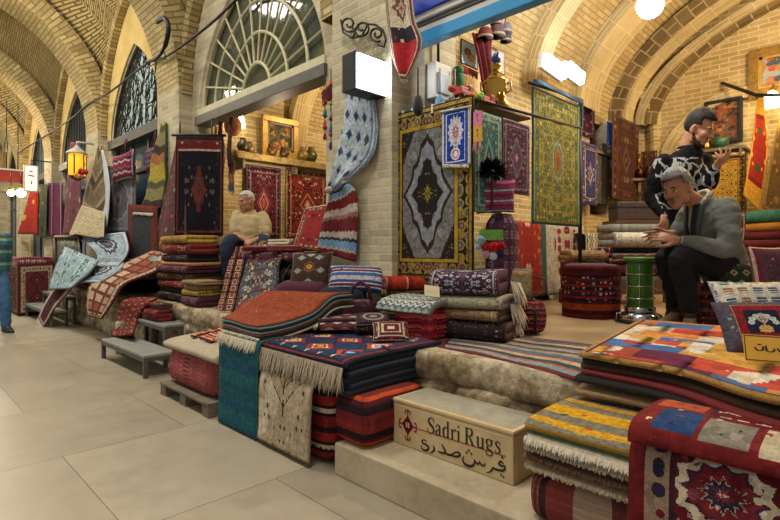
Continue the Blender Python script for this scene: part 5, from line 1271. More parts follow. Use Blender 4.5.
gb = thing('globe_lamp', atT(650, 5, 5.0), 'round white glowing globe lamp hanging high in the middle of the shop vault', 'lamp'); ball('globe', atT(650, 5, 5.0), .125, glow('globe', '#eef6ff', 30.0), gb, seg=20); p = atT(650, 5, 5.0); tube('cord', [p+V((0, 0, .12)), p+V((0, 0, 1.3))], .008, M_BLK, gb, 6); lathe('holder', [(.03, .11), (.045, .12), (.04, .2), (.015, .22)], p, M_BRASS, gb)
wl = at(772, 100, X=8.9); k = thing('wall_lamp', wl, 'white glass wall lamp glowing beside the gilt framed picture', 'lamp'); lathe('shade', [(.13, -.09), (.125, -.04), (.09, .05), (.05, .11), (.03, .13)], wl, glow('wall_lamp', '#ffe2a8', 14.0), k); tube('arm', [wl+V((0, 0, .13)), wl+V((.1, 0, .24)), wl+V((.34, 0, .22))], .014, M_BRASS, k, 8); lathe('gallery', [(.03, .12), (.04, .13), (.02, .17)], wl, M_BRASS, k)

# ================================================================== goods against the side wall
MIX = lambda nm, W, L, f, pal, sz=.06: (lambda r: (r.motif(sz, pal, .34, rnd=.8), r.border([(.012, pal[0]), (.05, f, pal, .05), (.01, pal[-1])]), r.done())[-1])(Rug(nm, W, L, .008, f))
# display bench with rugs hanging down
M_BENCH = M_WOOD
bn = thing('display_bench', (6.1, 3.2, .6), 'low wooden bench under the hanging red and white rugs by the side wall', 'bench'); box('top', 4.95, 7.25, 3.02, 3.36, 1.36, 1.40, M_BENCH, bn)
for x in (5.0, 6.1, 7.2): box('leg', x-.03, x+.03, 3.06, 3.12, .6, 1.36, M_BENCH, bn); box('leg', x-.03, x+.03, 3.28, 3.34, .6, 1.36, M_BENCH, bn)
def side_drape(nm, px0, px1, zt, zb, mats, lab, th=.02, Yf=2.985, sd=0, fr=None, amp=.008, dp=.34):
    x0, x1 = at(px0, 250, Y=Yf).x, at(px1, 250, Y=Yf).x
    P = catmull([(0, Yf+dp, zt), (0, Yf+.12, zt+.01), (0, Yf+.03, zt-.005), (0, Yf, zt-.05), (0, Yf-.01, (zt+zb)/2), (0, Yf-.03, zb)], 30)
    def fn(u, v):
        p = P[min(30, int(round(v*30)))]; return V((x0+(x1-x0)*u, p.y-amp*math.sin(u*8+sd)*v, p.z))
    o = cloth(nm, fn, 20, 30, th, mats, None, .004, sd); tag(o, lab, 'rug', None)
    if fr: fringe(o, [(x0, Yf-.035, zb), (x1, Yf-.035, zb)], (0, -.1, -1), .07, 80, fr, .006)
    return o
def stackpads(x, y, z, rz, W, D, lst, grp):
    for h, n, mt, lab in lst:
        folded('folded_rug', [mt, mt], (x+random.uniform(-.012, .012), y+random.uniform(-.012, .012), z), rz+random.uniform(-.05, .05), W, D, h-.002, n, lab, 'rug', grp, wob=.0); z += h
    return z
stackpads(5.3, 3.21, 1.402, 0, .7, .25, [(.09, 2, M_WOOL['red'], 'dark red folded rug on the bench under the hanging red rug'), ], 'folded rugs on the bench')
stackpads(6.25, 3.21, 1.402, 0, .9, .25, [(.09, 2, M_WOOL['cream'], 'cream folded rug on the bench under the white and red rug')], 'folded rugs on the bench')
R1 = MIX('red_tribal', .8, 1.2, '#8a2e28', ['#2a2030', '#b09a84', '#6a1c20', '#3a3a4a', '#a8602c'], .11)
side_drape('draped_rug', 514, 541, 1.52, .66, [R1, M_WOOL['red']], 'brick red tribal rug hanging over the bench beside the mauve bundle', sd=1)
side_drape('draped_rug', 540.5, 546, 1.525, .66, [plain('#2f4a44', .95), M_WOOL['green']], 'narrow dark green rug edge hanging between the red and the white rugs', sd=2)
R2 = Rug('white_red', 1.0, 1.2, .01, '#aaa293'); R2.motif(.16, ['#7a2026', '#8a2a2e'], .38, rnd=.3, ring='#aaa293'); R2.lay(c('#aaa293'), R2.m('LESS_THAN', R2.e, .20)); R2.motif(.05, ['#7a3a34', '#aaa293', '#8a7a64'], .2, R2.band(.05, .18)); 
side_drape('draped_rug', 546, 585, 1.53, .66, [R2.done(), M_WOOL['cream']], 'white rug with large dark red flowers hanging over the bench', sd=3, fr=M_FRW)
R3 = Rug('black_white', .55, .9, .01, '#b4ac9c'); R3.stripes([(.05, '#b4ac9c'), (.016, '#2a2624'), (.035, '#a89e8c'), (.016, '#2a2624')], 'x', zig=.8, zp=.12); R3.border([(.02, '#3a2a28')])
side_drape('draped_rug', 587, 611, 1.42, .78, [R3.done(), M_WOOL['cream']], 'small white rug with black zigzags hanging behind the round pouf', sd=4, Yf=2.80, dp=.2, fr=M_FRW)
stackpads(7.22, 2.96, .602, 0, .62, .30, [(.26, 3, M_WOOL['plum'], 'plum folded rug at the foot of the heap behind the pouf'), (.27, 3, M_WOOL['brown'], 'brown folded rug midway in the heap behind the pouf'), (.27, 3, plain('#7a5048', .95, 0, .3, 30), 'dusty pink folded rug high in the heap behind the pouf')], 'heap behind the pouf')
# pouf
pf = thing('pouf', (4.57, 1.99, .602), 'round woven pouf with maroon, orange and flowered bands on the platform floor', 'pouf')
r = Rug('pouf_side', 1.5, .46, .006, '#5a1a1c'); 
bands = [(.03, '#6a1c1c'), (.045, '#3a1418'), (.05, '#8a3818'), (.02, '#4a1a1c'), (.032, '#241620'), (.018, '#7a2424'), (.032, '#2a1a3a'), (.018, '#6a2020'), (.032, '#201820'), (.018, '#7a2424'), (.034, '#3a1c34'), (.018, '#6a2020'), (.034, '#241820'), (.05, '#4a1820')]
acc = -.23; MK = None
for w, h in bands:
    mk = r.rect(-2, 2, -acc-w, -acc); r.lay(c(h), mk)
    if h in ('#241620', '#2a1a3a', '#201820', '#3a1c34', '#241820'): r.motif(.045, ['#b8a488', '#a8402c', '#b88a34', '#8a2a40', '#6a8a9a'], .28, mk, mirror=False, rnd=.35)
    acc += w
PS = r.done()
def poufside(u, v):
    a = -u*6.2832; rr = .235*(1+.02*math.sin(math.pi*v)); return V((4.57+rr*math.cos(a), 1.99+rr*math.sin(a), .604+.455*(1-v)))
cloth('side', poufside, 48, 16, .012, [PS, PS], pf)
lathe('top', [(.23, .44), (.228, .456), (.20, .468), (.1, .474), (.01, .475)], (4.57, 1.99, .604), plain('#5a3440', .95, 0, .4, 30), pf, 40); lathe('underside', [(.22, .0), (.224, .03)], (4.57, 1.99, .602), M_WOOL['plum'], pf, 32)
# paraffin stove
sx, sy = at(640, 322, Z=.6).x, at(640, 322, Z=.6).y; so = thing('stove', (sx, sy, .602), 'green cylindrical paraffin stove with chrome guard rings in front of the seated man', 'stove'); sp = (sx, sy, .602)
lathe('tank', [(.155, .0), (.168, .012), (.168, .055), (.15, .072), (.12, .08)], sp, M_CHROME, so, 32); lathe('base_ring', [(.19, .0), (.195, .008), (.19, .016), (.17, .018)], sp, M_BLK, so, 32); lathe('burner', [(.10, .08), (.118, .09), (.118, .125), (.10, .13)], sp, M_CHROME, so, 28)
lathe('chimney', [(.095, .13), (.095, .49), (.09, .50)], sp, M_GREEN, so, 28); lathe('top_plate', [(.10, .50), (.128, .505), (.132, .53), (.12, .54), (.09, .535), (.02, .535)], sp, M_GREEN, so, 28)
for z in (.20, .30, .40): bm = bmesh.new(); add_tube(bm, [(sx+.112*math.cos(a*.2094), sy+.112*math.sin(a*.2094), sp[2]+z) for a in range(31)], .005, 6); frombm('guard_ring', bm, M_CHROME, so, True)
for k in range(6): a = k*1.047+.3; tube('guard_rod', [(sx+.112*math.cos(a), sy+.112*math.sin(a), sp[2]+.12), (sx+.112*math.cos(a), sy+.112*math.sin(a), sp[2]+.51)], .004, M_CHROME, so, 6)
for k in range(3): a = k*2.094+2.2; tube('foot', [(sx+.185*math.cos(a), sy+.185*math.sin(a), sp[2]), (sx+.185*math.cos(a), sy+.185*math.sin(a), sp[2]+.07), (sx+.15*math.cos(a), sy+.15*math.sin(a), sp[2]+.07)], .006, M_CHROME, so, 6)
tube('bail_handle', [(sx+.118*math.cos(a)+.03, sy+.118*math.sin(a)-.03, sp[2]+.30+.04*math.sin(a*2)) for a in (-.2, -.6, -1.0, -1.4)], .004, M_CHROME, so, 6)
# white stack on a low table behind the stove
wt = thing('low_table', (6.02, 2.15, .6), 'low wooden table carrying the white folded rugs behind the stove', 'table'); box('top', 5.66, 6.38, 1.85, 2.45, .88, .91, M_WOOD, wt)
for x in (5.70, 6.34):
    for y in (1.89, 2.41): box('leg', x-.025, x+.025, y-.025, y+.025, .6, .88, M_WOOD, wt)
WR = MIX('white_speck', .6, 1.8, '#c2bdb0', ['#8a8a84', '#c4beb0', '#8a8478'], .05); CL = Rug('colour_mix', .6, 1.6, .012, '#5a2c34'); CL.stripes([(.05, '#5a2c34'), (.04, '#a89878'), (.05, '#2a4a5a'), (.06, '#7a2a3a'), (.03, '#c0a050'), (.05, '#3a2a34')], zig=.4, zp=.12); CLm = CL.done()
stackpads(6.02, 2.15, .912, -math.pi/4, .62, .46, [(.14, 2, M_WOOL['plum'], 'plum folded rug lowest on the low table behind the stove'), (.18, 3, CLm, 'many coloured folded rug on the low table beneath the white rugs'), (.17, 2, WR, 'thick white speckled rug folded on the low table'), (.09, 1, WR, 'thin white rug lying topmost on the low table')], 'folded rugs on the low table')
stackpads(5.55, 2.52, .602, -math.pi/4, .40, .34, [(.16, 2, M_WOOL['red'], 'dark red folded rug on the floor between pouf and low table'), (.15, 2, CLm, 'many coloured folded rug on the floor between pouf and low table'), (.17, 2, M_WOOL['plum'], 'plum folded rug on the floor heap beside the low table'), (.12, 2, M_WOOL['tan'], 'tan folded rug topping the floor heap beside the low table')], 'floor heap beside the low table')
sc1 = thing('leather_case', at(634, 221, X=7.4), 'dark leather case on a stand behind the white folded rugs', 'case'); p = at(634, 221, X=7.4)
bm = bmesh.new(); add_box(bm, -.30, .30, -.14, .14, 0, .26, Matrix.Translation(p) @ Matrix.Rotation(-.75, 4, 'Z'), .02); frombm('body', bm, plain('#3a2a28', .5, 0, .25, 20), sc1); bm = bmesh.new(); add_box(bm, -.305, .305, -.145, .145, .17, .19, Matrix.Translation(p) @ Matrix.Rotation(-.75, 4, 'Z')); frombm('band', bm, M_BLK, sc1)
cs_ = thing('wooden_chest', (7.41, p.y, .6), 'wooden chest under the dark leather case', 'chest'); bm = bmesh.new(); add_box(bm, -.36, .36, -.2, .2, .602, p.z-.002, Matrix.Translation((p.x, p.y, 0)) @ Matrix.Rotation(-.75, 4, 'Z'), .01); frombm('body', bm, plain('#4a3220', .6), cs_); bm = bmesh.new(); add_box(bm, -.365, .365, -.205, .205, p.z-.12, p.z-.1, Matrix.Translation((p.x, p.y, 0)) @ Matrix.Rotation(-.75, 4, 'Z')); frombm('lid_edge', bm, M_BLK, cs_)
# niche shelf rugs and the carpet between the niches
YW = 3.33
def wallrug(nm, plane, TL, BR, pal, f, lab, sz=.12, th=.015, edge=None, W=.9, L=1.3, amp=.01, cat='rug', med=None):
    m_ = Rug('w_'+nm+str(TL[0]), W, L, .014, f); m_.motif(sz, pal, .36, rnd=.8, ring=edge); 
    if med: m_.med([(i*.25, h) for i, h in enumerate(med)], W*.24, L*.26, lobes=4)
    m_.border([(.03, pal[0]), (.10, f, pal, .09), (.02, pal[-1])]); return hung(nm, plane, TL, BR, th, [m_.done(), plain(f, .95)], lab, amp, cat=cat)
wallrug('hung_rug', ('Y', 3.05), (613, 113), (639, 203), ['#5c4436', '#6e5c48', '#33201e', '#5a3328'], '#43291f', 'brown red carpet hanging on the pier between the two niches', .14, med=['#6e5c48', '#33201e', '#5c4436', '#45291f'])
wallrug('hung_rug', ('Y', 3.36), (579, 92), (595, 140), ['#4a2a4a', '#8a3a44', '#2a3a5a', '#9a8a70'], '#3a1c34', 'dark purple rug hanging inside the first niche', .12)
wallrug('hung_rug', ('Y', 3.2), (583, 141), (598, 206), ['#5a4a8a', '#a87a3a', '#8a3a2a', '#a8a08c'], '#3a3a64', 'indigo rug with orange medallion beside the tall gold carpet', .1, med=['#b8742a', '#3a3a64', '#a8a08c', '#5a4a8a'])
wallrug('hung_rug', ('Y', 3.24), (598, 141), (608, 205), ['#7a6a54', '#5a4a3a', '#8a7a6a', '#4a5a5a'], '#5a5044', 'narrow grey brown rug hanging second from the tall gold carpet', .1)
wallrug('hung_rug', ('Y', 3.26), (607, 143), (617, 200), ['#6a4a3a', '#8a6a54', '#3a2a2a'], '#4e3a30', 'narrow dark brown rug third from the tall gold carpet', .1)
wallrug('hung_rug', ('X', 8.72), (641, 152), (657, 214), ['#5a3a2a', '#8a6a4a', '#3a2420'], '#4a2e24', 'dark brown rug hanging under the corner niche', .12)
ns = thing('niche_shelf', (8.0, 3.3, 2.5), 'narrow shelf with cloth along the side wall under the first niche', 'shelf'); box('board', 7.0, 8.45, 3.2, 3.37, 2.66, 2.70, M_WOOD, ns); box('bracket', 7.3, 7.34, 3.22, 3.37, 2.5, 2.66, M_WOOD, ns); box('bracket', 8.2, 8.24, 3.22, 3.37, 2.5, 2.66, M_WOOD, ns)
p = at(606, 139, Y=3.29); p.z = 2.702; vs_ = lathe('vase', [(.07, 0), (.12, .06), (.17, .22), (.15, .38), (.08, .48), (.09, .52)], p, plain('#a8a090', .6, 0, .2, 10)); tag(vs_, 'big pale pottery vase on the shelf beside the first niche', 'vase')
p2 = at(611.5, 139, Y=3.15); bs_ = wallrug('hung_cloth', ('Y', 3.15), (608, 121), (613, 148), ['#c0c0c4', '#2a4a9a', '#3a5aa8'], '#2a4a9a', 'narrow blue and white scarf hanging in front of the pottery vase', .12, cat='cloth')
for i, (px, py, h, s, lab) in enumerate(((644, 138, '#8a6428', .13, 'tall brass ewer standing in the corner niche'), (650, 142, '#6a4a20', .09, 'round brass pot beside the ewer in the corner niche'), (640, 142, '#4a2c1c', .08, 'dark copper pot in front of the corner niche'))):
    p = at(px, py, X=8.70); p.z = 2.36
    if i == 0: k = lathe('brass_ewer', [(.05, 0), (.08, .06), (.085, .14), (.04, .24), (.025, .32), (.035, .38), (.01, .42)], p+V((.12, .12, 0)), plain(h, .3, .9), None)
    else: k = lathe('brass_pot', [(s*.6, 0), (s, s*.7), (s, s*1.2), (s*.6, s*1.7), (s*.7, s*1.9)], p, plain(h, .3, .9), None)
    tag(k, lab, 'pot')
cb = thing('corner_shelf', (8.6, 3.0, 2.3), 'small shelf holding brass pots under the corner niche', 'shelf'); bm = bmesh.new(); add_box(bm, .0, .72, -.22, 0.1, 2.32, 2.358, Matrix.Translation((8.62, 3.30, 0)) @ Matrix.Rotation(-math.pi/4, 4, 'Z')); frombm('board', bm, M_WOOD, cb)
# ---- back wall -----------------------------------------------------------------
XB = 9.2
def framed(nm, X, TL, BR, fw, fmat, imat, lab, lip=None, depth=.06):
    a, b = at(*TL, X=X), at(*BR, X=X); y0, y1 = b.y, a.y; z0, z1 = b.z, a.z
    k = thing(nm, (X, (y0+y1)/2, z0), lab, 'picture'); box('image', X-.012, X, y0+fw*.7, y1-fw*.7, z0+fw*.7, z1-fw*.7, imat, k, 0); 
    bm = bmesh.new()
    for q in ((y0, y1, z0, z0+fw), (y0, y1, z1-fw, z1), (y0, y0+fw, z0+fw, z1-fw), (y1-fw, y1, z0+fw, z1-fw)): add_box(bm, X-depth, X+.01, *q, None, .006)
    frombm('frame', bm, fmat, k)
    if lip:
        bm = bmesh.new(); f2 = fw*.3
        for q in ((y0+fw, y1-fw, z0+fw, z0+fw+f2), (y0+fw, y1-fw, z1-fw-f2, z1-fw), (y0+fw, y0+fw+f2, z0+fw, z1-fw), (y1-fw-f2, y1-fw, z0+fw, z1-fw)): add_box(bm, X-depth*.6, X, *q)
        frombm('inner_lip', bm, lip, k)
    return k
def pict(nm, stops, scale):
    t = NT(nm); v = t.obj(); n1 = t.noise(v, scale, 4.0, .7); vn = t.voro(v, scale*2.2, .9); k = t.m('ADD', t.m('MULTIPLY', n1, .6), t.m('MULTIPLY', t.sep(vn.outputs['Color'])[0], .4))
    return t.bsdf(t.ramp(k, [(p, c(h)) for p, h in stops]), .7)
M_GILT = plain('#8a6a2c', .4, .5, .3, 20, .2)
framed('wall_picture', XB, (705, 103), (743, 141), .05, M_BLK, pict('rug_picture', [(0, '#3a1c14'), (.4, '#7a4a24'), (.5, '#8a3a24'), (.6, '#4a4a30'), (.7, '#a87a3c')], 9), 'dark framed tapestry hanging on the back wall above the green bowl')
framed('gilt_picture', XB, (749, 52), (800, 92), .13, M_GILT, pict('scene_picture', [(0, '#3a4a5a'), (.35, '#a87a4a'), (.46, '#b04a2c'), (.55, '#8aa0a8'), (.66, '#b8a47a')], 6), 'gilt framed colourful picture high on the back wall beside the wall lamp', plain('#b08c40', .4, .4))
sh = thing('wall_shelf', (9.0, 1.7, 2.3), 'wooden wall shelf with a pole under the dark framed tapestry', 'shelf'); a, b = at(699, 152, X=8.95), at(747, 148, X=8.95); box('board', 8.78, 9.23, b.y, a.y, a.z-.04, a.z, M_WOOD, sh); tube('pole', [(8.80, a.y, a.z-.12), (8.80, b.y, a.z-.12)], .025, plain('#a88a54', .6), sh)
for y in (a.y-.05, b.y+.05): box('bracket', 8.76, 9.23, y-.015, y+.015, a.z-.16, a.z-.04, M_WOOD, sh)
p = at(720, 147, X=8.95); p.z = a.z; bw = lathe('green_bowl', [(.04, 0), (.08, .02), (.12, .09), (.11, .15), (.09, .18), (.085, .18), (.10, .09), (.03, .03)], p+V((0, 0, .001)), plain('#245038', .35, 0, .2, 14)); tag(bw, 'glossy green pottery bowl on the wall shelf', 'bowl')
p = at(706, 148, X=8.93); p.z = a.z; bw = lathe('spice_jar', [(.06, 0), (.08, .06), (.05, .14), (.055, .2), (.02, .24)], p+V((0, 0, .001)), M_BRASS); tag(bw, 'small brass jar on the wall shelf near the standing man', 'jar')
r = Rug('gold_tile', .8, 1.1, .01, '#3a2c14'); r.lay(c('#a07c2c'), r.inside(.14)); r.motif(.075, ['#4a3814', '#4a3814', '#6a5020'], .27, r.inside(.15), rnd=.3, ring='#c09a48'); r.border([(.03, '#5a4420'), (.08, '#3a2c18', ['#8a6a2c', '#6a5024'], .06), (.02, '#a07c34')])
hung('hung_rug', ('X', 8.80), (700, 156), (746, 214), .02, [r.done(), M_WOOL['brown']], 'gold rug with a dark tile pattern hanging from the wall shelf', .01)
def runner(nm, A, B, f, pal, lab, W=.5, L=1.6, sz=.11, bands=None, amp=.02):
    m_ = Rug('r_'+nm+lab[:6], W, L, .014, f); m_.motif(sz, pal, .38, rnd=.8)
    if bands:
        for y0, y1, h in bands: m_.lay(c(h), m_.rect(-5, 5, y0, y1))
    m_.border([(.035, pal[0]), (.02, pal[-1])]); q = ruled(A, B, 34)
    o = cloth(nm, q, 14, 34, .012, [m_.done(), plain(f, .95)], None, .012); tag(o, lab, 'rug'); return o
runner('twisted_runner', [at(757, 96, X=8.6), at(752, 140, X=8.6), at(743, 195, X=8.6)], [at(763, 96, X=8.55), at(768, 150, X=8.6), at(760, 212, X=8.7)], '#8a2a1c', ['#c08a2c', '#3a4a2a', '#b8a060', '#a83a24', '#c8a050'], 'yellow edged red floral runner hanging gathered at the top on the back wall', .55, 1.7, .13, [(.55, .85, '#b8862c'), (-.85, -.55, '#b8862c'), (.48, .55, '#7a1c18'), (-.55, -.48, '#7a1c18')])
runner('twisted_runner', [at(785, 96, X=8.4), at(772, 150, X=8.45), at(762, 208, X=8.5)], [at(800, 96, X=8.4), at(800, 150, X=8.5), at(796, 224, X=8.5)], '#54401e', ['#8a6a30', '#3a3018', '#7a5a2c'], 'dark olive runner hanging beside the yellow edged runner', .6, 1.8, .12)
bk = thing('hanger_rod', (8.7, .9, 3.0), 'slanting dark rod sticking out of the back wall above the runners', 'rod'); tube('rod', [at(722, 83, X=9.2), at(756, 95, X=8.6), at(790, 95, X=8.4)], .025, M_BLK, bk, 6); tube('hook', [at(756, 95, X=8.6), at(757, 99, X=8.6)], .012, M_BLK, bk, 6)
# ---- heap behind the seated man ------------------------------------------------
stackpads(6.3, .72, .602, -.6, .9, .6, [(.28, 3, M_WOOL['black'], 'black folded rug at the bottom of the heap behind the seated man'), (.26, 3, M_WOOL['plum'], 'plum folded rug second in the heap behind the seated man'), (.24, 3, M_WOOL['red'], 'red folded rug third in the heap behind the seated man'), (.08, 1, plain('#b8741c', .95), 'thin orange rug high in the heap behind the seated man'), (.12, 1, plain('#3a6a50', .95, 0, .3, 20), 'green rug lying topmost in the heap behind the seated man')], 'heap behind the seated man')
r = Rug('figure_rug', .6, .55, .01, '#7a1c22'); r.lattice(.14, .16, [(0, .3, ['#7a98a4', '#8aa0a0']), (.3, .42, '#2f5a5a')], r.inside(.12)); r.motif(.05, ['#c0b8a8', '#2a3a3a', '#7a1c22'], .3, r.band(.04, .11), rnd=.3); r.border([(.015, '#6a1820'), (.02, '#b8b0a0')])
A_ = [at(700, 218, X=4.9), at(706, 240, X=4.85), at(716, 272, X=4.8)]; B_ = [at(746, 212, X=5.0), at(744, 240, X=4.95), at(735, 266, X=4.85)]
q_ = ruled(A_, B_, 20); o = cloth('leaning_rug', q_, 14, 20, .015, [r.done(), M_WOOL['red']], None, .006); tag(o, 'red rug with pale blue flowers leaning on the heap behind the seated man', 'rug')
r = Rug('green_cushion', .42, .42, .008, '#2a3a30'); r.lattice(.13, .13, [(0, .2, '#8a3a2a'), (.2, .33, '#b0a68c')], stag=True)
cushion('cushion', atT(737, 280, 3.7), (.6, -.8, 0), (.25, .2, .95), .27, .26, .12, [r.done(), M_WOOL['green']], 'dark green cushion with cream crosses behind the white dashed cushion')
r = Rug('purple_bag', .35, .42, .006, '#4a3038'); r.motif(.05, ['#8a7a78', '#5a2a3a', '#3a3a44', '#a08a7a'], .32); r.border([(.012, '#a08a78'), (.03, '#5a2430')])
cushion('cushion', atT(775, 275, 2.95), (.7, -.7, 0), (.15, .15, .95), .26, .34, .12, [r.done(), M_WOOL['plum']], 'mauve patterned cushion standing at the frame side above the vase cushion')
bundle('rug_bundle', (3.30, .50, .752), -.7, .30, .26, .16, [M_WOOL['brown'], M_WOOL['brown']], 'brown bundle behind the cushions on the patchwork pile', 'bundle', p=5)
stackpads(4.75, .20, .602, -.78, .5, .36, [(.3, 3, M_WOOL['black'], 'black folded rug under the scarlet bag'), (.3, 3, M_WOOL['plum'], 'plum folded rug just below the scarlet bag'), ], 'stack under the scarlet bag')
r = Rug('scarlet_bag', .4, .5, .01, '#9a1c24'); r.stripes([(.12, '#9a1c2c'), (.02, '#c0a080'), (.06, '#3a2a5a'), (.02, '#c0a080')])
cushion('cushion', (4.70, .24, 1.42), (.7, -.7, 0), (.1, .1, .95), .40, .42, .16, [r.done(), M_WOOL['red']], 'scarlet cushion with a violet band on the dark stack beside the wall hangings')
# ================================================================== brick pier: signs and cloths
bxs = thing('light_box', (2.70, 2.93, 2.41), 'glowing white box sign with black sides projecting from the brick pier', 'sign')
box('case', 2.50, 2.86, 2.87, 3.02, 2.40, 2.69, M_BLK, bxs, .006); box('lit_face', 2.515, 2.85, 2.858, 2.872, 2.415, 2.675, glow('sign_face', '#dcecff', 13.0), bxs, .002); box('arm', 2.7, 2.84, 2.93, 2.96, 2.69, 2.72, M_BLK, bxs)
ribbons('lettering', [[(.15+.1*k, .55+.05*math.sin(k*2), .02), (.2+.1*k, .55, .02)] for k in range(6)]+[[(.2, .38, .02), (.7, .38, .02)]], lambda x, y: V((2.515+.335*x, 2.857, 2.415+.26*y)), .001, (0, -1, 0), glow('faint_letters', '#c8d8e8', 2.2), bxs, 2)
br_ = thing('scroll_bracket', (2.76, 2.95, 2.75), 'black wrought iron scroll bracket above the glowing box sign', 'bracket')
def spiral(cx, cy, r0, turns, s, n=26, a0=0.0):
    return [(cx+r0*(1-.78*i/n)*math.cos(a0+s*turns*6.283*i/n), cy+r0*(1-.78*i/n)*math.sin(a0+s*turns*6.283*i/n)) for i in range(n+1)]
bm = bmesh.new()
def scr(pts, r=.009): add_tube(bm, [at(x, y, X=2.76) for x, y in pts], r, 6)
scr(spiral(349, 24, 9, 1.5, 1)); scr(spiral(362, 28, 9, 1.25, -1, a0=2.6)); scr(spiral(377, 34, 8, 1.4, 1, a0=1.2)); scr([(341, 20), (343, 32), (352, 38), (362, 36), (368, 24), (376, 25), (383, 30), (386, 40)]); scr([(352, 38), (356, 33), (352, 27)]); scr([(386, 40), (384, 47), (378, 45)])
frombm('scrollwork', bm, M_IRON, br_)
m = Rug('paisley', .40, .62, .005, '#a8b4bc'); m.lattice(.105, .115, [(0, .25, ['#2f4064', '#3f544a', '#4a3f60', '#2a4458']), (.25, .33, '#6f8092')], stag=True); m.motif(.03, ['#6a3a4a', '#3a5a4a', '#a8b4bc'], .2, mirror=False); m.stripes([(.02, '#6a7a8a'), (.015, '#a8b4bc')], 'x', m.rect(.14, .3, -1, 1)); PZ = m.done()
q_ = ruled([at(346, 92, X=2.76), at(343, 125, X=2.75), at(336, 160, X=2.74), at(328, 188, X=2.72)], [at(374, 92, X=2.79), at(377, 135, X=2.77), at(367, 162, X=2.74), at(333, 191, X=2.71)], 30)
o = cloth('paisley_cloth', lambda u, v: q_(u, v)+V((-.018*math.sin(u*9+v*2)*v, 0, 0)), 22, 30, .01, [PZ, plain('#8a9aa4', .9)], None, .01); tag(o, 'pale blue paisley cloth gathered to a knot hanging on the brick pier', 'cloth')
kn = at(329, 190, X=2.70); kt = ball('knot', kn, .035, plain('#a89a84', .95, 0, .3, 60), o, (1, 1.2, .9)); 
m = Rug('pier_kilim', .42, .62, .008, '#5a2224'); m.stripes([(.10, '#5e2022'), (.05, '#a2968a'), (.025, '#2a2a34'), (.06, '#6a8aa6'), (.02, '#a2968a'), (.09, '#64201f'), (.06, '#a2968a'), (.03, '#8a5a54')], zig=.5, zp=.05); m.motif(.07, ['#2a2a34', '#a8a094', '#5a2224', '#8a6a3a'], .16, mirror=False); 
q2_ = ruled([at(331, 192, X=2.72), at(326, 215, X=2.74), at(320, 240, X=2.74), at(318, 252, X=2.74)], [at(346, 180, X=2.74), at(358, 195, X=2.76), at(358, 235, X=2.76), at(356, 262, X=2.76)], 30)
o = cloth('hung_kilim', lambda u, v: q2_(u, v)+V((-.02*math.sin(u*8+1), 0, 0)), 20, 30, .01, [m.done(), M_WOOL['red']], None, .008); tag(o, 'maroon, white and blue kilim hanging below the paisley cloth on the pier', 'rug')
m = Rug('white_red_flag', .35, .5, .006, '#b0a48c'); m.lay(c('#962226'), m.rect(-1, 1, .02, .3)); m.lay(c('#2a2428'), m.rect(-1, 1, -.05, .03)); m.motif(.05, ['#b0a48c', '#8a3a34', '#4a3a3a'], .3, m.rect(-1, 1, -.05, .03), mirror=False); m.med([(0, '#8a4a3a'), (.4, '#b0a48c'), (.6, '#6a4a3a')], .09, .08, 0, -.15, 'd', 4, .2); m.border([(.015, '#b0a48c'), (.02, '#6a3a3a'), (.012, '#b0a48c'), (.008, '#5a2a2a')])
q3_ = ruled([at(384, -12, X=2.74), at(388, 30, X=2.74), at(393, 60, X=2.74), at(403, 82, X=2.74)], [at(412, -14, X=2.78), at(416, 20, X=2.78), at(423, 45, X=2.78), at(406, 83, X=2.75)], 24)
o = cloth('hung_rug', lambda u, v: q3_(u, v)+V((-.02*math.sin(u*9), 0, 0)), 16, 24, .01, [m.done(), M_WOOL['cream']], None, .006); tag(o, 'cream and scarlet rug hanging point down from the pier top beside the blue signboard', 'rug')
# tassel strings at the pier edge
rnd = random.Random(4)
for i, (px, y0, y1) in enumerate(((325, 85, 140), (331, 80, 150), (337, 82, 146), (342, 95, 160))):
    p = at(px, y0, X=2.88); n = 9; b = at(px, y1, X=2.88); k = thing('tassel_string', b, ['woven tassel string hanging at the lintel end by the pier', 'longest woven tassel string hanging second from the lintel end', 'woven tassel string hanging third from the lintel end', 'woven tassel string hanging closest to the paisley cloth'][i], 'ornament', 'tassel strings by the pier')
    tube('cord', [p+V((0, 0, .1)), b], .005, M_BLK, k, 5)
    for q in range(n):
        c1 = p.lerp(b, q/n); h = rnd.choice(['#6a1c28', '#8a2a34', '#2a4a6a', '#a08a4a', '#4a2a4a', '#8a8078', '#b05a2c', '#2f6a78'])
        if q % 2: ball('bead', c1, .022, plain(h, .9), k, seg=8)
        else: fringe(k, [c1+V((0, .02, 0)), c1-V((0, .02, 0))], (-.1, 0, -1), .075, 16, plain(h, .9), .005, name='tassel')
m = Rug('red_band', .3, .14, .006, '#4a1a20'); m.motif(.05, ['#8a3a34', '#2a3a4a', '#8a7a5a'], .34); m.border([(.01, '#8a3a34')])
o = cloth('hung_band', quad(at(321, 92, X=2.86), at(343, 72, X=2.86), at(343, 85, X=2.86), at(322, 106, X=2.86), .006), 14, 8, .012, [m.done(), M_WOOL['red']]); tag(o, 'short dark red woven band stretched above the tassel strings', 'band')

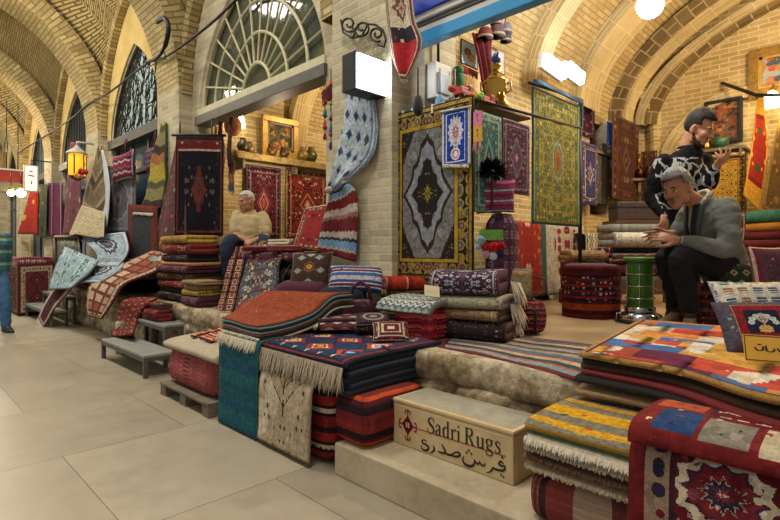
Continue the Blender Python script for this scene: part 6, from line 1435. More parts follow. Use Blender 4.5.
# ================================================================== shop under the fan window
YL = 6.80
sh = thing('wall_ledge', (4.5, 6.8, 2.55), 'long cloth covered ledge on the side wall behind the sitting old man', 'shelf'); box('board', 3.55, 6.2, 6.62, 6.85, 2.55, 2.59, M_WOOD, sh)
for x in (3.7, 4.6, 5.5): box('bracket', x-.02, x+.02, 6.66, 6.85, 2.38, 2.55, M_WOOD, sh)
o = cloth('ledge_runner', lambda u, v: V((3.55+2.6*u, 6.61-.012*math.sin(u*40)+(.2 if v < .2 else 0), (2.605 if v < .45 else 2.60-.16*(v-.4)))), 60, 8, .01, [plain('#8a7448', .95, 0, .5, 40), M_WOOL['tan']], sh)
framed_y = None
def framedY(nm, Y, TL, BR, fw, fmat, imat, lab, lip=None):
    a, b = at(*TL, Y=Y), at(*BR, Y=Y); x0, x1, z0, z1 = a.x, b.x, b.z, a.z
    k = thing(nm, ((x0+x1)/2, Y, z0), lab, 'picture'); box('image', x0+fw*.7, x1-fw*.7, Y-.012, Y, z0+fw*.7, z1-fw*.7, imat, k, 0); bm = bmesh.new()
    for q in ((x0, x1, z0, z0+fw), (x0, x1, z1-fw, z1), (x0, x0+fw, z0+fw, z1-fw), (x1-fw, x1, z0+fw, z1-fw)): add_box(bm, q[0], q[1], Y-.05, Y+.01, q[2], q[3], None, .006)
    frombm('frame', bm, fmat, k)
    if lip:
        bm = bmesh.new(); f2 = fw*.35
        for q in ((x0+fw, x1-fw, z0+fw, z0+fw+f2), (x0+fw, x1-fw, z1-fw-f2, z1-fw), (x0+fw, x0+fw+f2, z0+fw, z1-fw), (x1-fw-f2, x1-fw, z0+fw, z1-fw)): add_box(bm, q[0], q[1], Y-.035, Y, q[2], q[3])
        frombm('inner_lip', bm, lip, k)
framedY('gilt_picture', 6.72, (261, 114), (297, 160), .09, M_GILT, pict('fruit_picture', [(0, '#2a1c10'), (.42, '#5a4418'), (.5, '#a8781c'), (.56, '#7a2a14'), (.62, '#3a4a20'), (.7, '#b08c3c')], 7), 'gilt framed dark still life picture standing on the ledge', plain('#6a4f22', .5))
for i, (px, h, s, lab) in enumerate(((243, '#3a2c1c', .11, 'dark round jar at the lamp end of the ledge'), (250, '#6a5428', .09, 'small brass bowl second on the ledge'), (272, '#5a3a1c', .10, 'brown jar in front of the gilt still life'), (284, '#4a3018', .09, 'small dark jar before the corner of the gilt still life'), (303, '#7a6230', .12, 'brass ewer on the ledge just past the gilt still life'), (311, '#4a4428', .13, 'olive jug at the pier end of the ledge'))):
    p = at(px, 158, Y=6.66); p.z = 2.607; s *= .8
    k = lathe('ledge_jar', [(s*.5, 0), (s*.95, s*.6), (s, s*1.1), (s*.6, s*1.7), (s*.4, s*2.0), (s*.55, s*2.2), (s*.5, s*2.25)], p, plain(h, .4, .3)); tag(k, lab, 'jar')
m1 = persian('red_medal_a', .9, 1.35, '#5a1a24', '#2a1a28', '#7a6a6a', ['#7a3a44', '#2a2438', '#8a6a6a', '#5a1c28'], [([(0, '#b0585a'), (.25, '#7a2a34'), (.4, '#b89a94'), (.48, '#8a3a40'), (.75, '#3a2434'), (.9, '#6a2630')], .26, .42)], .012, .14, .06)
hung('hung_carpet', ('Y', 6.78), (246, 164), (281, 240), .015, [m1, M_WOOL['red']], 'dark red carpet with a rose diamond hanging behind the sitting old man', .01)
m2 = persian('red_medal_b', .9, 1.35, '#7a2a24', '#4a1a20', '#8a7a64', ['#a8604a', '#3a2430', '#b0987c', '#6a1c1c'], [([(0, '#d0b8a0'), (.2, '#a86a50'), (.4, '#6a2420'), (.7, '#a88a6c'), (.8, '#7a2a24')], .2, .3)], .012, .12, .07)
hung('hung_carpet', ('Y', 6.78), (286, 168), (328, 240), .015, [m2, M_WOOL['red']], 'red carpet with a pale centre hanging nearer the pier under the ledge', .01)
lp = at(238, 118, X=3.55); k = thing('hanging_lamp', lp, 'white glowing cone lamp hanging under the lintel beside the amber hide gourd', 'lamp'); lathe('shade', [(.10, -.13), (.085, -.02), (.05, .08), (.025, .12)], lp, glow('cone_lamp', '#fff0d0', 10.0), k); tube('cord', [lp+V((0, 0, .12)), lp+V((0, 0, .9))], .006, M_BLK, k, 5); lathe('cap', [(.03, .115), (.035, .14), (.01, .16)], lp, M_BRASS, k)
gp = at(233, 126, X=3.35); k = thing('hide_gourd', gp-V((0, 0, .15)), 'amber round hide gourd hanging in front of the cone lamp', 'gourd'); ball('gourd', gp, .12, plain('#a8632a', .6, 0, .2, 14), k, (1, 1, 1.15)); tube('neck', [gp+V((0, 0, .12)), gp+V((.0, -.03, .24))], [.05, .03], plain('#8a4f22', .7), k, 10); tube('strap', [gp+V((0, 0, .2)), gp+V((0, 0, .8))], .006, M_BLK, k, 5)
for i, (px, py, h, lab) in enumerate(((222, 140, '#5a2a1c', 'rusty tasselled saddle cloth hanging beside the amber gourd'), (231, 158, '#3a1c20', 'dark tasselled strap hanging below the amber gourd'), (216, 166, '#6a3a1c', 'brown tasselled strap hanging in front of the dark carpet'))):
    p = at(px, py, X=3.12-.06*i); k = thing('tassel_strap', p-V((0, 0, .35)), lab, 'ornament'); tube('strap', [p+V((0, 0, .5)), p+V((0, .05, .1)), p-V((0, 0, .1))], [.02, .03, .04], plain(h, .95, 0, .4, 40), k, 8)
    for q, hh in enumerate((h, '#8a5a2c', '#2a4a5a')): fringe(k, [p+V((0, .05, -.1-.1*q)), p+V((0, -.05, -.1-.1*q))], (0, 0, -1), .16, 26, plain(hh, .95), .007, name='tassel')
# hung carpets on the second pier, facing the passage
m = Rug('dark_garden', 1.3, 1.35, .014, '#16141c'); m.motif(.11, ['#5a2420', '#2a3444', '#6a4a3c', '#3a1c20', '#50543c'], .32, rnd=.8, ring='#16141c'); m.med([(0, '#6a3a24'), (.2, '#2a1c20'), (.35, '#6a2a24'), (.55, '#3a3a44'), (.7, '#5a2420')], .22, .40, 0, .05, 'd', 5, .2); m.lay(c('#5c1e1e'), m.rect(-2, 2, -.70, -.50)); m.motif(.12, ['#a8947c', '#2a2430', '#7a3a34'], .3, m.rect(-2, 2, -.66, -.53), rnd=.2); m.lay(c('#a08c7c'), m.rect(-2, 2, -.50, -.475)); m.border([(.04, '#1c141a'), (.03, '#5a2a24')])
o = cloth('garden_carpet', quad(atT(176, 136, 6.35), atT(223, 137, 6.35), atT(223, 236, 6.3), atT(174, 236, 6.3), .02, 1.5), 24, 26, .02, [m.done(), M_WOOL['black']]); tag(o, 'near black garden carpet with a red upper band hanging at the shop mouth', 'rug')
tube_ = thing('hanging_pole', atT(200, 134, 6.38), 'dark pole under the fan window from which the near black carpet hangs', 'rod'); tube('pole', [atT(172, 135, 6.38), atT(226, 135.5, 6.38)], .018, M_BLK, tube_); tube('hook', [atT(180, 135, 6.38), atT(180, 122, 6.38)], .01, M_BLK, tube_, 5); tube('hook', [atT(212, 135, 6.38), atT(212, 118, 6.38)], .01, M_BLK, tube_, 5)
m = Rug('bakhtiari', .75, 1.6, .014, '#5a3a3a'); m.lattice(.19, .19, [(0, .22, ['#8a4a2c', '#7a7a5a', '#9a8444', '#6a2a30', '#5a6a6a', '#8a5a4a']), (.22, .30, '#3a2c34'), (.30, .5, ['#5a3a40', '#6a3a38', '#4a3a44'])], stag=True); m.motif(.06, ['#9a8a6a', '#3a2c34', '#7a3a2c'], .2, mirror=False)
o = cloth('hung_rug', quad(at(177, 139, X=2.74), at(184, 140, X=2.72), at(188, 252, X=2.66), at(151, 252, X=2.66), .02, 1.6), 22, 34, .015, [m.done(), M_WOOL['brown']]); tag(o, 'many coloured lozenge rug spread from a narrow top beside the near black carpet', 'rug')
m = Rug('yellow_dark', .4, 1.2, .014, '#8a7a2c'); m.stripes([(.22, '#9a8a34'), (.10, '#4a4a2c'), (.18, '#7a7248'), (.12, '#3a2a20'), (.14, '#8a5a34')], zig=.3, zp=.3)
o = cloth('twisted_runner', ruled([at(161, 122, X=2.78), at(152, 158, X=2.76), at(147, 190, X=2.74), at(141, 206, X=2.74)], [at(165, 122, X=2.78), at(165, 158, X=2.76), at(164, 190, X=2.74), at(161, 208, X=2.74)], 26), 12, 26, .02, [m.done(), M_WOOL['green']], None, .02); tag(o, 'yellow and dark green runner hanging twisted from the steel lintel', 'rug')
m = Rug('framed_dark', .6, .9, .01, '#2a2c30'); m.motif(.2, ['#343a3c', '#2a3234', '#3a3630'], .5, rnd=1); m.border([(.10, '#5a2420'), (.015, '#2a1a1a')])
k = thing('leaning_rug', at(142, 262, X=2.58), 'dark rug with a plain rust border stretched on a board leaning at the pier foot', 'rug'); o = cloth('rug_face', quad(at(128, 204, X=2.72), at(156, 206, X=2.72), at(156, 264, X=2.60), at(128, 262, X=2.60)), 10, 14, .03, [m.done(), M_WOOL['brown']], k); fringe(k, [at(133, 212, X=2.68), at(153, 213, X=2.68)], (-.2, 0, -1), .05, 60, M_FRW, .008)
m = Rug('grey_medal', .7, .9, .012, '#5f6064'); m.motif(.05, ['#6a6a6c', '#54565c', '#706c68'], .3); m.med([(0, '#4a4448'), (.3, '#6a6468'), (.4, '#4a484e'), (.95, '#8a8a88')], .24, .30, kind='o', lobes=6); m.border([(.06, '#4f5056', ['#6a6a6c', '#44464c'], .06), (.02, '#7a7876')])
o = cloth('hung_rug', quad(at(103, 166, X=2.80), at(135, 166, X=2.80), at(135, 234, X=2.72), at(103, 234, X=2.72), .01), 14, 20, .015, [m.done(), M_WOOL['gray']]); tag(o, 'grey rug with a dark round medallion hanging before the second shop door', 'rug')
m = Rug('brown_band', .6, 1.2, .014, '#5c5040'); m.stripes([(.16, '#6a5c48'), (.05, '#8a7c64'), (.10, '#4a3c30'), (.06, '#7a6c54')], 'y', zig=.6, zp=.5)
o = cloth('twisted_runner', ruled([at(98, 146, X=2.70), at(91, 175, X=2.68), at(82, 206, X=2.66), at(94, 228, X=2.62)], [at(102, 146, X=2.70), at(105, 180, X=2.66), at(107, 215, X=2.64), at(98, 230, X=2.62)], 26), 14, 26, .015, [m.done(), M_WOOL['tan']], None, .02); tag(o, 'brown banded runner bunched at the top hanging beside the grey medallion rug', 'rug')
o = cloth('white_cloth', ruled([at(101, 150, X=2.62), at(104, 175, X=2.62), at(105, 200, X=2.60), at(98, 236, X=2.58)], [at(103, 150, X=2.62), at(109, 178, X=2.62), at(109, 205, X=2.6), at(107, 226, X=2.58)], 24), 6, 24, .01, [plain('#a9b4ba', .9), M_WHITE], None, .012); tag(o, 'thin white cloth edge hanging over the brown banded runner', 'cloth')
def bagset(px0, py0, px1, py1, X, hex_, lab, pal):
    a, b = at(px0, py0, X=X), at(px1, py1, X=X); ce = (a+b)/2; k = thing('hanging_bag', V((ce.x, ce.y, b.z)), lab, 'bag'); mm = Rug('bag'+lab[:7], .3, .32, .01, hex_); mm.stripes([(.05, hex_), (.02, pal[0]), (.04, pal[1]), (.02, pal[2])], zig=.6, zp=.08); mm.border([(.015, pal[0])])
    cushion('body', ce, (0, -1, 0), (0, 0, 1), abs(a.y-b.y), a.z-b.z, .12, [mm.done(), M_WOOL['plum']], parent=k, n=10, pinch=.1); tube('strap', [ce+V((0, .08, (a.z-b.z)*.45)), ce+V((.05, 0, (a.z-b.z)*.45+.25)), ce+V((0, -.08, (a.z-b.z)*.45))], .012, M_WOOL['plum'], k, 6)
bagset(113, 157, 134, 178, 2.72, '#6a2038', 'rose zigzag bag hanging before the window of the second door', ['#a8989c', '#4a1c34', '#8a3a4a'])
bagset(147, 148, 158, 172, 2.86, '#4a2a4a', 'violet and orange woven bag hanging beside the yellow runner', ['#8a4a2c', '#2a3a5a', '#7a6a6a'])
# further along
def strip(nm, TL, TR, BR, BL, X, pal, f, lab, sz=.14, st=None, cat='rug', amp=.012, X2=None):
    mm = Rug(nm+lab[:9], .6, 1.3, .016, f)
    if st: mm.stripes(st, 'x')
    if pal: mm.motif(sz, pal, .34, rnd=.8, mirror=False)
    X2 = X if X2 is None else X2
    o = cloth(nm, quad(at(*TL, X=X), at(*TR, X=X), at(*BR, X=X2), at(*BL, X=X2), amp, 1.5), 12, 22, .015, [mm.done(), plain(f, .95)], None, .006); tag(o, lab, cat); return o
strip('hung_rug', (70, 142), (79, 142), (82, 236), (62, 236), 2.74, ['#8a6a6a', '#5a2a3a', '#a08a84'], '#6a3a44', 'pinkish floral rug hanging below the amber lantern')
strip('hung_rug', (48, 183), (62, 183), (62, 236), (48, 236), 2.76, None, '#5a2a44', 'purple striped rug hanging between the lantern and the white sign', st=[(.16, '#6a2a4a'), (.05, '#3a1c34'), (.06, '#8a6a80'), (.1, '#541f3c')])
strip('hung_rug', (38, 184), (47, 184), (46, 238), (36, 238), 2.72, ['#8a8a74', '#2a342c', '#5a6a5a'], '#44503f', 'green grey rug hanging beside the purple striped rug', .2)
strip('hung_rug', (31, 189), (38, 189), (38, 234), (17, 234), 2.70, ['#a8882c', '#7a1c18', '#b8742a'], '#8a2018', 'red rug with a yellow edge hanging under the white sign', .3)
strip('draped_cloth', (82, 205), (104, 212), (106, 238), (66, 234), 2.60, ['#6a6448', '#a89c80', '#8a8468'], '#a89c7c', 'cream flowered cloth spread below the brown banded runner', .05, X2=2.4, amp=.05)
PBL = Rug('pale_blue_medal', .8, .6, .012, '#8a9ea8'); PBL.motif(.06, ['#a8b4b8', '#6a7a8a', '#b8bcb8'], .3); PBL.med([(0, '#8a9098'), (.35, '#4a4e5c'), (.6, '#a0a8ae'), (.72, '#3f4452'), (.95, '#b0b8bc')], .24, .2, kind='o', lobes=6); PBL.border([(.04, '#a8b2b6'), (.03, '#7a8a94')]); PBLm = PBL.done()
o = cloth('draped_rug', ruled([at(74, 237, X=2.55), at(90, 246, X=2.4), at(97, 258, X=2.3), at(86, 268, X=2.2)], [at(125, 232, X=2.62), at(128, 245, X=2.48), at(126, 256, X=2.4), at(118, 266, X=2.3)], 24), 16, 24, .02, [PBLm, M_WOOL['gray']], None, .012); tag(o, 'pale blue rug with a dark scalloped medallion draped over the far heap', 'rug')
PB2 = Rug('pale_blue_b', .8, .8, .014, '#8aa0a6'); PB2.motif(.09, ['#a8b8ba', '#5a7478', '#b4bab4', '#3f5a58'], .34, rnd=.9); PB2.stripes([(.14, '#8aa0a6'), (.03, '#b4bcba'), (.10, '#4f6a68'), (.03, '#b4bcba')], 'x', PB2.m('GREATER_THAN', PB2.noise(PB2.xyz(PB2.x, PB2.y), 9.0), .52)); PB2m = PB2.done()
o = cloth('draped_rug', ruled([at(64, 246, X=2.22), at(56, 262, X=2.05), at(50, 280, X=1.92), at(49, 290, X=1.87)], [at(98, 260, X=2.2), at(91, 270, X=2.08), at(78, 282, X=1.96), at(70, 287, X=1.89)], 24), 16, 24, .025, [PB2m, M_WOOL['gray']], None, .02); tag(o, 'pale blue and green rug sliding down in front of the small framed picture', 'rug')
o = cloth('draped_rug', ruled([at(92, 262, X=2.32), at(84, 272, X=2.15), at(74, 282, X=2.0)], [at(126, 258, X=2.45), at(119, 270, X=2.25), at(100, 282, X=2.08)], 20), 14, 20, .025, [PBLm, M_WOOL['gray']], None, .02); tag(o, 'white and blue fringed rug lying lowest on the far heap', 'rug')
k = thing('leaning_picture', at(68, 275, X=2.42), 'small brown framed green picture leaning behind the pale blue rugs', 'picture')
A_, B_ = at(55, 237, X=2.5), at(80, 275, X=2.42)
cloth('image', quad(at(57, 239, X=2.49), at(78, 239, X=2.49), at(78, 273, X=2.41), at(57, 273, X=2.41)), 4, 4, .02, [pict('green_picture', [(0, '#2a3a2c'), (.5, '#4a5a3c'), (.6, '#6a6a4a')], 6)]*2, k)
for a_, b_ in (((55, 237), (80, 237)), ((80, 237), (80, 276)), ((80, 276), (55, 276)), ((55, 276), (55, 237))): tube('frame', [at(*a_, X=2.49 if a_[1] < 250 else 2.40), at(*b_, X=2.49 if b_[1] < 250 else 2.40)], .035, plain('#4a2f1c', .6), k, 4)
# benches
def bench(nm, y0, y1, x0, x1, z, lab):
    k = thing(nm, ((x0+x1)/2, (y0+y1)/2, 0), lab, 'bench'); box('top', x0, x1, y0, y1, z-.025, z, plain('#8f9189', .5, .2, .12, 8, .05), k, .004)
    bm = bmesh.new(); e = .035
    for q in ((x0, x1, y0, y0+e), (x0, x1, y1-e, y1), (x0, x0+e, y0+e, y1-e), (x1-e, x1, y0+e, y1-e)): add_box(bm, *q, z-.062, z-.026)
    frombm('apron', bm, M_STEEL, k)
    for x in (x0+.02, x1-.02):
        for y in (y0+.02, y1-.02): box('leg', x-.02, x+.02, y-.02, y+.02, 0, z-.063, M_STEEL, k)
bench('step_bench', 4.97, 6.27, 1.735, 2.04, .215, 'low grey topped metal bench on the ground nearest the pallet'); bench('step_bench', 5.30, 6.33, 2.05, 2.25, .43, 'higher grey topped metal bench between the low bench and the stone platform')
bench('step_bench', 9.30, 11.2, 1.86, 2.10, .24, 'low grey topped metal bench in front of the far heap'); bench('step_bench', 9.45, 11.1, 2.10, 2.25, .45, 'higher grey topped metal bench tucked beneath the far heap')
# long runner with tree boxes over the benches
m = Rug('box_runner', .42, 1.6, .012, '#8a5a44'); m.lattice(.14, .17, [(0, .72, ['#b09a7c', '#9a6a4c', '#a88a70', '#8a4a34']), (.72, .84, '#4a2420'), (.84, 1.01, '#6a2c28')], kind='r', ox=.5); m.border([(.02, '#4a2420'), (.03, '#a89a80', ['#6a3a34', '#a89a80'], .03), (.01, '#4a2420')])
m.lay(c('#6a9090'), m.rect(.0, .1, -.62, -.5)); BRN = m.done()
o = cloth('box_runner', ruled([at(152, 250, X=2.62), at(118, 266, X=2.32), at(91, 283, X=2.06), at(86, 300, X=1.98), at(87, 316, X=1.955)], [at(169, 252, X=2.62), at(160, 268, X=2.40), at(124, 284, X=2.09), at(114, 300, X=2.0), at(101, 319, X=1.955)], 40), 14, 40, .016, [BRN, M_WOOL['red']], None, .008); tag(o, 'long runner with rows of tree filled boxes draped over the grey benches', 'rug')
m = Rug('red_bench_rug', .4, .8, .01, '#6a2420'); m.lattice(.09, .09, [(0, .2, '#a08c70'), (.2, .3, '#3a2420')]); m.border([(.04, '#7a2a24', ['#a08c70', '#3a1c1c'], .035)])
o = cloth('draped_rug', ruled([at(129, 298, X=2.14), at(121, 303, X=2.04), at(116, 318, X=2.02), at(112, 336, X=1.86)], [at(158, 297, X=2.22), at(146, 304, X=2.06), at(136, 320, X=2.03), at(132, 334, X=1.90)], 26), 12, 26, .025, [m.done(), M_WOOL['red']], None, .01); tag(o, 'red lozenge rug draped from the higher bench down onto the low one', 'rug')
folded('folded_rug', [M_WOOL['tan'], M_WOOL['tan']], (2.15, 6.15, .432), math.pi/2, .34, .17, .14, 3, 'tan folded rug on the higher bench under the boxes runner')
folded('folded_rug', [M_WOOL['red'], M_WOOL['red']], (2.15, 5.72, .432), math.pi/2, .32, .17, .13, 3, 'dark red folded rug on the higher bench beside the lozenge rug')
m = Rug('flower_pad', .3, .5, .01, '#3a2420'); m.motif(.09, ['#b0a068', '#8a5a3c', '#a89c80'], .34, rnd=.6)
p = at(136, 288, X=2.20); folded('folded_rug', [m.done(), M_WOOL['brown']], (2.16, 5.74, .564), math.pi/2, .34, .16, .06, 2, 'dark flowered pad lying on the dark red fold of the higher bench')
for i, (px, h, lab) in enumerate(((101, '#a09878', 'cream rolled rug standing under the boxes runner'), (106, '#6a5a3c', 'olive rolled rug standing under the boxes runner'))):
    p = at(px, 336, Z=.0); k = thing('rolled_rug', (2.0+.02*i, 6.38-.14*i, .0), lab, 'rug')
    lathe('roll', [(.05, 0), (.055, .01), (.055, .36), (.045, .37), (.02, .365)], (1.98+.02*i, 6.42-.12*i, .0), plain(h, .95, 0, .3, 20), k, 14); lathe('core', [(.018, .366), (.018, .372)], (1.98+.02*i, 6.42-.12*i, .0), M_BLK, k, 10)
# heap at the second pier on the platform
def heap(x, y, z, rz, W, D, lst, grp):
    for h, n, mt, lab in lst:
        folded('folded_rug', [mt, mt], (x+random.uniform(-.02, .02), y+random.uniform(-.03, .03), z), rz+random.uniform(-.06, .06), W, D, h-.002, n, lab, 'rug', grp, wob=.0); z += h
    return z
MP = MIX('mid_pattern', .6, 1.4, '#4a2c28', ['#8a6a4c', '#2a2428', '#7a3a30', '#9a8a6c'], .05); MY = MIX('mustard_pat', .5, 1.0, '#8a7a3c', ['#b0a050', '#5a2c34', '#a08a44'], .06); MO_ = MIX('orange_pat', .6, 1.4, '#8a5a3c', ['#a8744c', '#6a3a28', '#9a8460'], .05)
heap(2.62, 5.96, .602, -math.pi/2, .86, .46, [(.16, 3, M_WOOL['black'], 'black folded rug lowest in the wide heap above the metal benches'), (.09, 2, M_WOOL['red'], 'dark red folded rug in the wide heap above the metal benches'), (.09, 2, M_WOOL['brown'], 'brown folded rug in the wide heap above the metal benches'), (.08, 2, M_WOOL['plum'], 'plum folded rug in the wide heap above the metal benches'), (.04, 1, MO_, 'orange brown flat rug halfway up the wide heap above the metal benches')], 'wide heap above the benches')
heap(2.46, 5.29, .602, -math.pi/2, .36, .30, [(.11, 2, M_WOOL['plum'], 'plum folded rug at the platform edge beside the strip kilims'), (.07, 2, MY, 'mustard patterned folded rug at the platform edge'), (.05, 1, MP, 'brown patterned folded rug over the mustard one'), (.05, 2, M_WOOL['tan'], 'tan folded rug topping the small stack at the platform edge')], 'small stack at the platform edge')
heap(3.75, 6.32, .602, -math.pi/2, .7, .5, [(.2, 3, M_WOOL['black'], 'black folded rug behind the wide heap'), (.2, 3, M_WOOL['brown'], 'brown folded rug behind the wide heap'), (.18, 3, M_WOOL['plum'], 'plum folded rug topping the heap behind the wide one')], 'heap behind the wide heap')
heap(2.64, 5.98, 1.064, -math.pi/2, .74, .40, [(.09, 2, M_WOOL['black'], 'black folded rug just above the orange brown flat rug of the wide heap'), (.12, 2, M_WOOL['red'], 'dark red folded rug directly under the golden brown one of the wide heap'), (.10, 2, MIX('gold_fold', .6, 1.4, '#8a6a34', ['#a8883c', '#7a3a2c', '#b09858'], .05), 'golden brown folded rug bulging on top of the wide heap')], 'rugs on the wide heap')
# big flowered drape in front of the sitting man
heap(3.02, 4.55, .602, -math.pi/2, 1.25, .40, [(.16, 3, M_WOOL['black'], 'black folded rug lowest under the flowered drape'), (.16, 3, M_WOOL['red'], 'dark red folded rug under the flowered drape'), (.16, 3, M_WOOL['brown'], 'brown folded rug under the flowered drape'), (.10, 2, M_WOOL['plum'], 'plum folded rug near the top under the flowered drape')], 'heap under the flowered drape')
FD = Rug('flower_drape', .8, 1.1, .01, '#5a5450'); FD.motif(.085, ['#8a3a30', '#a89c80', '#4a607a', '#b0904c', '#5a2428', '#9a9488'], .46, rnd=.9, ring='#38333a'); FD.motif(.04, ['#a89c80', '#7a3430', '#3f5068'], .34, rnd=.9, off=2.0); FD.border([(.04, '#2a2830', ['#8a7a5a', '#3a3040'], .04)]); FDm = FD.done()
o = cloth('flowered_drape', ruled([at(252, 243, X=2.92), at(246, 262, X=2.78), at(238, 290, X=2.60), at(226, 326, X=2.30)], [at(298, 238, X=3.0), at(280, 262, X=2.75), at(277, 290, X=2.58), at(262, 322, X=2.36)], 34), 22, 34, .016, [FDm, M_WOOL['navy']], None, .012); tag(o, 'many flowered blue and beige carpet draped down in front of the sitting man', 'rug')
o = cloth('dark_drape', ruled([at(290, 241, X=3.06), at(284, 258, X=2.90), at(279, 280, X=2.74), at(278, 300, X=2.70)], [at(312, 240, X=3.08), at(301, 252, X=2.95), at(284, 276, X=2.78), at(283, 300, X=2.72)], 26), 12, 26, .02, [MIX('navy_gold', .5, .9, '#20222e', ['#9a8a50', '#3a3044', '#6a5a3c'], .07), M_WOOL['black']], None, .012); tag(o, 'dark navy carpet with a gold border draped beside the flowered one', 'rug')
for i, (a0, a1, b0, b1, h, lab) in enumerate(((232, 238, 213, 219, '#8a4a34', 'narrow orange striped strip hanging farthest from the flowered drape'), (240, 247, 221, 229, '#7a3438', 'narrow red boxed strip hanging next to the flowered drape'))):
    mm = Rug('strip%d' % i, .1, .9, .008, h); mm.lattice(.08, .075, [(0, .55, [h, '#8a4a4a', '#6a2a30']), (.55, .75, '#b09a74'), (.75, 1.01, '#4a2428')], kind='r', ox=.5)
    o = cloth('woven_strip', ruled([at(a0, 246, X=2.90), at((a0*2+b0)/3, 272, X=2.70), at((a0+b0*2)/3, 298, X=2.5), at(b0, 322, X=2.28)], [at(a1, 246, X=2.90), at((a1*2+b1)/3, 272, X=2.70), at((a1+b1*2)/3, 298, X=2.5), at(b1, 322, X=2.28)], 30), 6, 30, .012, [mm.done(), M_WOOL['red']], None, .006); tag(o, lab, 'band')
PK = Rug('pink_strip', .6, .5, .01, '#8a5a58'); PK.stripes([(.03, '#a8807a'), (.02, '#6a2a34'), (.025, '#b09a84'), (.03, '#8a4450'), (.02, '#3a2028')], 'x', zig=.2, zp=.2); PKm = PK.done()
z_ = 1.19
for i, (y, w, lab) in enumerate(((4.9, .56, 'pink striped cloth folded across the heap near the old man'), (4.5, .60, 'rose striped cloth folded in the middle of the heap top'), (4.28, .46, 'pink and wine striped cloth folded at the pier end of the heap top'))):
    folded('folded_cloth', [PKm, M_WOOL['red']], (3.02, y, 1.187), .5+.25*i, w, .34, .06, 2, lab, 'cloth', 'striped cloths on the heap', wob=.01, sag=.015)
folded('folded_cloth', [M_WOOL['cream'], M_WOOL['cream']], (3.10, 4.55, 1.25), .3, .5, .30, .06, 2, 'crumpled cream cloth on top of the striped cloths', 'cloth', wob=.02)
folded('folded_cloth', [MY, M_WOOL['gold']], (3.08, 4.95, 1.25), 1.0, .34, .26, .05, 2, 'yellowish folded cloth by the old man\'s knee', 'cloth', wob=.02)
m = MIX('red_flower', .5, .7, '#8a2a28', ['#a8a08c', '#6a1c20', '#b08a4c', '#4a5a5a'], .09)
o = cloth('leaning_rug', quad(at(305, 208, X=2.96), at(329, 204, X=2.93), at(326, 252, X=2.86), at(292, 246, X=2.90), .012), 14, 18, .018, [m, M_WOOL['red']], None, .008); tag(o, 'bright red flowered rug leaning against the pier beside the hung kilim', 'rug')
# cushions before the pier
m = Rug('brown_tribal', .42, .42, .006, '#43302a'); m.med([(0, '#a8883c'), (.28, '#5a3020'), (.45, '#8a5a34'), (.55, '#43302a')], .10, .10, 0, .02, 'h'); 
for x0, y0 in ((-.12, -.02), (.12, -.02), (-.09, .13), (.09, .13), (0, -.14), (0, .17)): m.med([(0, '#4a4440'), (.35, '#a8a090'), (.75, '#6a7a7c')], .055, .04, x0, y0, 'd', 4, .2)
m.border([(.012, '#8a7a64')])
cushion('cushion', at(311, 271, X=2.60), (.62, -.78, .04), (.30, .22, .93), .36, .34, .13, [m.done(), M_WOOL['brown']], 'dark brown tribal cushion with a yellow hexagon leaning behind the rust stack')
m = Rug('blue_stripe_cushion', .5, .3, .006, '#4a5a80'); m.stripes([(.035, '#3a5a8a'), (.012, '#b0b0b4'), (.022, '#6a2a38'), (.012, '#b0b0b4'), (.03, '#2a4470'), (.05, '#a89ca0')], 'y'); m.motif(.05, ['#6a2a38', '#2a3a5a'], .3, m.rect(-1, 1, .05, .11), mirror=False)
cushion('cushion', at(357, 279, X=2.70), (.58, -.82, -.02), (.45, .3, .84), .48, .24, .12, [m.done(), M_WOOL['navy']], 'long blue and white striped cushion at the foot of the pier')
bundle('rug_bundle', (2.62, 3.16, .602), -.9, .34, .20, .30, [M_WOOL['navy'], M_WOOL['navy']], 'navy bundle propping the striped cushion at the pier foot', 'bundle', p=5)
bundle('rug_bundle', (2.52, 3.55, .602), -.9, .40, .26, .34, [M_WOOL['plum'], M_WOOL['plum']], 'plum bundle propping the brown tribal cushion', 'bundle', p=5)
hb = thing('handle_bag', (2.60, 2.92, .602), 'dark plum patterned bag with an arched handle between pier and small stacks', 'bag'); mb_ = MIX('plum_bag', 1., .35, '#3a1f28', ['#6a4a4c', '#54242c', '#2a1a20'], .05)
bundle('body', (2.60, 2.92, .602), -.8, .20, .13, .22, [mb_, M_WOOL['plum']], parent=hb, p=4, seg=40); tube('handle', [(2.545, 2.975, .81), (2.555, 2.965, .91), (2.60, 2.92, .96), (2.645, 2.875, .91), (2.655, 2.865, .81)], .014, M_WOOL['plum'], hb, 8)
# ---- the far heap under the medallion face --------------------------------------
m = Rug('red_two_medal', .85, .95, .014, '#5a2a2a'); m.motif(.07, ['#8a7a68', '#3a2428', '#7a4a40'], .3); 
for y in (-.17, .17): m.med([(0, '#a08c74'), (.25, '#4a1c20'), (.5, '#6a2a28'), (.8, '#2a1c20')], .17, .15, 0, y, 'd', 4, .15)
m.lay(c('#9a8c74'), m.band(.06, .16)); m.motif(.07, ['#5a2a2a', '#3a3438', '#8a5a44'], .34, m.band(.07, .15), rnd=.3); m.border([(.06, '#4a1c20'), (.012, '#8a7a68')]); TM = m.done()
bundle('rug_bundle', (2.06, 11.95, .0), 0, .50, 1.3, .92, [M_WOOL['red'], M_WOOL['red']], 'big dark red bundle wrapped in the double medallion rug at the far heap', 'bundle', p=12, bulge=.0)
o = cloth('medallion_rug', quad(at(18, 264, Y=11.24), at(55, 262, Y=11.24), at(55, 313, Y=11.24), at(18, 316, Y=11.24), .006), 16, 18, .02, [TM, M_WOOL['red']]); tag(o, 'red rug with two diamond medallions hanging on the end of the far heap', 'rug')
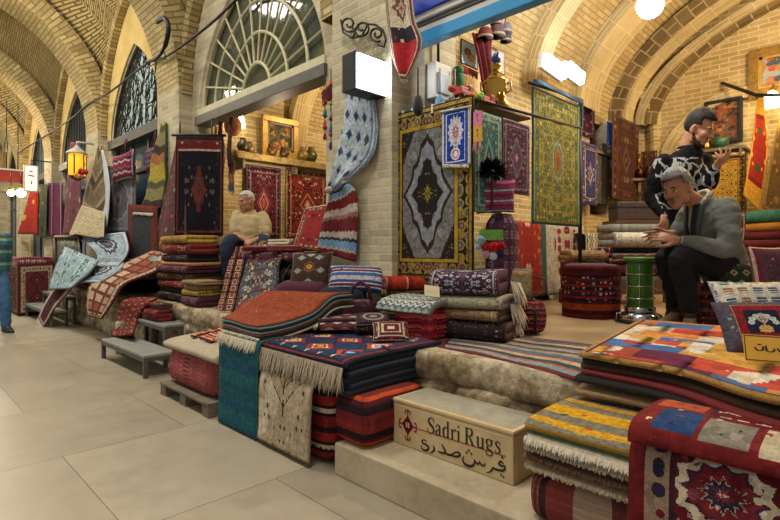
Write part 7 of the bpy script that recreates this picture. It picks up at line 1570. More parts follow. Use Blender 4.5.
o = cloth('side_rug', quad(at(6, 262, X=1.76), at(17, 263, X=1.76), at(17.5, 315, X=1.76), at(7, 309, X=1.76), .006), 10, 18, .02, [MP, M_WOOL['brown']]); tag(o, 'brown patterned rug hanging on the passage side of the far heap', 'rug')
for i, (x, y, h, lab) in enumerate(((1.98, 11.5, '#7a3a44', 'rose folded cloth lying nearest on the far heap'), (2.15, 11.9, '#6a2430', 'wine red folded cloth in the middle of the far heap'), (2.0, 12.3, '#8a6a64', 'dusty pink folded cloth lying farthest on the far heap'))):
    folded('folded_cloth', [PKm if i != 1 else plain(h, .95, 0, .3, 30), plain(h, .95)], (x, y, .925), .3*i, .42, .4, .14, 3, lab, 'cloth', 'cloths on the far heap', wob=.015, sag=.03)
m = Rug('maroon_runner', .3, 1.0, .014, '#4a2028'); m.motif(.08, ['#8a6a64', '#2a1c24', '#6a2a34'], .3); m.border([(.05, '#a89c8c'), (.02, '#3a1c24')])
o = cloth('maroon_runner', ruled([at(69, 262, X=2.2), at(56, 283, X=2.0), at(44, 304, X=1.86), at(38, 318, X=1.80)], [at(80, 266, X=2.3), at(74, 284, X=2.08), at(55, 307, X=1.88), at(43, 328, X=1.80)], 28), 10, 28, .02, [m.done(), M_WOOL['red']], None, .01); tag(o, 'maroon runner with white ends sliding down over the far benches', 'rug'); fringe(o, [at(37.5, 318, X=1.79), at(43, 328, X=1.79)], (-.3, 0, -1), .14, 50, M_FRW, .012)
heap(2.40, 9.6, .602, math.pi/2, 1.5, .36, [(.15, 2, M_WOOL['plum'], 'plum folded rug under the pale blue rugs of the far heap'), (.15, 2, M_WOOL['red'], 'dark red folded rug under the pale blue rugs of the far heap'), (.12, 2, M_WOOL['gray'], 'grey folded rug under the pale blue rugs of the far heap')], 'under the pale blue rugs')
heap(2.62, 8.1, .602, math.pi/2, 1.3, .44, [(.18, 3, M_WOOL['black'], 'black folded rug below the grey medallion rug'), (.16, 3, M_WOOL['gray'], 'grey folded rug below the grey medallion rug'), (.14, 2, M_WOOL['brown'], 'brown folded rug below the grey medallion rug')], 'below the grey medallion rug')
# ---- lantern, signs and lamps along the passage ---------------------------------
lp = at(77, 165, X=2.55); k = thing('lantern', lp-V((0, 0, .22)), 'amber glass lantern under a white bracket high on the far pier', 'lamp')
lathe('glass', [(.13, -.20), (.15, -.16), (.15, .16), (.12, .2)], lp, glow('amber', '#d8901c', 1.6), k, 6); lathe('cap', [(.19, .2), (.17, .23), (.05, .32), (.02, .36)], lp, plain('#a8a89c', .5), k, 6); lathe('foot', [(.05, -.28), (.10, -.24), (.14, -.2)], lp, M_IRON, k, 6)
for q in range(6): a = q*1.0472; tube('bar', [lp+V((.152*math.cos(a), .152*math.sin(a), -.18)), lp+V((.152*math.cos(a), .152*math.sin(a), .18))], .012, M_IRON, k, 5)
tube('bracket', [lp+V((0, 0, .36)), lp+V((.0, 0, .42)), lp+V((.26, 0, .42))], .02, plain('#a8a89c', .5), k, 6)
for i, (px, py, h) in enumerate(((73, 174, '#b8261c'), (79, 176, '#c8862a'), (83, 172, '#a01c18'))):
    p = at(px, py, X=2.5); f_ = thing('paper_flower', p-V((0, 0, .08)), ['red paper flower under the amber lantern', 'orange paper flower under the amber lantern', 'dark red paper flower beside the lantern foot'][i], 'flower')
    for q in range(7): a = q*.9; ball('petal', p+V((.045*math.cos(a), .045*math.sin(a), .02*math.sin(q*2))), .04, plain(h, .8), f_, seg=8)
    tube('stem', [p, p+V((.03, 0, .16))], .008, M_GREEN, f_, 5)
k = thing('hanging_sign', at(31, 192, X=2.3), 'upright white lit sign with small red marks hanging over the passage', 'sign'); a, b = at(25.5, 166, Y=14.0), at(37, 191, Y=14.0)
box('panel', a.x, b.x, 13.97, 14.05, b.z, a.z, glow('white_sign', '#f0e0c8', 1.0), k, .01); box('frame', a.x-.03, b.x+.03, 14.0, 14.06, b.z-.03, a.z+.03, M_WHITE, k); ribbons('lettering', [[(.3, .8, .05), (.6, .8, .05)], [(.2, .62, .05), (.75, .6, .05)], [(.5, .4, .1), (.5, .25, .1)]], lambda x, y: V((a.x+(b.x-a.x)*x, 13.965, b.z+(a.z-b.z)*y)), .003, (0, -1, 0), M_RED, k, 2); tube('arm', [V(((a.x+b.x)/2, 14.02, a.z+.03)), V(((a.x+b.x)/2, 14.02, a.z+.15)), V((2.85, 14.02, a.z+.15))], .015, M_IRON, k, 6)
k = thing('awning', at(10, 182, Y=15), 'red signboard with a grey lower band hanging across the far passage', 'sign'); a, b = at(-4, 168, Y=15.0), at(23, 193, Y=15.0); mz = at(0, 181, Y=15.0).z
box('red_panel', a.x, b.x, 14.9, 15.1, mz, a.z, plain('#8e2a20', .5, 0, .15, 6), k); box('grey_panel', a.x, b.x, 14.92, 15.08, b.z, mz-.005, plain('#6a665a', .6), k); box('edge', a.x, b.x, 14.88, 14.9, a.z-.04, a.z, M_WHITE, k); tube('wire', [V((a.x+.2, 15, a.z)), V((a.x+.2, 15, a.z+1.6))], .012, M_BLK, k, 5); tube('wire', [V((b.x-.1, 15, a.z)), V((b.x-.1, 15, a.z+1.6))], .012, M_BLK, k, 5)
for i, (px, py, r_) in enumerate(((11, 193, .075), (21, 193, .10))):
    p = at(px, py, Y=14.6); k = thing('bulb_lamp', p, ['smaller bare glowing bulb under the red signboard', 'larger bare glowing bulb under the edge of the red signboard'][i], 'lamp'); ball('bulb', p, r_, glow('bulb', '#ffe0a0', 16.0), k); tube('cord', [p+V((0, 0, r_)), p+V((0, 0, r_+.4))], .01, M_BLK, k, 5); lathe('socket', [(.04, r_*.9), (.045, r_+.08), (.02, r_+.1)], p, M_BRASS, k)
# cable along the facade and the bent lamp arm
cb_ = tube('cable', catmull([at(x, y, X=2.74) for x, y in ((20, 152), (48, 134), (72, 118), (88, 104), (110, 92), (146, 64), (165, 57), (190, 40), (215, 20), (240, -4))], 50), .016, M_BLK); tag(cb_, 'thick black cable running up along the arcade past the pier lamps', 'cable')
k = thing('lamp_arm', at(155, 60, X=2.5), 'bent black iron lamp arm curling up from the pier above the lettered window', 'bracket'); tube('arm', catmull([at(x, y, X=2.52) for x, y in ((146, 62), (157, 58), (164, 48), (168, 34), (168, 24), (164, 18), (157, 22))], 24), [.02]*12+[.03]*13, M_IRON, k, 8)
rnd = random.Random(8)
for q in range(4):
    bm = bmesh.new(); p = at(148+4*q, 62-rnd.random()*6, X=2.52); add_tube(bm, [p, p+V((0, rnd.uniform(-.2, .2), rnd.uniform(-.1, .15))), p+V((0, rnd.uniform(-.3, .1), rnd.uniform(-.2, .1)))], .008, 5); frombm('wire', bm, M_BLK, k)
# ================================================================== people
def ell_rings(bm, rings, seg=20, p=2.4):
    """loft of flattened rings: (centre, half vector sideways, half vector forward)"""
    R = []
    for ce, a, b in rings:
        ce, a, b = V(ce), V(a), V(b); row = []
        for k in range(seg):
            t = 2*math.pi*k/seg; x = math.copysign(abs(math.cos(t))**(2/p), math.cos(t)); y = math.copysign(abs(math.sin(t))**(2/p), math.sin(t))
            row.append(bm.verts.new(ce+a*x+b*y))
        R.append(row)
    for i in range(len(R)-1):
        for k in range(seg): bm.faces.new((R[i][k], R[i][(k+1) % seg], R[i+1][(k+1) % seg], R[i+1][k]))
    bm.faces.new(R[0][::-1]); bm.faces.new(R[-1])
def limb(bm, pts, rad, n=14, seg=14):
    P = catmull(pts, n); m = len(pts)-1; r = []
    L_ = [0]
    for i in range(m): L_.append(L_[-1]+(V(pts[i+1])-V(pts[i])).length)
    for i in range(n+1):
        d = L_[-1]*i/n; k = 0
        while k < m-1 and d > L_[k+1]: k += 1
        f = (d-L_[k])/max(1e-6, L_[k+1]-L_[k]); r.append(rad[k]+(rad[k+1]-rad[k])*f)
    add_tube(bm, P, r, seg); 
    for q, rr in ((P[0], r[0]), (P[-1], r[-1])): ellip(bm, q, rr*.98)
def ellip(bm, loc, r, M=None, sc=(1, 1, 1)):
    g = bmesh.ops.create_uvsphere(bm, u_segments=16, v_segments=10, radius=1)
    bmesh.ops.transform(bm, matrix=Matrix.Translation(V(loc)) @ (M if M is not None else Matrix()) @ Matrix.Diagonal((r*sc[0], r*sc[1], r*sc[2], 1)), verts=g['verts'])
def remeshed(name, bm, vox, mats, parent, smooth_it=4, wrinkle=0.0, seed=0):
    bmesh.ops.recalc_face_normals(bm, faces=bm.faces[:])
    me = bpy.data.meshes.new('t'); bm.to_mesh(me); bm.free(); o = bpy.data.objects.new('t', me); COL.objects.link(o)
    md = o.modifiers.new('r', 'REMESH'); md.mode = 'VOXEL'; md.voxel_size = vox
    if smooth_it: s = o.modifiers.new('s', 'SMOOTH'); s.iterations = smooth_it; s.factor = .5
    dg = bpy.context.evaluated_depsgraph_get(); dg.update(); m2 = bpy.data.meshes.new_from_object(o.evaluated_get(dg)); bpy.data.objects.remove(o); bpy.data.meshes.remove(me)
    if wrinkle:
        ns = [v.normal.copy() for v in m2.vertices]
        for v, n in zip(m2.vertices, ns):
            q = v.co*9+V((seed, 0, 0)); q.z *= 1.6
            v.co += n*wrinkle*(noise.fractal(q, 1.0, 2.0, 3)+.8*abs(noise.noise(q*.7))-.3)
    m2.name = name; m2.materials.clear(); return link(name, m2, mats, parent, True)
def frame(fwd, up=(0, 0, 1)):
    x = V(fwd).normalized(); y = V(up).cross(x).normalized(); z = x.cross(y); return Matrix((x, y, z)).transposed().to_4x4()
def head_parts(bm, ce, M, s):
    T = Matrix.Translation(V(ce)) @ M
    def e(x, y, z, a, b, d, pitch=0.0): ellip(bm, T @ V((x*s, y*s, z*s)), s, M @ Matrix.Rotation(pitch, 4, 'Y'), (a, b, d))
    e(-.012, 0, .038, .096, .076, .086); e(.020, 0, -.015, .072, .066, .085); e(.042, 0, -.062, .050, .050, .050); e(.070, 0, -.098, .026, .030, .022)
    e(.078, 0, .030, .020, .050, .012); e(.098, 0, .004, .016, .011, .030, -.25); e(.110, 0, -.020, .016, .015, .013); e(.092, 0, -.024, .018, .022, .011)
    e(.086, 0, -.052, .016, .025, .0075); e(.083, 0, -.067, .016, .022, .0085)
    for q in (-1, 1):
        e(.062, q*.040, -.018, .026, .024, .028); e(-.008, q*.076, -.008, .020, .012, .034); e(.030, q*.050, -.060, .035, .016, .035); e(-.005, q*.083, .010, .012, .010, .018)
def face_bits(par, ce, M, s, browcol, lipcol, beard=None, beardcol=None):
    T = Matrix.Translation(V(ce)) @ M; P = lambda x, y, z: T @ V((x*s, y*s, z*s))
    for q in (-1, 1):
        ball('eye', P(.076, q*.029, .008), .0125*s, plain('#cfc8bc', .25, 0, .02, 10, 0), par, seg=12); ball('iris', P(.0855, q*.0295, .006), .0055*s, plain('#1d130d', .2), par, seg=8)
        ball('eyelid', P(.0775, q*.029, .0125), .0135*s, M_SKIN2, par, (1, 1.05, .62), 12, M)
        ball('eyebrow', P(.090, q*.031, .033), s, plain(browcol, .9), par, (.007, .022, .0045), 10, M @ Matrix.Rotation(-q*.15, 4, 'X'))
        ball('lip', P(.0975, 0, -.052 if q > 0 else -.066), s, plain(lipcol, .6), par, (.006, .021, .0045 if q > 0 else .0055), 10, M)
def hair_cap(par, ce, M, s, mat, front=.045, low=-.075, k=1.07, vol=.0, seed=1, top=0.0, name='hair'):
    T = Matrix.Translation(V(ce)) @ M; bm = bmesh.new(); bmesh.ops.create_uvsphere(bm, u_segments=48, v_segments=32, radius=1)
    for v in bm.verts:
        d = v.co.copy(); h = .010*noise.noise(V((d.x*3, d.y*7, d.z*3+seed)))+.006*noise.noise(V((d.x*6+seed, d.y*22, d.z*5)))
        x, y, z = d.x*.096*k, d.y*.078*k, d.z*.088*k
        g = 1+h*5+vol*max(0, d.z)*(1+.5*d.x)
        v.co = V((x*g-.012, y*g, z*g+.038+top*max(0, d.z)*(1+.8*noise.noise(V((d.x*5, d.y*5, seed))))))
    kill = [v for v in bm.verts if (v.co.x > front-.55*max(0, abs(v.co.y)-.03)-(.0 if v.co.z > .03 else .035) and v.co.z < .088) or v.co.z < low or (v.co.z < -.012 and v.co.x > .004)]
    bmesh.ops.delete(bm, geom=kill, context='VERTS'); bmesh.ops.transform(bm, matrix=T @ Matrix.Scale(s, 4), verts=bm.verts[:])
    o = frombm(name, bm, mat, par, True); md = o.modifiers.new('thick', 'SOLIDIFY'); md.thickness = .012*s; md.offset = -1; return o
def hand(bm, wr, d, back, s=1.0, thumb=1, curl=(.25, .35, .3), spread=.16, bend=(0, 0, 0, 0)):
    """palm with four unequal bent fingers and a side thumb; d along the hand, back = normal of its back"""
    d = V(d).normalized(); side = V(back).cross(d).normalized()*thumb; back = d.cross(side)*thumb; n = V(back).normalized()
    M = Matrix((d, side, n)).transposed().to_4x4()
    ellip(bm, wr+d*.048*s, s, M, (.056, .040, .017)); ellip(bm, wr+d*.030*s+side*.018*s-n*.004*s, s, M, (.034, .022, .018))
    limb(bm, [wr-d*.03*s, wr+d*.02*s], [.025*s, .027*s], 3)
    for i, (off, ln) in enumerate(((.030, .072), (.0105, .082), (-.010, .076), (-.029, .060))):
        dd = (d+side*spread*(off/.03)).normalized(); p = wr+d*(.086-.010*(abs(off-.01)/.03))*s+side*off*s; pts = [p-dd*.018*s, p]; a = bend[i]
        for q, (cu, f) in enumerate(zip(curl, (.44, .31, .25))):
            a += cu; p = p+(dd*math.cos(a)-n*math.sin(a))*ln*f*s; pts.append(p)
        limb(bm, pts, [.0095*s, .0098*s, .0088*s, .0080*s, .0068*s], 10, 8)
    p0 = wr+d*.028*s+side*.030*s; t1 = (d*.72+side*.70-n*.15).normalized(); t2 = (d*.92+side*.32-n*.25).normalized()
    limb(bm, [p0-t1*.012*s, p0+t1*.030*s, p0+t1*.030*s+t2*.034*s, p0+t1*.030*s+t2*.058*s], [.013*s, .0115*s, .0098*s, .0075*s], 9, 8)
def skin(nm, a, b):
    t = NT(nm); nz = t.noise(t.pos(), 14.0, 5.0, .6); n2 = t.noise(t.pos(), 130.0, 3.0)
    return t.bsdf(t.ramp(nz, [(.3, c(a)), (.7, c(b))], 'LINEAR'), .5, normal=t.bump(t.m('ADD', nz, t.m('MULTIPLY', n2, .4)), .16, .004), spec=.35)
M_SKIN = skin('skin_tan', '#9a6a50', '#b48166'); M_SKIN2 = skin('skin_lid', '#8e6048', '#a8775c')
LF = V((-S2, S2, 0)); CM = V((-S2, -S2, 0)); UP = V((0, 0, 1))
def fabric(nm, hexc, var=.18, sc=60.0, fine=240.0):
    t = NT(nm); p = t.pos(); n1 = t.noise(p, 7.0, 4.0); n2 = t.noise(p, fine, 2.0); f = t.m('ADD', t.m('MULTIPLY', n1, 2*var), 1-var); f = t.m('MULTIPLY', f, t.m('ADD', t.m('MULTIPLY', n2, .4), .8))
    return t.bsdf(t.mix(1.0, c(hexc), t.xyz(f, f, f), 'MULTIPLY'), .85, normal=t.bump(n2, .25, .003), spec=.2)

# ---- man in the grey jacket sitting by the stove --------------------------------
def seated():
    who = thing('person', atT(712, 326, 3.9), 'grey haired man in grey jacket sitting on a stool with hands over the stove', 'person')
    hd = atT(678, 190, 3.78); fw = LF*.86+CM*.46-UP*.30; HM = frame(fw, UP*.95+LF*.25); s = 1.10
    neck = atT(699, 203, 3.84); chest = atT(708, 222, 3.86); pel = atT(724, 268, 3.92)
    sN, sF = atT(729, 208, 3.66), atT(690, 209, 4.05); eN, eF = atT(728, 249, 3.56), atT(674, 246, 4.08); wN, wF = atT(679, 241, 3.70), atT(668, 234, 3.92)
    hN, hF = atT(724, 268, 3.80), atT(718, 266, 4.04); kN, kF = atT(680, 258, 3.66), atT(667, 256, 4.02); aN, aF = atT(690, 312, 3.74), atT(676, 306, 4.08)
    side = (sN-sF).normalized(); spine = (neck-pel).normalized(); fr = spine.cross(side).normalized()
    if fr.dot(LF) < 0: fr = -fr
    bm = bmesh.new(); head_parts(bm, hd, HM, s)
    limb(bm, [hd+HM @ V((-.03*s, 0, -.03*s)), neck+fr*.01, chest-fr*.02], [.058, .060, .07], 8)
    ell_rings(bm, [(pel-spine*.05, side*.13, fr*.09), (pel+spine*.1, side*.13, fr*.09), (chest, side*.14, fr*.085), (neck-spine*.05, side*.10, fr*.06), (neck+spine*.01, side*.055, fr*.05)])
    for sh, el, wr in ((sN, eN, wN), (sF, eF, wF)): limb(bm, [sh, el, wr], [.055, .044, .030])
    for h, k, a in ((hN, kN, aN), (hF, kF, aF)):
        limb(bm, [h, k], [.085, .058]); limb(bm, [k, a], [.058, .04])
    hand(bm, wN, atT(640, 231, 3.80)-wN, UP*.55+CM*.8, 1.22, 1, (.10, .22, .2), .20, (-.16, -.05, .08, .22))
    hand(bm, wF, atT(641, 238, 3.98)-wF, UP*.4-CM*.85, 1.15, 1, (.14, .25, .2), .18, (-.1, 0, .08, .2))
    remeshed('body', bm, .0066, M_SKIN, who, 3)
    face_bits(who, hd, HM, s, '#2c2723', '#84503f')
    t = NT('grey_hair'); n1 = t.noise(t.obj(), 60.0, 3.0); hm = t.bsdf(t.ramp(n1, [(.3, c('#4c4c4e')), (.7, c('#8d8e90'))], 'LINEAR'), .6, normal=t.bump(t.noise(t.pos(), 170.0, 2.0), .5, .004))
    hair_cap(who, hd, HM, s, hm, front=.066, vol=.24, seed=3, top=.006)
    T = Matrix.Translation(hd) @ HM
    ball('moustache', T @ V((.098*s, 0, -.040*s)), s, plain('#6a5a52', .9), who, (.006, .026, .006), 10, HM)
    jk = fabric('jacket_cloth', '#6b706c'); bm = bmesh.new()
    ell_rings(bm, [(pel-spine*.20-fr*.075, side*.20, fr*.125), (pel-spine*.12-fr*.03, side*.205, fr*.16), (pel-spine*.02-fr*.01, side*.20, fr*.155), (pel+spine*.12, side*.185, fr*.145), (chest, side*.20, fr*.145), (chest+spine*.06-fr*.015, side*.185, fr*.125), (neck-spine*.005-fr*.03, side*.10, fr*.085), (neck+spine*.035-fr*.035, side*.075, fr*.07)], 26)
    limb(bm, [sN-side*.03, sN+(eN-sN)*.5, eN, eN+(wN-eN)*.5, wN-(wN-eN)*.10], [.088, .080, .068, .062, .050], 18); limb(bm, [sF+side*.03, sF+(eF-sF)*.5, eF, eF+(wF-eF)*.6, wF-(wF-eF)*.06], [.085, .076, .064, .058, .048], 18)
    j = remeshed('jacket', bm, .011, jk, who, 5, .012, 3)
    # shirt, lapels and scarf down the chest
    CP = catmull([neck+fr*.055+spine*.02, neck+fr*.088-spine*.05, chest+spine*.03+fr*.142, chest-spine*.06+fr*.158, pel+spine*.16+fr*.165, pel+spine*.06+fr*.165], 40)
    def chestpt(u, v, off):
        f = max(0, min(39.99, v*40)); i = int(f); b = CP[i].lerp(CP[i+1], f-i); return b+side*(u*.17)+fr*(off-.030*abs(u*2)**2)
    cloth('shirt', lambda u, v: chestpt((u-.5)*(.95-.70*v), v, .006), 12, 14, .008, [fabric('striped_shirt', '#a9a294'), M_WHITE], who)
    for q, w in ((-1, .16), (1, .16)): cloth('lapel', lambda u, v: chestpt(q*(.50-.36*v+(u-.5)*w*(1.5-.6*v)), v*.95, .014+.008*math.sin(u*3.14)), 8, 16, .008, [fabric('lapel_cloth', '#545956'), jk], who)
    cloth('scarf', lambda u, v: chestpt(-.30+.12*(u-.5)*2+.18*v, v*.85, .026), 6, 16, .010, [fabric('scarf_cloth', '#26282c'), M_BLK], who)
    cloth('scarf', lambda u, v: chestpt(.30+.11*(u-.5)*2-.20*v, v*.8, .026), 6, 16, .010, [fabric('scarf_cloth', '#2c2e32'), M_BLK], who)
    ell = bmesh.new(); add_tube(ell, [neck+spine*.03+side*.072*math.cos(a)+fr*(.070*math.sin(a)-.015)-spine*.03*math.sin(a) for a in [6.2832*k/24 for k in range(25)]], .016, 8); frombm('collar', ell, fabric('collar_cloth', '#b0a898'), who, True)
    tr = fabric('trouser_cloth', '#1a1b1f'); bm = bmesh.new()
    ell_rings(bm, [(pel-spine*.10, side*.17, fr*.14), (pel+spine*.06, side*.17, fr*.13)])
    for h, k, a in ((hN, kN, aN), (hF, kF, aF)): limb(bm, [h, h.lerp(k, .5)+UP*.01, k, k.lerp(a, .5)+V((.01, .0, 0)), a+UP*.035], [.115, .098, .083, .074, .068], 20)
    remeshed('trousers', bm, .012, tr, who, 4, .010, 8)
    for a, d in ((aN, LF*.55+CM*.75), (aF, LF*.85+CM*.45)):
        d = d.normalized(); z0 = .603; sd = UP.cross(d); b = V((a.x, a.y, z0)); bm = bmesh.new()
        ell_rings(bm, [(b-d*.07+UP*.004, sd*.037, d*.03), (b+UP*.0+d*.06, sd*.046, d*.17), (b+UP*.02+d*.06, sd*.048, d*.175), (b+UP*.05+d*.045, sd*.044, d*.145), (b+UP*.075+d*.015, sd*.042, d*.09), (b+UP*.10-d*.02, sd*.042, d*.055)][1:], 20)
        remeshed('shoe', bm, .009, plain('#7a6444', .6, 0, .2, 30, .2), who, 2); box('sole', -.115, .235, -.05, .05, 0, .014, plain('#3a2e22', .8), who, .005, Matrix.Translation(b-UP*.002) @ frame(d))
        limb_ = bmesh.new(); limb(limb_, [b+UP*.08-d*.015, a+UP*.05], [.042, .045], 4); frombm('sock', limb_, plain('#26241f', .9), who, True)
    wd = (wN-eN).normalized(); wc = wN-wd*.018; s1 = wd.cross(UP).normalized(); s2 = wd.cross(s1)
    tube('watch', [wc+s1*.034*math.cos(a)+s2*.034*math.sin(a) for a in [6.2832*k/16 for k in range(17)]], .007, M_CHROME, who, 6)
    return who
seated()
r = Rug('stool_side', 1.5, .4, .008, '#3a2028'); r.stripes([(.05, '#3a2028'), (.03, '#5a2a24'), (.04, '#241c2c'), (.03, '#6a3a28')]); r.motif(.05, ['#8a6a3a', '#2a3050', '#7a2a30'], .28, mirror=False, rnd=.4)
p_ = atT(712, 300, 3.95)
bundle('stool', (p_.x, p_.y, .602), -.78, .40, .36, .335, [r.done(), plain('#7a4420', .95, 0, .25, 30)], 'dark woven square stool with an orange top under the man in the grey jacket', 'stool', p=6, bulge=.012, seg=48)

# ---- young man standing ---------------------------------------------------------
def standing():
    T0 = 4.45
    who = thing('person', atT(684, 318, T0), 'young man standing in a black sweater with white print, looking at his raised hand', 'person')
    hd = atT(698, 130, T0-.06); fw = -LF*.62+CM*.72-UP*.46; HM = frame(fw, UP); s = 1.15
    neck = atT(687, 147, T0); chest = atT(681, 174, T0); pel = atT(682, 232, T0+.02)
    sA, sB = atT(661, 163, T0-.02), atT(706, 161, T0+.06); eA, eB = atT(653, 200, T0-.06), atT(710, 184, T0-.12); wA, wB = atT(661, 208, T0-.22), atT(716, 167, T0-.22)
    eA = atT(652, 198, T0+.02); wA = atT(664, 215, T0-.16)
    side = (sB-sA).normalized(); fr = UP.cross(side); fr = fr if fr.dot(CM) > 0 else -fr
    bm = bmesh.new(); head_parts(bm, hd, HM, s); limb(bm, [hd+HM @ V((-.03*s, 0, -.04*s)), neck, chest], [.058, .058, .07], 8)
    ell_rings(bm, [(pel, side*.15, fr*.1), (chest-UP*.15, side*.14, fr*.095), (chest, side*.165, fr*.11), (neck-UP*.05, side*.12, fr*.07), (neck, side*.06, fr*.055)])
    for sh, el, wr in ((sA, eA, wA), (sB, eB, wB)): limb(bm, [sh, el, wr], [.05, .042, .03])
    fl_ = .602; ha, hb = pel-side*.085, pel+side*.085; ka, kb = V((ha.x, ha.y, fl_+.50))+fr*.03, V((hb.x, hb.y, fl_+.50))+fr*.02; fa_, fb_ = V((ha.x, ha.y, fl_+.08)), V((hb.x, hb.y, fl_+.08))
    for h, k, a in ((ha, ka, fa_), (hb, kb, fb_)): limb(bm, [h, k, a], [.08, .055, .04])
    hand(bm, wB, atT(724, 156, T0-.3)-wB, UP*.2-LF*.2+CM*.9, 1.12, -1, (.25, .35, .3), .18, (-.2, .1, .45, .7))
    hand(bm, wA, atT(664, 226, T0-.22)-wA, CM*.9-LF*.3, 1.05, 1, (.2, .3, .3), .15)
    remeshed('body', bm, .0066, skin('skin_fair', '#a8785e', '#c09176'), who, 3); face_bits(who, hd, HM, s, '#17110d', '#8e5848')
    hm = plain('#14100d', .75, 0, .4, 110, .8); hair_cap(who, hd, HM, s, hm, front=.064, vol=.26, seed=6, top=.012, k=1.05)
    T = Matrix.Translation(hd) @ HM; bm = bmesh.new()
    for q in (-1, 1):
        for x, z, r_ in ((.004, -.022, .010), (.010, -.040, .011), (.022, -.062, .016), (.030, -.070, .017), (.042, -.082, .019), (.056, -.092, .020)): ellip(bm, T @ V((x*s, q*(.062-.5*max(0, x-.02))*s, z*s)), r_*s)
    ellip(bm, T @ V((.072*s, 0, -.100*s)), s, HM, (.026, .034, .020)); ellip(bm, T @ V((.092*s, 0, -.041*s)), s, HM, (.008, .026, .005)); remeshed('beard', bm, .006, plain('#33261e', .95, 0, .3, 140, .4), who, 2)
    # sweater with the print
    t = NT('print_sweater'); o = t.obj(); nz = t.noise(o, 11.0, 4.0); v1 = t.n('ShaderNodeTexVoronoi', feature='DISTANCE_TO_EDGE'); v1.inputs['Scale'].default_value = 8.0
    wv = t.n('ShaderNodeVectorMath', operation='ADD'); t.lk(o, wv.inputs[0]); t.lk(t.xyz(t.m('MULTIPLY', nz, .16), t.m('MULTIPLY', nz, .1), t.m('MULTIPLY', nz, .12)), wv.inputs[1]); t.lk(wv.outputs[0], v1.inputs['Vector'])
    ps = t.sep(t.pos()); zk = t.m('MULTIPLY', t.m('GREATER_THAN', ps[2], 1.55), t.m('LESS_THAN', ps[2], 1.99)); br = t.m('GREATER_THAN', t.noise(o, 9.0, 2.0), .36)
    lat = t.m('SUBTRACT', t.m('MULTIPLY', ps[0], S2), t.m('MULTIPLY', ps[1], S2)); zk = t.m('MULTIPLY', zk, t.m('MULTIPLY', t.m('GREATER_THAN', lat, atT(652, 0, T0).x*S2-atT(652, 0, T0).y*S2), t.m('LESS_THAN', lat, atT(702, 0, T0).x*S2-atT(702, 0, T0).y*S2)))
    mk = t.m('MULTIPLY', t.m('MULTIPLY', t.m('LESS_THAN', v1.outputs['Distance'], .085), br), zk)
    fn = t.noise(t.pos(), 220.0, 2.0); sw = t.bsdf(t.mix(mk, c('#15171b'), c('#a2a6a8')), .9, normal=t.bump(fn, .3, .003), spec=.15)
    bm = bmesh.new(); ell_rings(bm, [(pel-UP*.06, side*.175, fr*.13), (pel+UP*.05, side*.178, fr*.135), (chest-UP*.14, side*.172, fr*.13), (chest, side*.195, fr*.14), (chest+UP*.08, side*.185, fr*.125), (neck-UP*.045, side*.125, fr*.09), (neck-UP*.005, side*.078, fr*.07)], 26)
    limb(bm, [sA+side*.03, sA.lerp(eA, .5), eA, eA.lerp(wA, .55), wA-(wA-eA)*.06], [.086, .076, .064, .056, .046], 18); limb(bm, [sB-side*.03, sB.lerp(eB, .5), eB, eB.lerp(wB, .55), wB-(wB-eB)*.06], [.084, .074, .062, .054, .044], 18)
    remeshed('sweater', bm, .011, sw, who, 5, .010, 5)
    tube('neckband', [neck-UP*.002+side*.070*math.cos(a)+fr*.062*math.sin(a) for a in [6.2832*k/24 for k in range(25)]], .012, plain('#111317', .9), who, 8)
    bm = bmesh.new(); ell_rings(bm, [(pel-UP*.1, side*.165, fr*.12), (pel+UP*.06, side*.165, fr*.12)])
    for h, k, a in ((ha, ka, fa_), (hb, kb, fb_)): limb(bm, [h-UP*.04, k, a], [.10, .075, .062], 16)
    remeshed('trousers', bm, .014, fabric('dark_jeans', '#20242c'), who, 4, .008, 2)
    for a in (fa_, fb_):
        b = V((a.x, a.y, fl_)); bm = bmesh.new(); ell_rings(bm, [(b+fr*.06+UP*.002, side*.046, fr*.15), (b+fr*.06+UP*.03, side*.048, fr*.155), (b+fr*.03+UP*.07, side*.044, fr*.10), (b+UP*.10, side*.04, fr*.055)]); remeshed('shoe', bm, .01, plain('#2a2624', .6), who, 2)
standing()

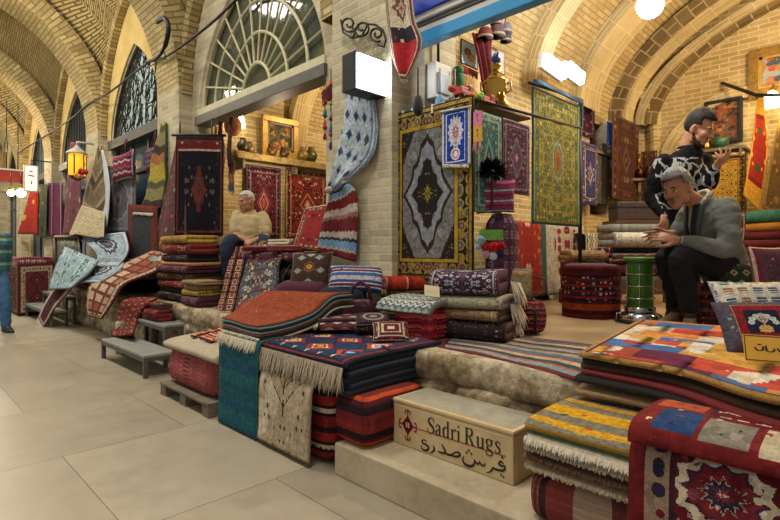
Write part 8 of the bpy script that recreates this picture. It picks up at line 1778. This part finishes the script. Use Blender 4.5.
# ---- old man in the cream shirt ------------------------------------------------
def oldman():
    T0 = 6.25
    who = thing('person', atT(247, 252, T0), 'white haired old man in a cream shirt sitting among the piles before the red carpets', 'person')
    hd = atT(246.5, 201.5, T0-.05); fw = LF*.62+CM*.75-UP*.22; HM = frame(fw, UP); s = 1.0
    neck = atT(249, 212, T0); chest = atT(249, 222, T0); pel = atT(250, 243, T0+.03); sA, sB = atT(237, 217, T0-.04), atT(262, 217, T0+.02); eA, eB = atT(235, 233, T0-.12), atT(267, 234, T0-.05); wA, wB = atT(246, 240, T0-.30), atT(256, 240, T0-.30)
    side = (sB-sA).normalized(); fr = UP.cross(side); fr = fr if fr.dot(CM) > 0 else -fr
    bm = bmesh.new(); head_parts(bm, hd, HM, s); limb(bm, [hd+HM @ V((-.03, 0, -.04)), neck, chest], [.058, .058, .07], 8)
    ell_rings(bm, [(pel, side*.16, fr*.13), (chest, side*.16, fr*.11), (neck-UP*.04, side*.12, fr*.07), (neck, side*.06, fr*.055)])
    for sh, el, wr in ((sA, eA, wA), (sB, eB, wB)): limb(bm, [sh, el, wr], [.05, .045, .032])
    ka, kb = pel+fr*.40+side*-.22-UP*.02, pel+fr*.40+side*.20-UP*.02
    for sgn, k in ((-1, ka), (1, kb)): limb(bm, [pel+side*.09*sgn, k, k-UP*.40-fr*.02], [.08, .055, .045])
    hand(bm, wA, (wB-wA)+fr*.1-UP*.05, UP*.8+fr*.4, 1.0, 1, (.3, .4, .3)); hand(bm, wB, (wA-wB)+fr*.1-UP*.03, UP*.8+fr*.4, 1.0, -1, (.3, .4, .3))
    remeshed('body', bm, .008, M_SKIN, who, 3); face_bits(who, hd, HM, s, '#8a8680', '#8a5a48')
    hair_cap(who, hd, HM, s, plain('#b5b2ab', .8, 0, .1, 60, .2), front=.045, seed=2)
    bm = bmesh.new(); ell_rings(bm, [(pel-UP*.06, side*.195, fr*.18), (pel+UP*.06, side*.195, fr*.185), (chest-UP*.02, side*.185, fr*.15), (chest+UP*.06, side*.17, fr*.12), (neck-UP*.02, side*.10, fr*.08), (neck+UP*.01, side*.07, fr*.065)], 24)
    for sh, el in ((sA, eA), (sB, eB)): limb(bm, [sh, sh.lerp(el, .5), sh.lerp(el, .85)], [.078, .078, .072])
    remeshed('shirt', bm, .013, fabric('cream_shirt', '#b7a47c'), who, 4, .012, 4)
    tube('collar', [neck+UP*.012+side*.066*math.cos(a)+fr*(.062*math.sin(a))-UP*.02*math.sin(a) for a in [6.2832*k/20 for k in range(21)]], .013, fabric('cream_collar', '#b09d74'), who, 8)
    bm = bmesh.new(); ell_rings(bm, [(pel-UP*.1, side*.18, fr*.15), (pel, side*.18, fr*.15)])
    for sgn, k in ((-1, ka), (1, kb)): limb(bm, [pel+side*.09*sgn, k, k-UP*.38-fr*.02], [.105, .08, .07], 14)
    remeshed('trousers', bm, .014, fabric('navy_trousers', '#222a40'), who, 4, .008, 2)
    for k in (ka, kb): ball('shoe', k-UP*.43+fr*.06, 1, plain('#241d18', .6), who, (.06, .06, .04), 10)
oldman()
op = atT(250, 243, 6.28)
for z, h, mt, lab in ((.602, .2, M_WOOL['plum'], 'plum folded rug at the bottom of the old man\'s seat'), (.803, .2, M_WOOL['red'], 'dark red folded rug in the middle of the old man\'s seat'), (1.004, .15, M_WOOL['brown'], 'brown folded rug the old man sits on')):
    folded('folded_rug', [mt, mt], (op.x+.03, op.y+.03, z), .78, .62, .42, h-.004, 3, lab, 'rug', 'seat of the old man', wob=0)

# ---- passer-by at the far side of the passage ------------------------------------
def passer():
    b = V((1.16, 9.45, 0)); who = thing('person', b, 'walker in blue jeans and a striped teal jacket partly cut off beside the far heap', 'person'); fr = V((.25, -.95, 0)).normalized(); side = V((fr.y, -fr.x, 0)); bm = bmesh.new(); hd = b+UP*1.60; HM = frame(fr, UP)
    head_parts(bm, hd, HM, 1.0); limb(bm, [hd-UP*.05-fr*.02, b+UP*1.40], [.055, .06], 5); ell_rings(bm, [(b+UP*.92, side*.15, fr*.1), (b+UP*1.25, side*.16, fr*.1), (b+UP*1.40, side*.14, fr*.08), (b+UP*1.45, side*.06, fr*.05)])
    J = []
    for q, st in ((-1, .22), (1, -.20)):
        h, k, a = b+UP*.92+side*.09*q, b+UP*.50+side*.09*q+fr*(st*.7+.03), b+UP*.09+side*.09*q+fr*st; J.append((h, k, a)); limb(bm, [h, k, a], [.08, .055, .042])
        s_, e_, w_ = b+UP*1.38+side*.19*q, b+UP*1.10+side*.24*q-fr*st*.4, b+UP*.88+side*.25*q-fr*st*1.1+fr*.08; limb(bm, [s_, e_, w_], [.05, .042, .03]); hand(bm, w_, (w_-e_), side*q, 1.0, q, (.3, .4, .3)); J.append((s_, e_, w_))
    remeshed('body', bm, .009, M_SKIN, who, 3); face_bits(who, hd, HM, 1.0, '#17110d', '#8e5848'); hair_cap(who, hd, HM, 1.0, plain('#1a1512', .6), front=.06, vol=.1)
    m_ = NT('striped_jacket'); z = m_.sep(m_.pos())[2]; f = m_.m('FRACT', m_.m('MULTIPLY', z, 5.5)); jm = m_.bsdf(m_.ramp(f, [(0, c('#3a6a70')), (.35, c('#7a9aa0')), (.5, c('#8a8a50')), (.6, c('#2f555c'))]), .9)
    bm = bmesh.new(); ell_rings(bm, [(b+UP*.84, side*.19, fr*.14), (b+UP*1.1, side*.19, fr*.14), (b+UP*1.30, side*.20, fr*.135), (b+UP*1.41, side*.14, fr*.1), (b+UP*1.46, side*.08, fr*.07)], 22)
    for k in (1, 3): s_, e_, w_ = J[k]; limb(bm, [s_, e_, e_.lerp(w_, .92)], [.075, .062, .048])
    remeshed('jacket', bm, .014, jm, who, 4, .01, 2); bm = bmesh.new(); ell_rings(bm, [(b+UP*.84, side*.165, fr*.12), (b+UP*.98, side*.165, fr*.12)])
    for k in (0, 2): h, kn_, a = J[k]; limb(bm, [h, kn_, a+UP*.01], [.10, .078, .068], 14)
    remeshed('jeans', bm, .014, fabric('blue_jeans', '#3f6286'), who, 4, .008, 2)
    for k in (0, 2):
        a = J[k][2]; q = V((a.x, a.y, .0)); bm = bmesh.new(); ell_rings(bm, [(q+fr*.06+UP*.003, side*.046, fr*.15), (q+fr*.06+UP*.03, side*.048, fr*.155), (q+fr*.02+UP*.07, side*.044, fr*.1), (q+UP*.11, side*.042, fr*.055)]); remeshed('shoe', bm, .011, plain('#1d1a18', .5), who, 2)
passer()
# ================================================================== light and camera
def area(name, loc, size, power, col, rot=(0, 0, 0), sy=None):
    l = bpy.data.lights.new(name, 'AREA'); l.energy = power; l.color = col[:3]; l.size = size
    if sy: l.shape = 'RECTANGLE'; l.size_y = sy
    o = bpy.data.objects.new(name, l); COL.objects.link(o); o.location = loc; o.rotation_euler = rot; return o
def point(name, loc, power, col, r=.08):
    l = bpy.data.lights.new(name, 'POINT'); l.energy = power; l.color = col[:3]; l.shadow_soft_size = r
    o = bpy.data.objects.new(name, l); COL.objects.link(o); o.location = loc; return o
WARM = (1, .80, .52); AMB = (1, .86, .62); DAY = (1, .95, .86); COOL = (.80, .92, 1)
for i, (y, p) in enumerate(((1.6, 150), (5.3, 120), (9.0, 110), (12.6, 110), (16.2, 120), (20, 120))):
    area('skylight', (.6, y, 6.2), 1.0, p, DAY)
W = bpy.data.worlds.new('hall_air'); SC.world = W; W.use_nodes = True
W.node_tree.nodes['Background'].inputs[0].default_value = (1, .97, .92, 1); W.node_tree.nodes['Background'].inputs[1].default_value = .46
# lamps of the shops
point('ceiling_lamp', (5.2, 5.3, 3.5), 90, WARM); point('shelf_lamp', (4.0, 6.2, 2.5), 16, WARM, .05)
point('shop_lamp', (6.8, .3, 4.2), 230, (1, .74, .42), .12)
point('back_lamp', (8.4, 1.0, 3.0), 85, (1, .74, .42), .1)
point('front_lamp', (4.2, 1.6, 3.5), 120, (1, .95, .88), .12)
point('arcade_lamp', (1.6, 15.5, 3.6), 160, WARM, .15); point('arcade_lamp', (1.2, 9.4, 4.3), 80, AMB, .15)
cam = bpy.data.cameras.new('camera'); cam.sensor_width = 36; cam.lens = 36*FPX/780; cam.shift_y = -10/780; cam.clip_start = .05
co = bpy.data.objects.new('camera', cam); COL.objects.link(co); co.location = (0, 0, EYE); co.rotation_euler = (math.pi/2, 0, -math.pi/4)
SC.camera = co
SC.view_settings.view_transform = 'Standard'; SC.view_settings.look = 'None'; SC.view_settings.gamma = 1; SC.view_settings.exposure = 0.12
SC.view_settings.use_curve_mapping = False
SC.render.film_transparent = False
SC.cycles.use_denoising = True; SC.cycles.max_bounces = 6; SC.cycles.diffuse_bounces = 3; SC.cycles.glossy_bounces = 3; SC.cycles.transmission_bounces = 6
SC.cycles.sample_clamp_indirect = 4.0
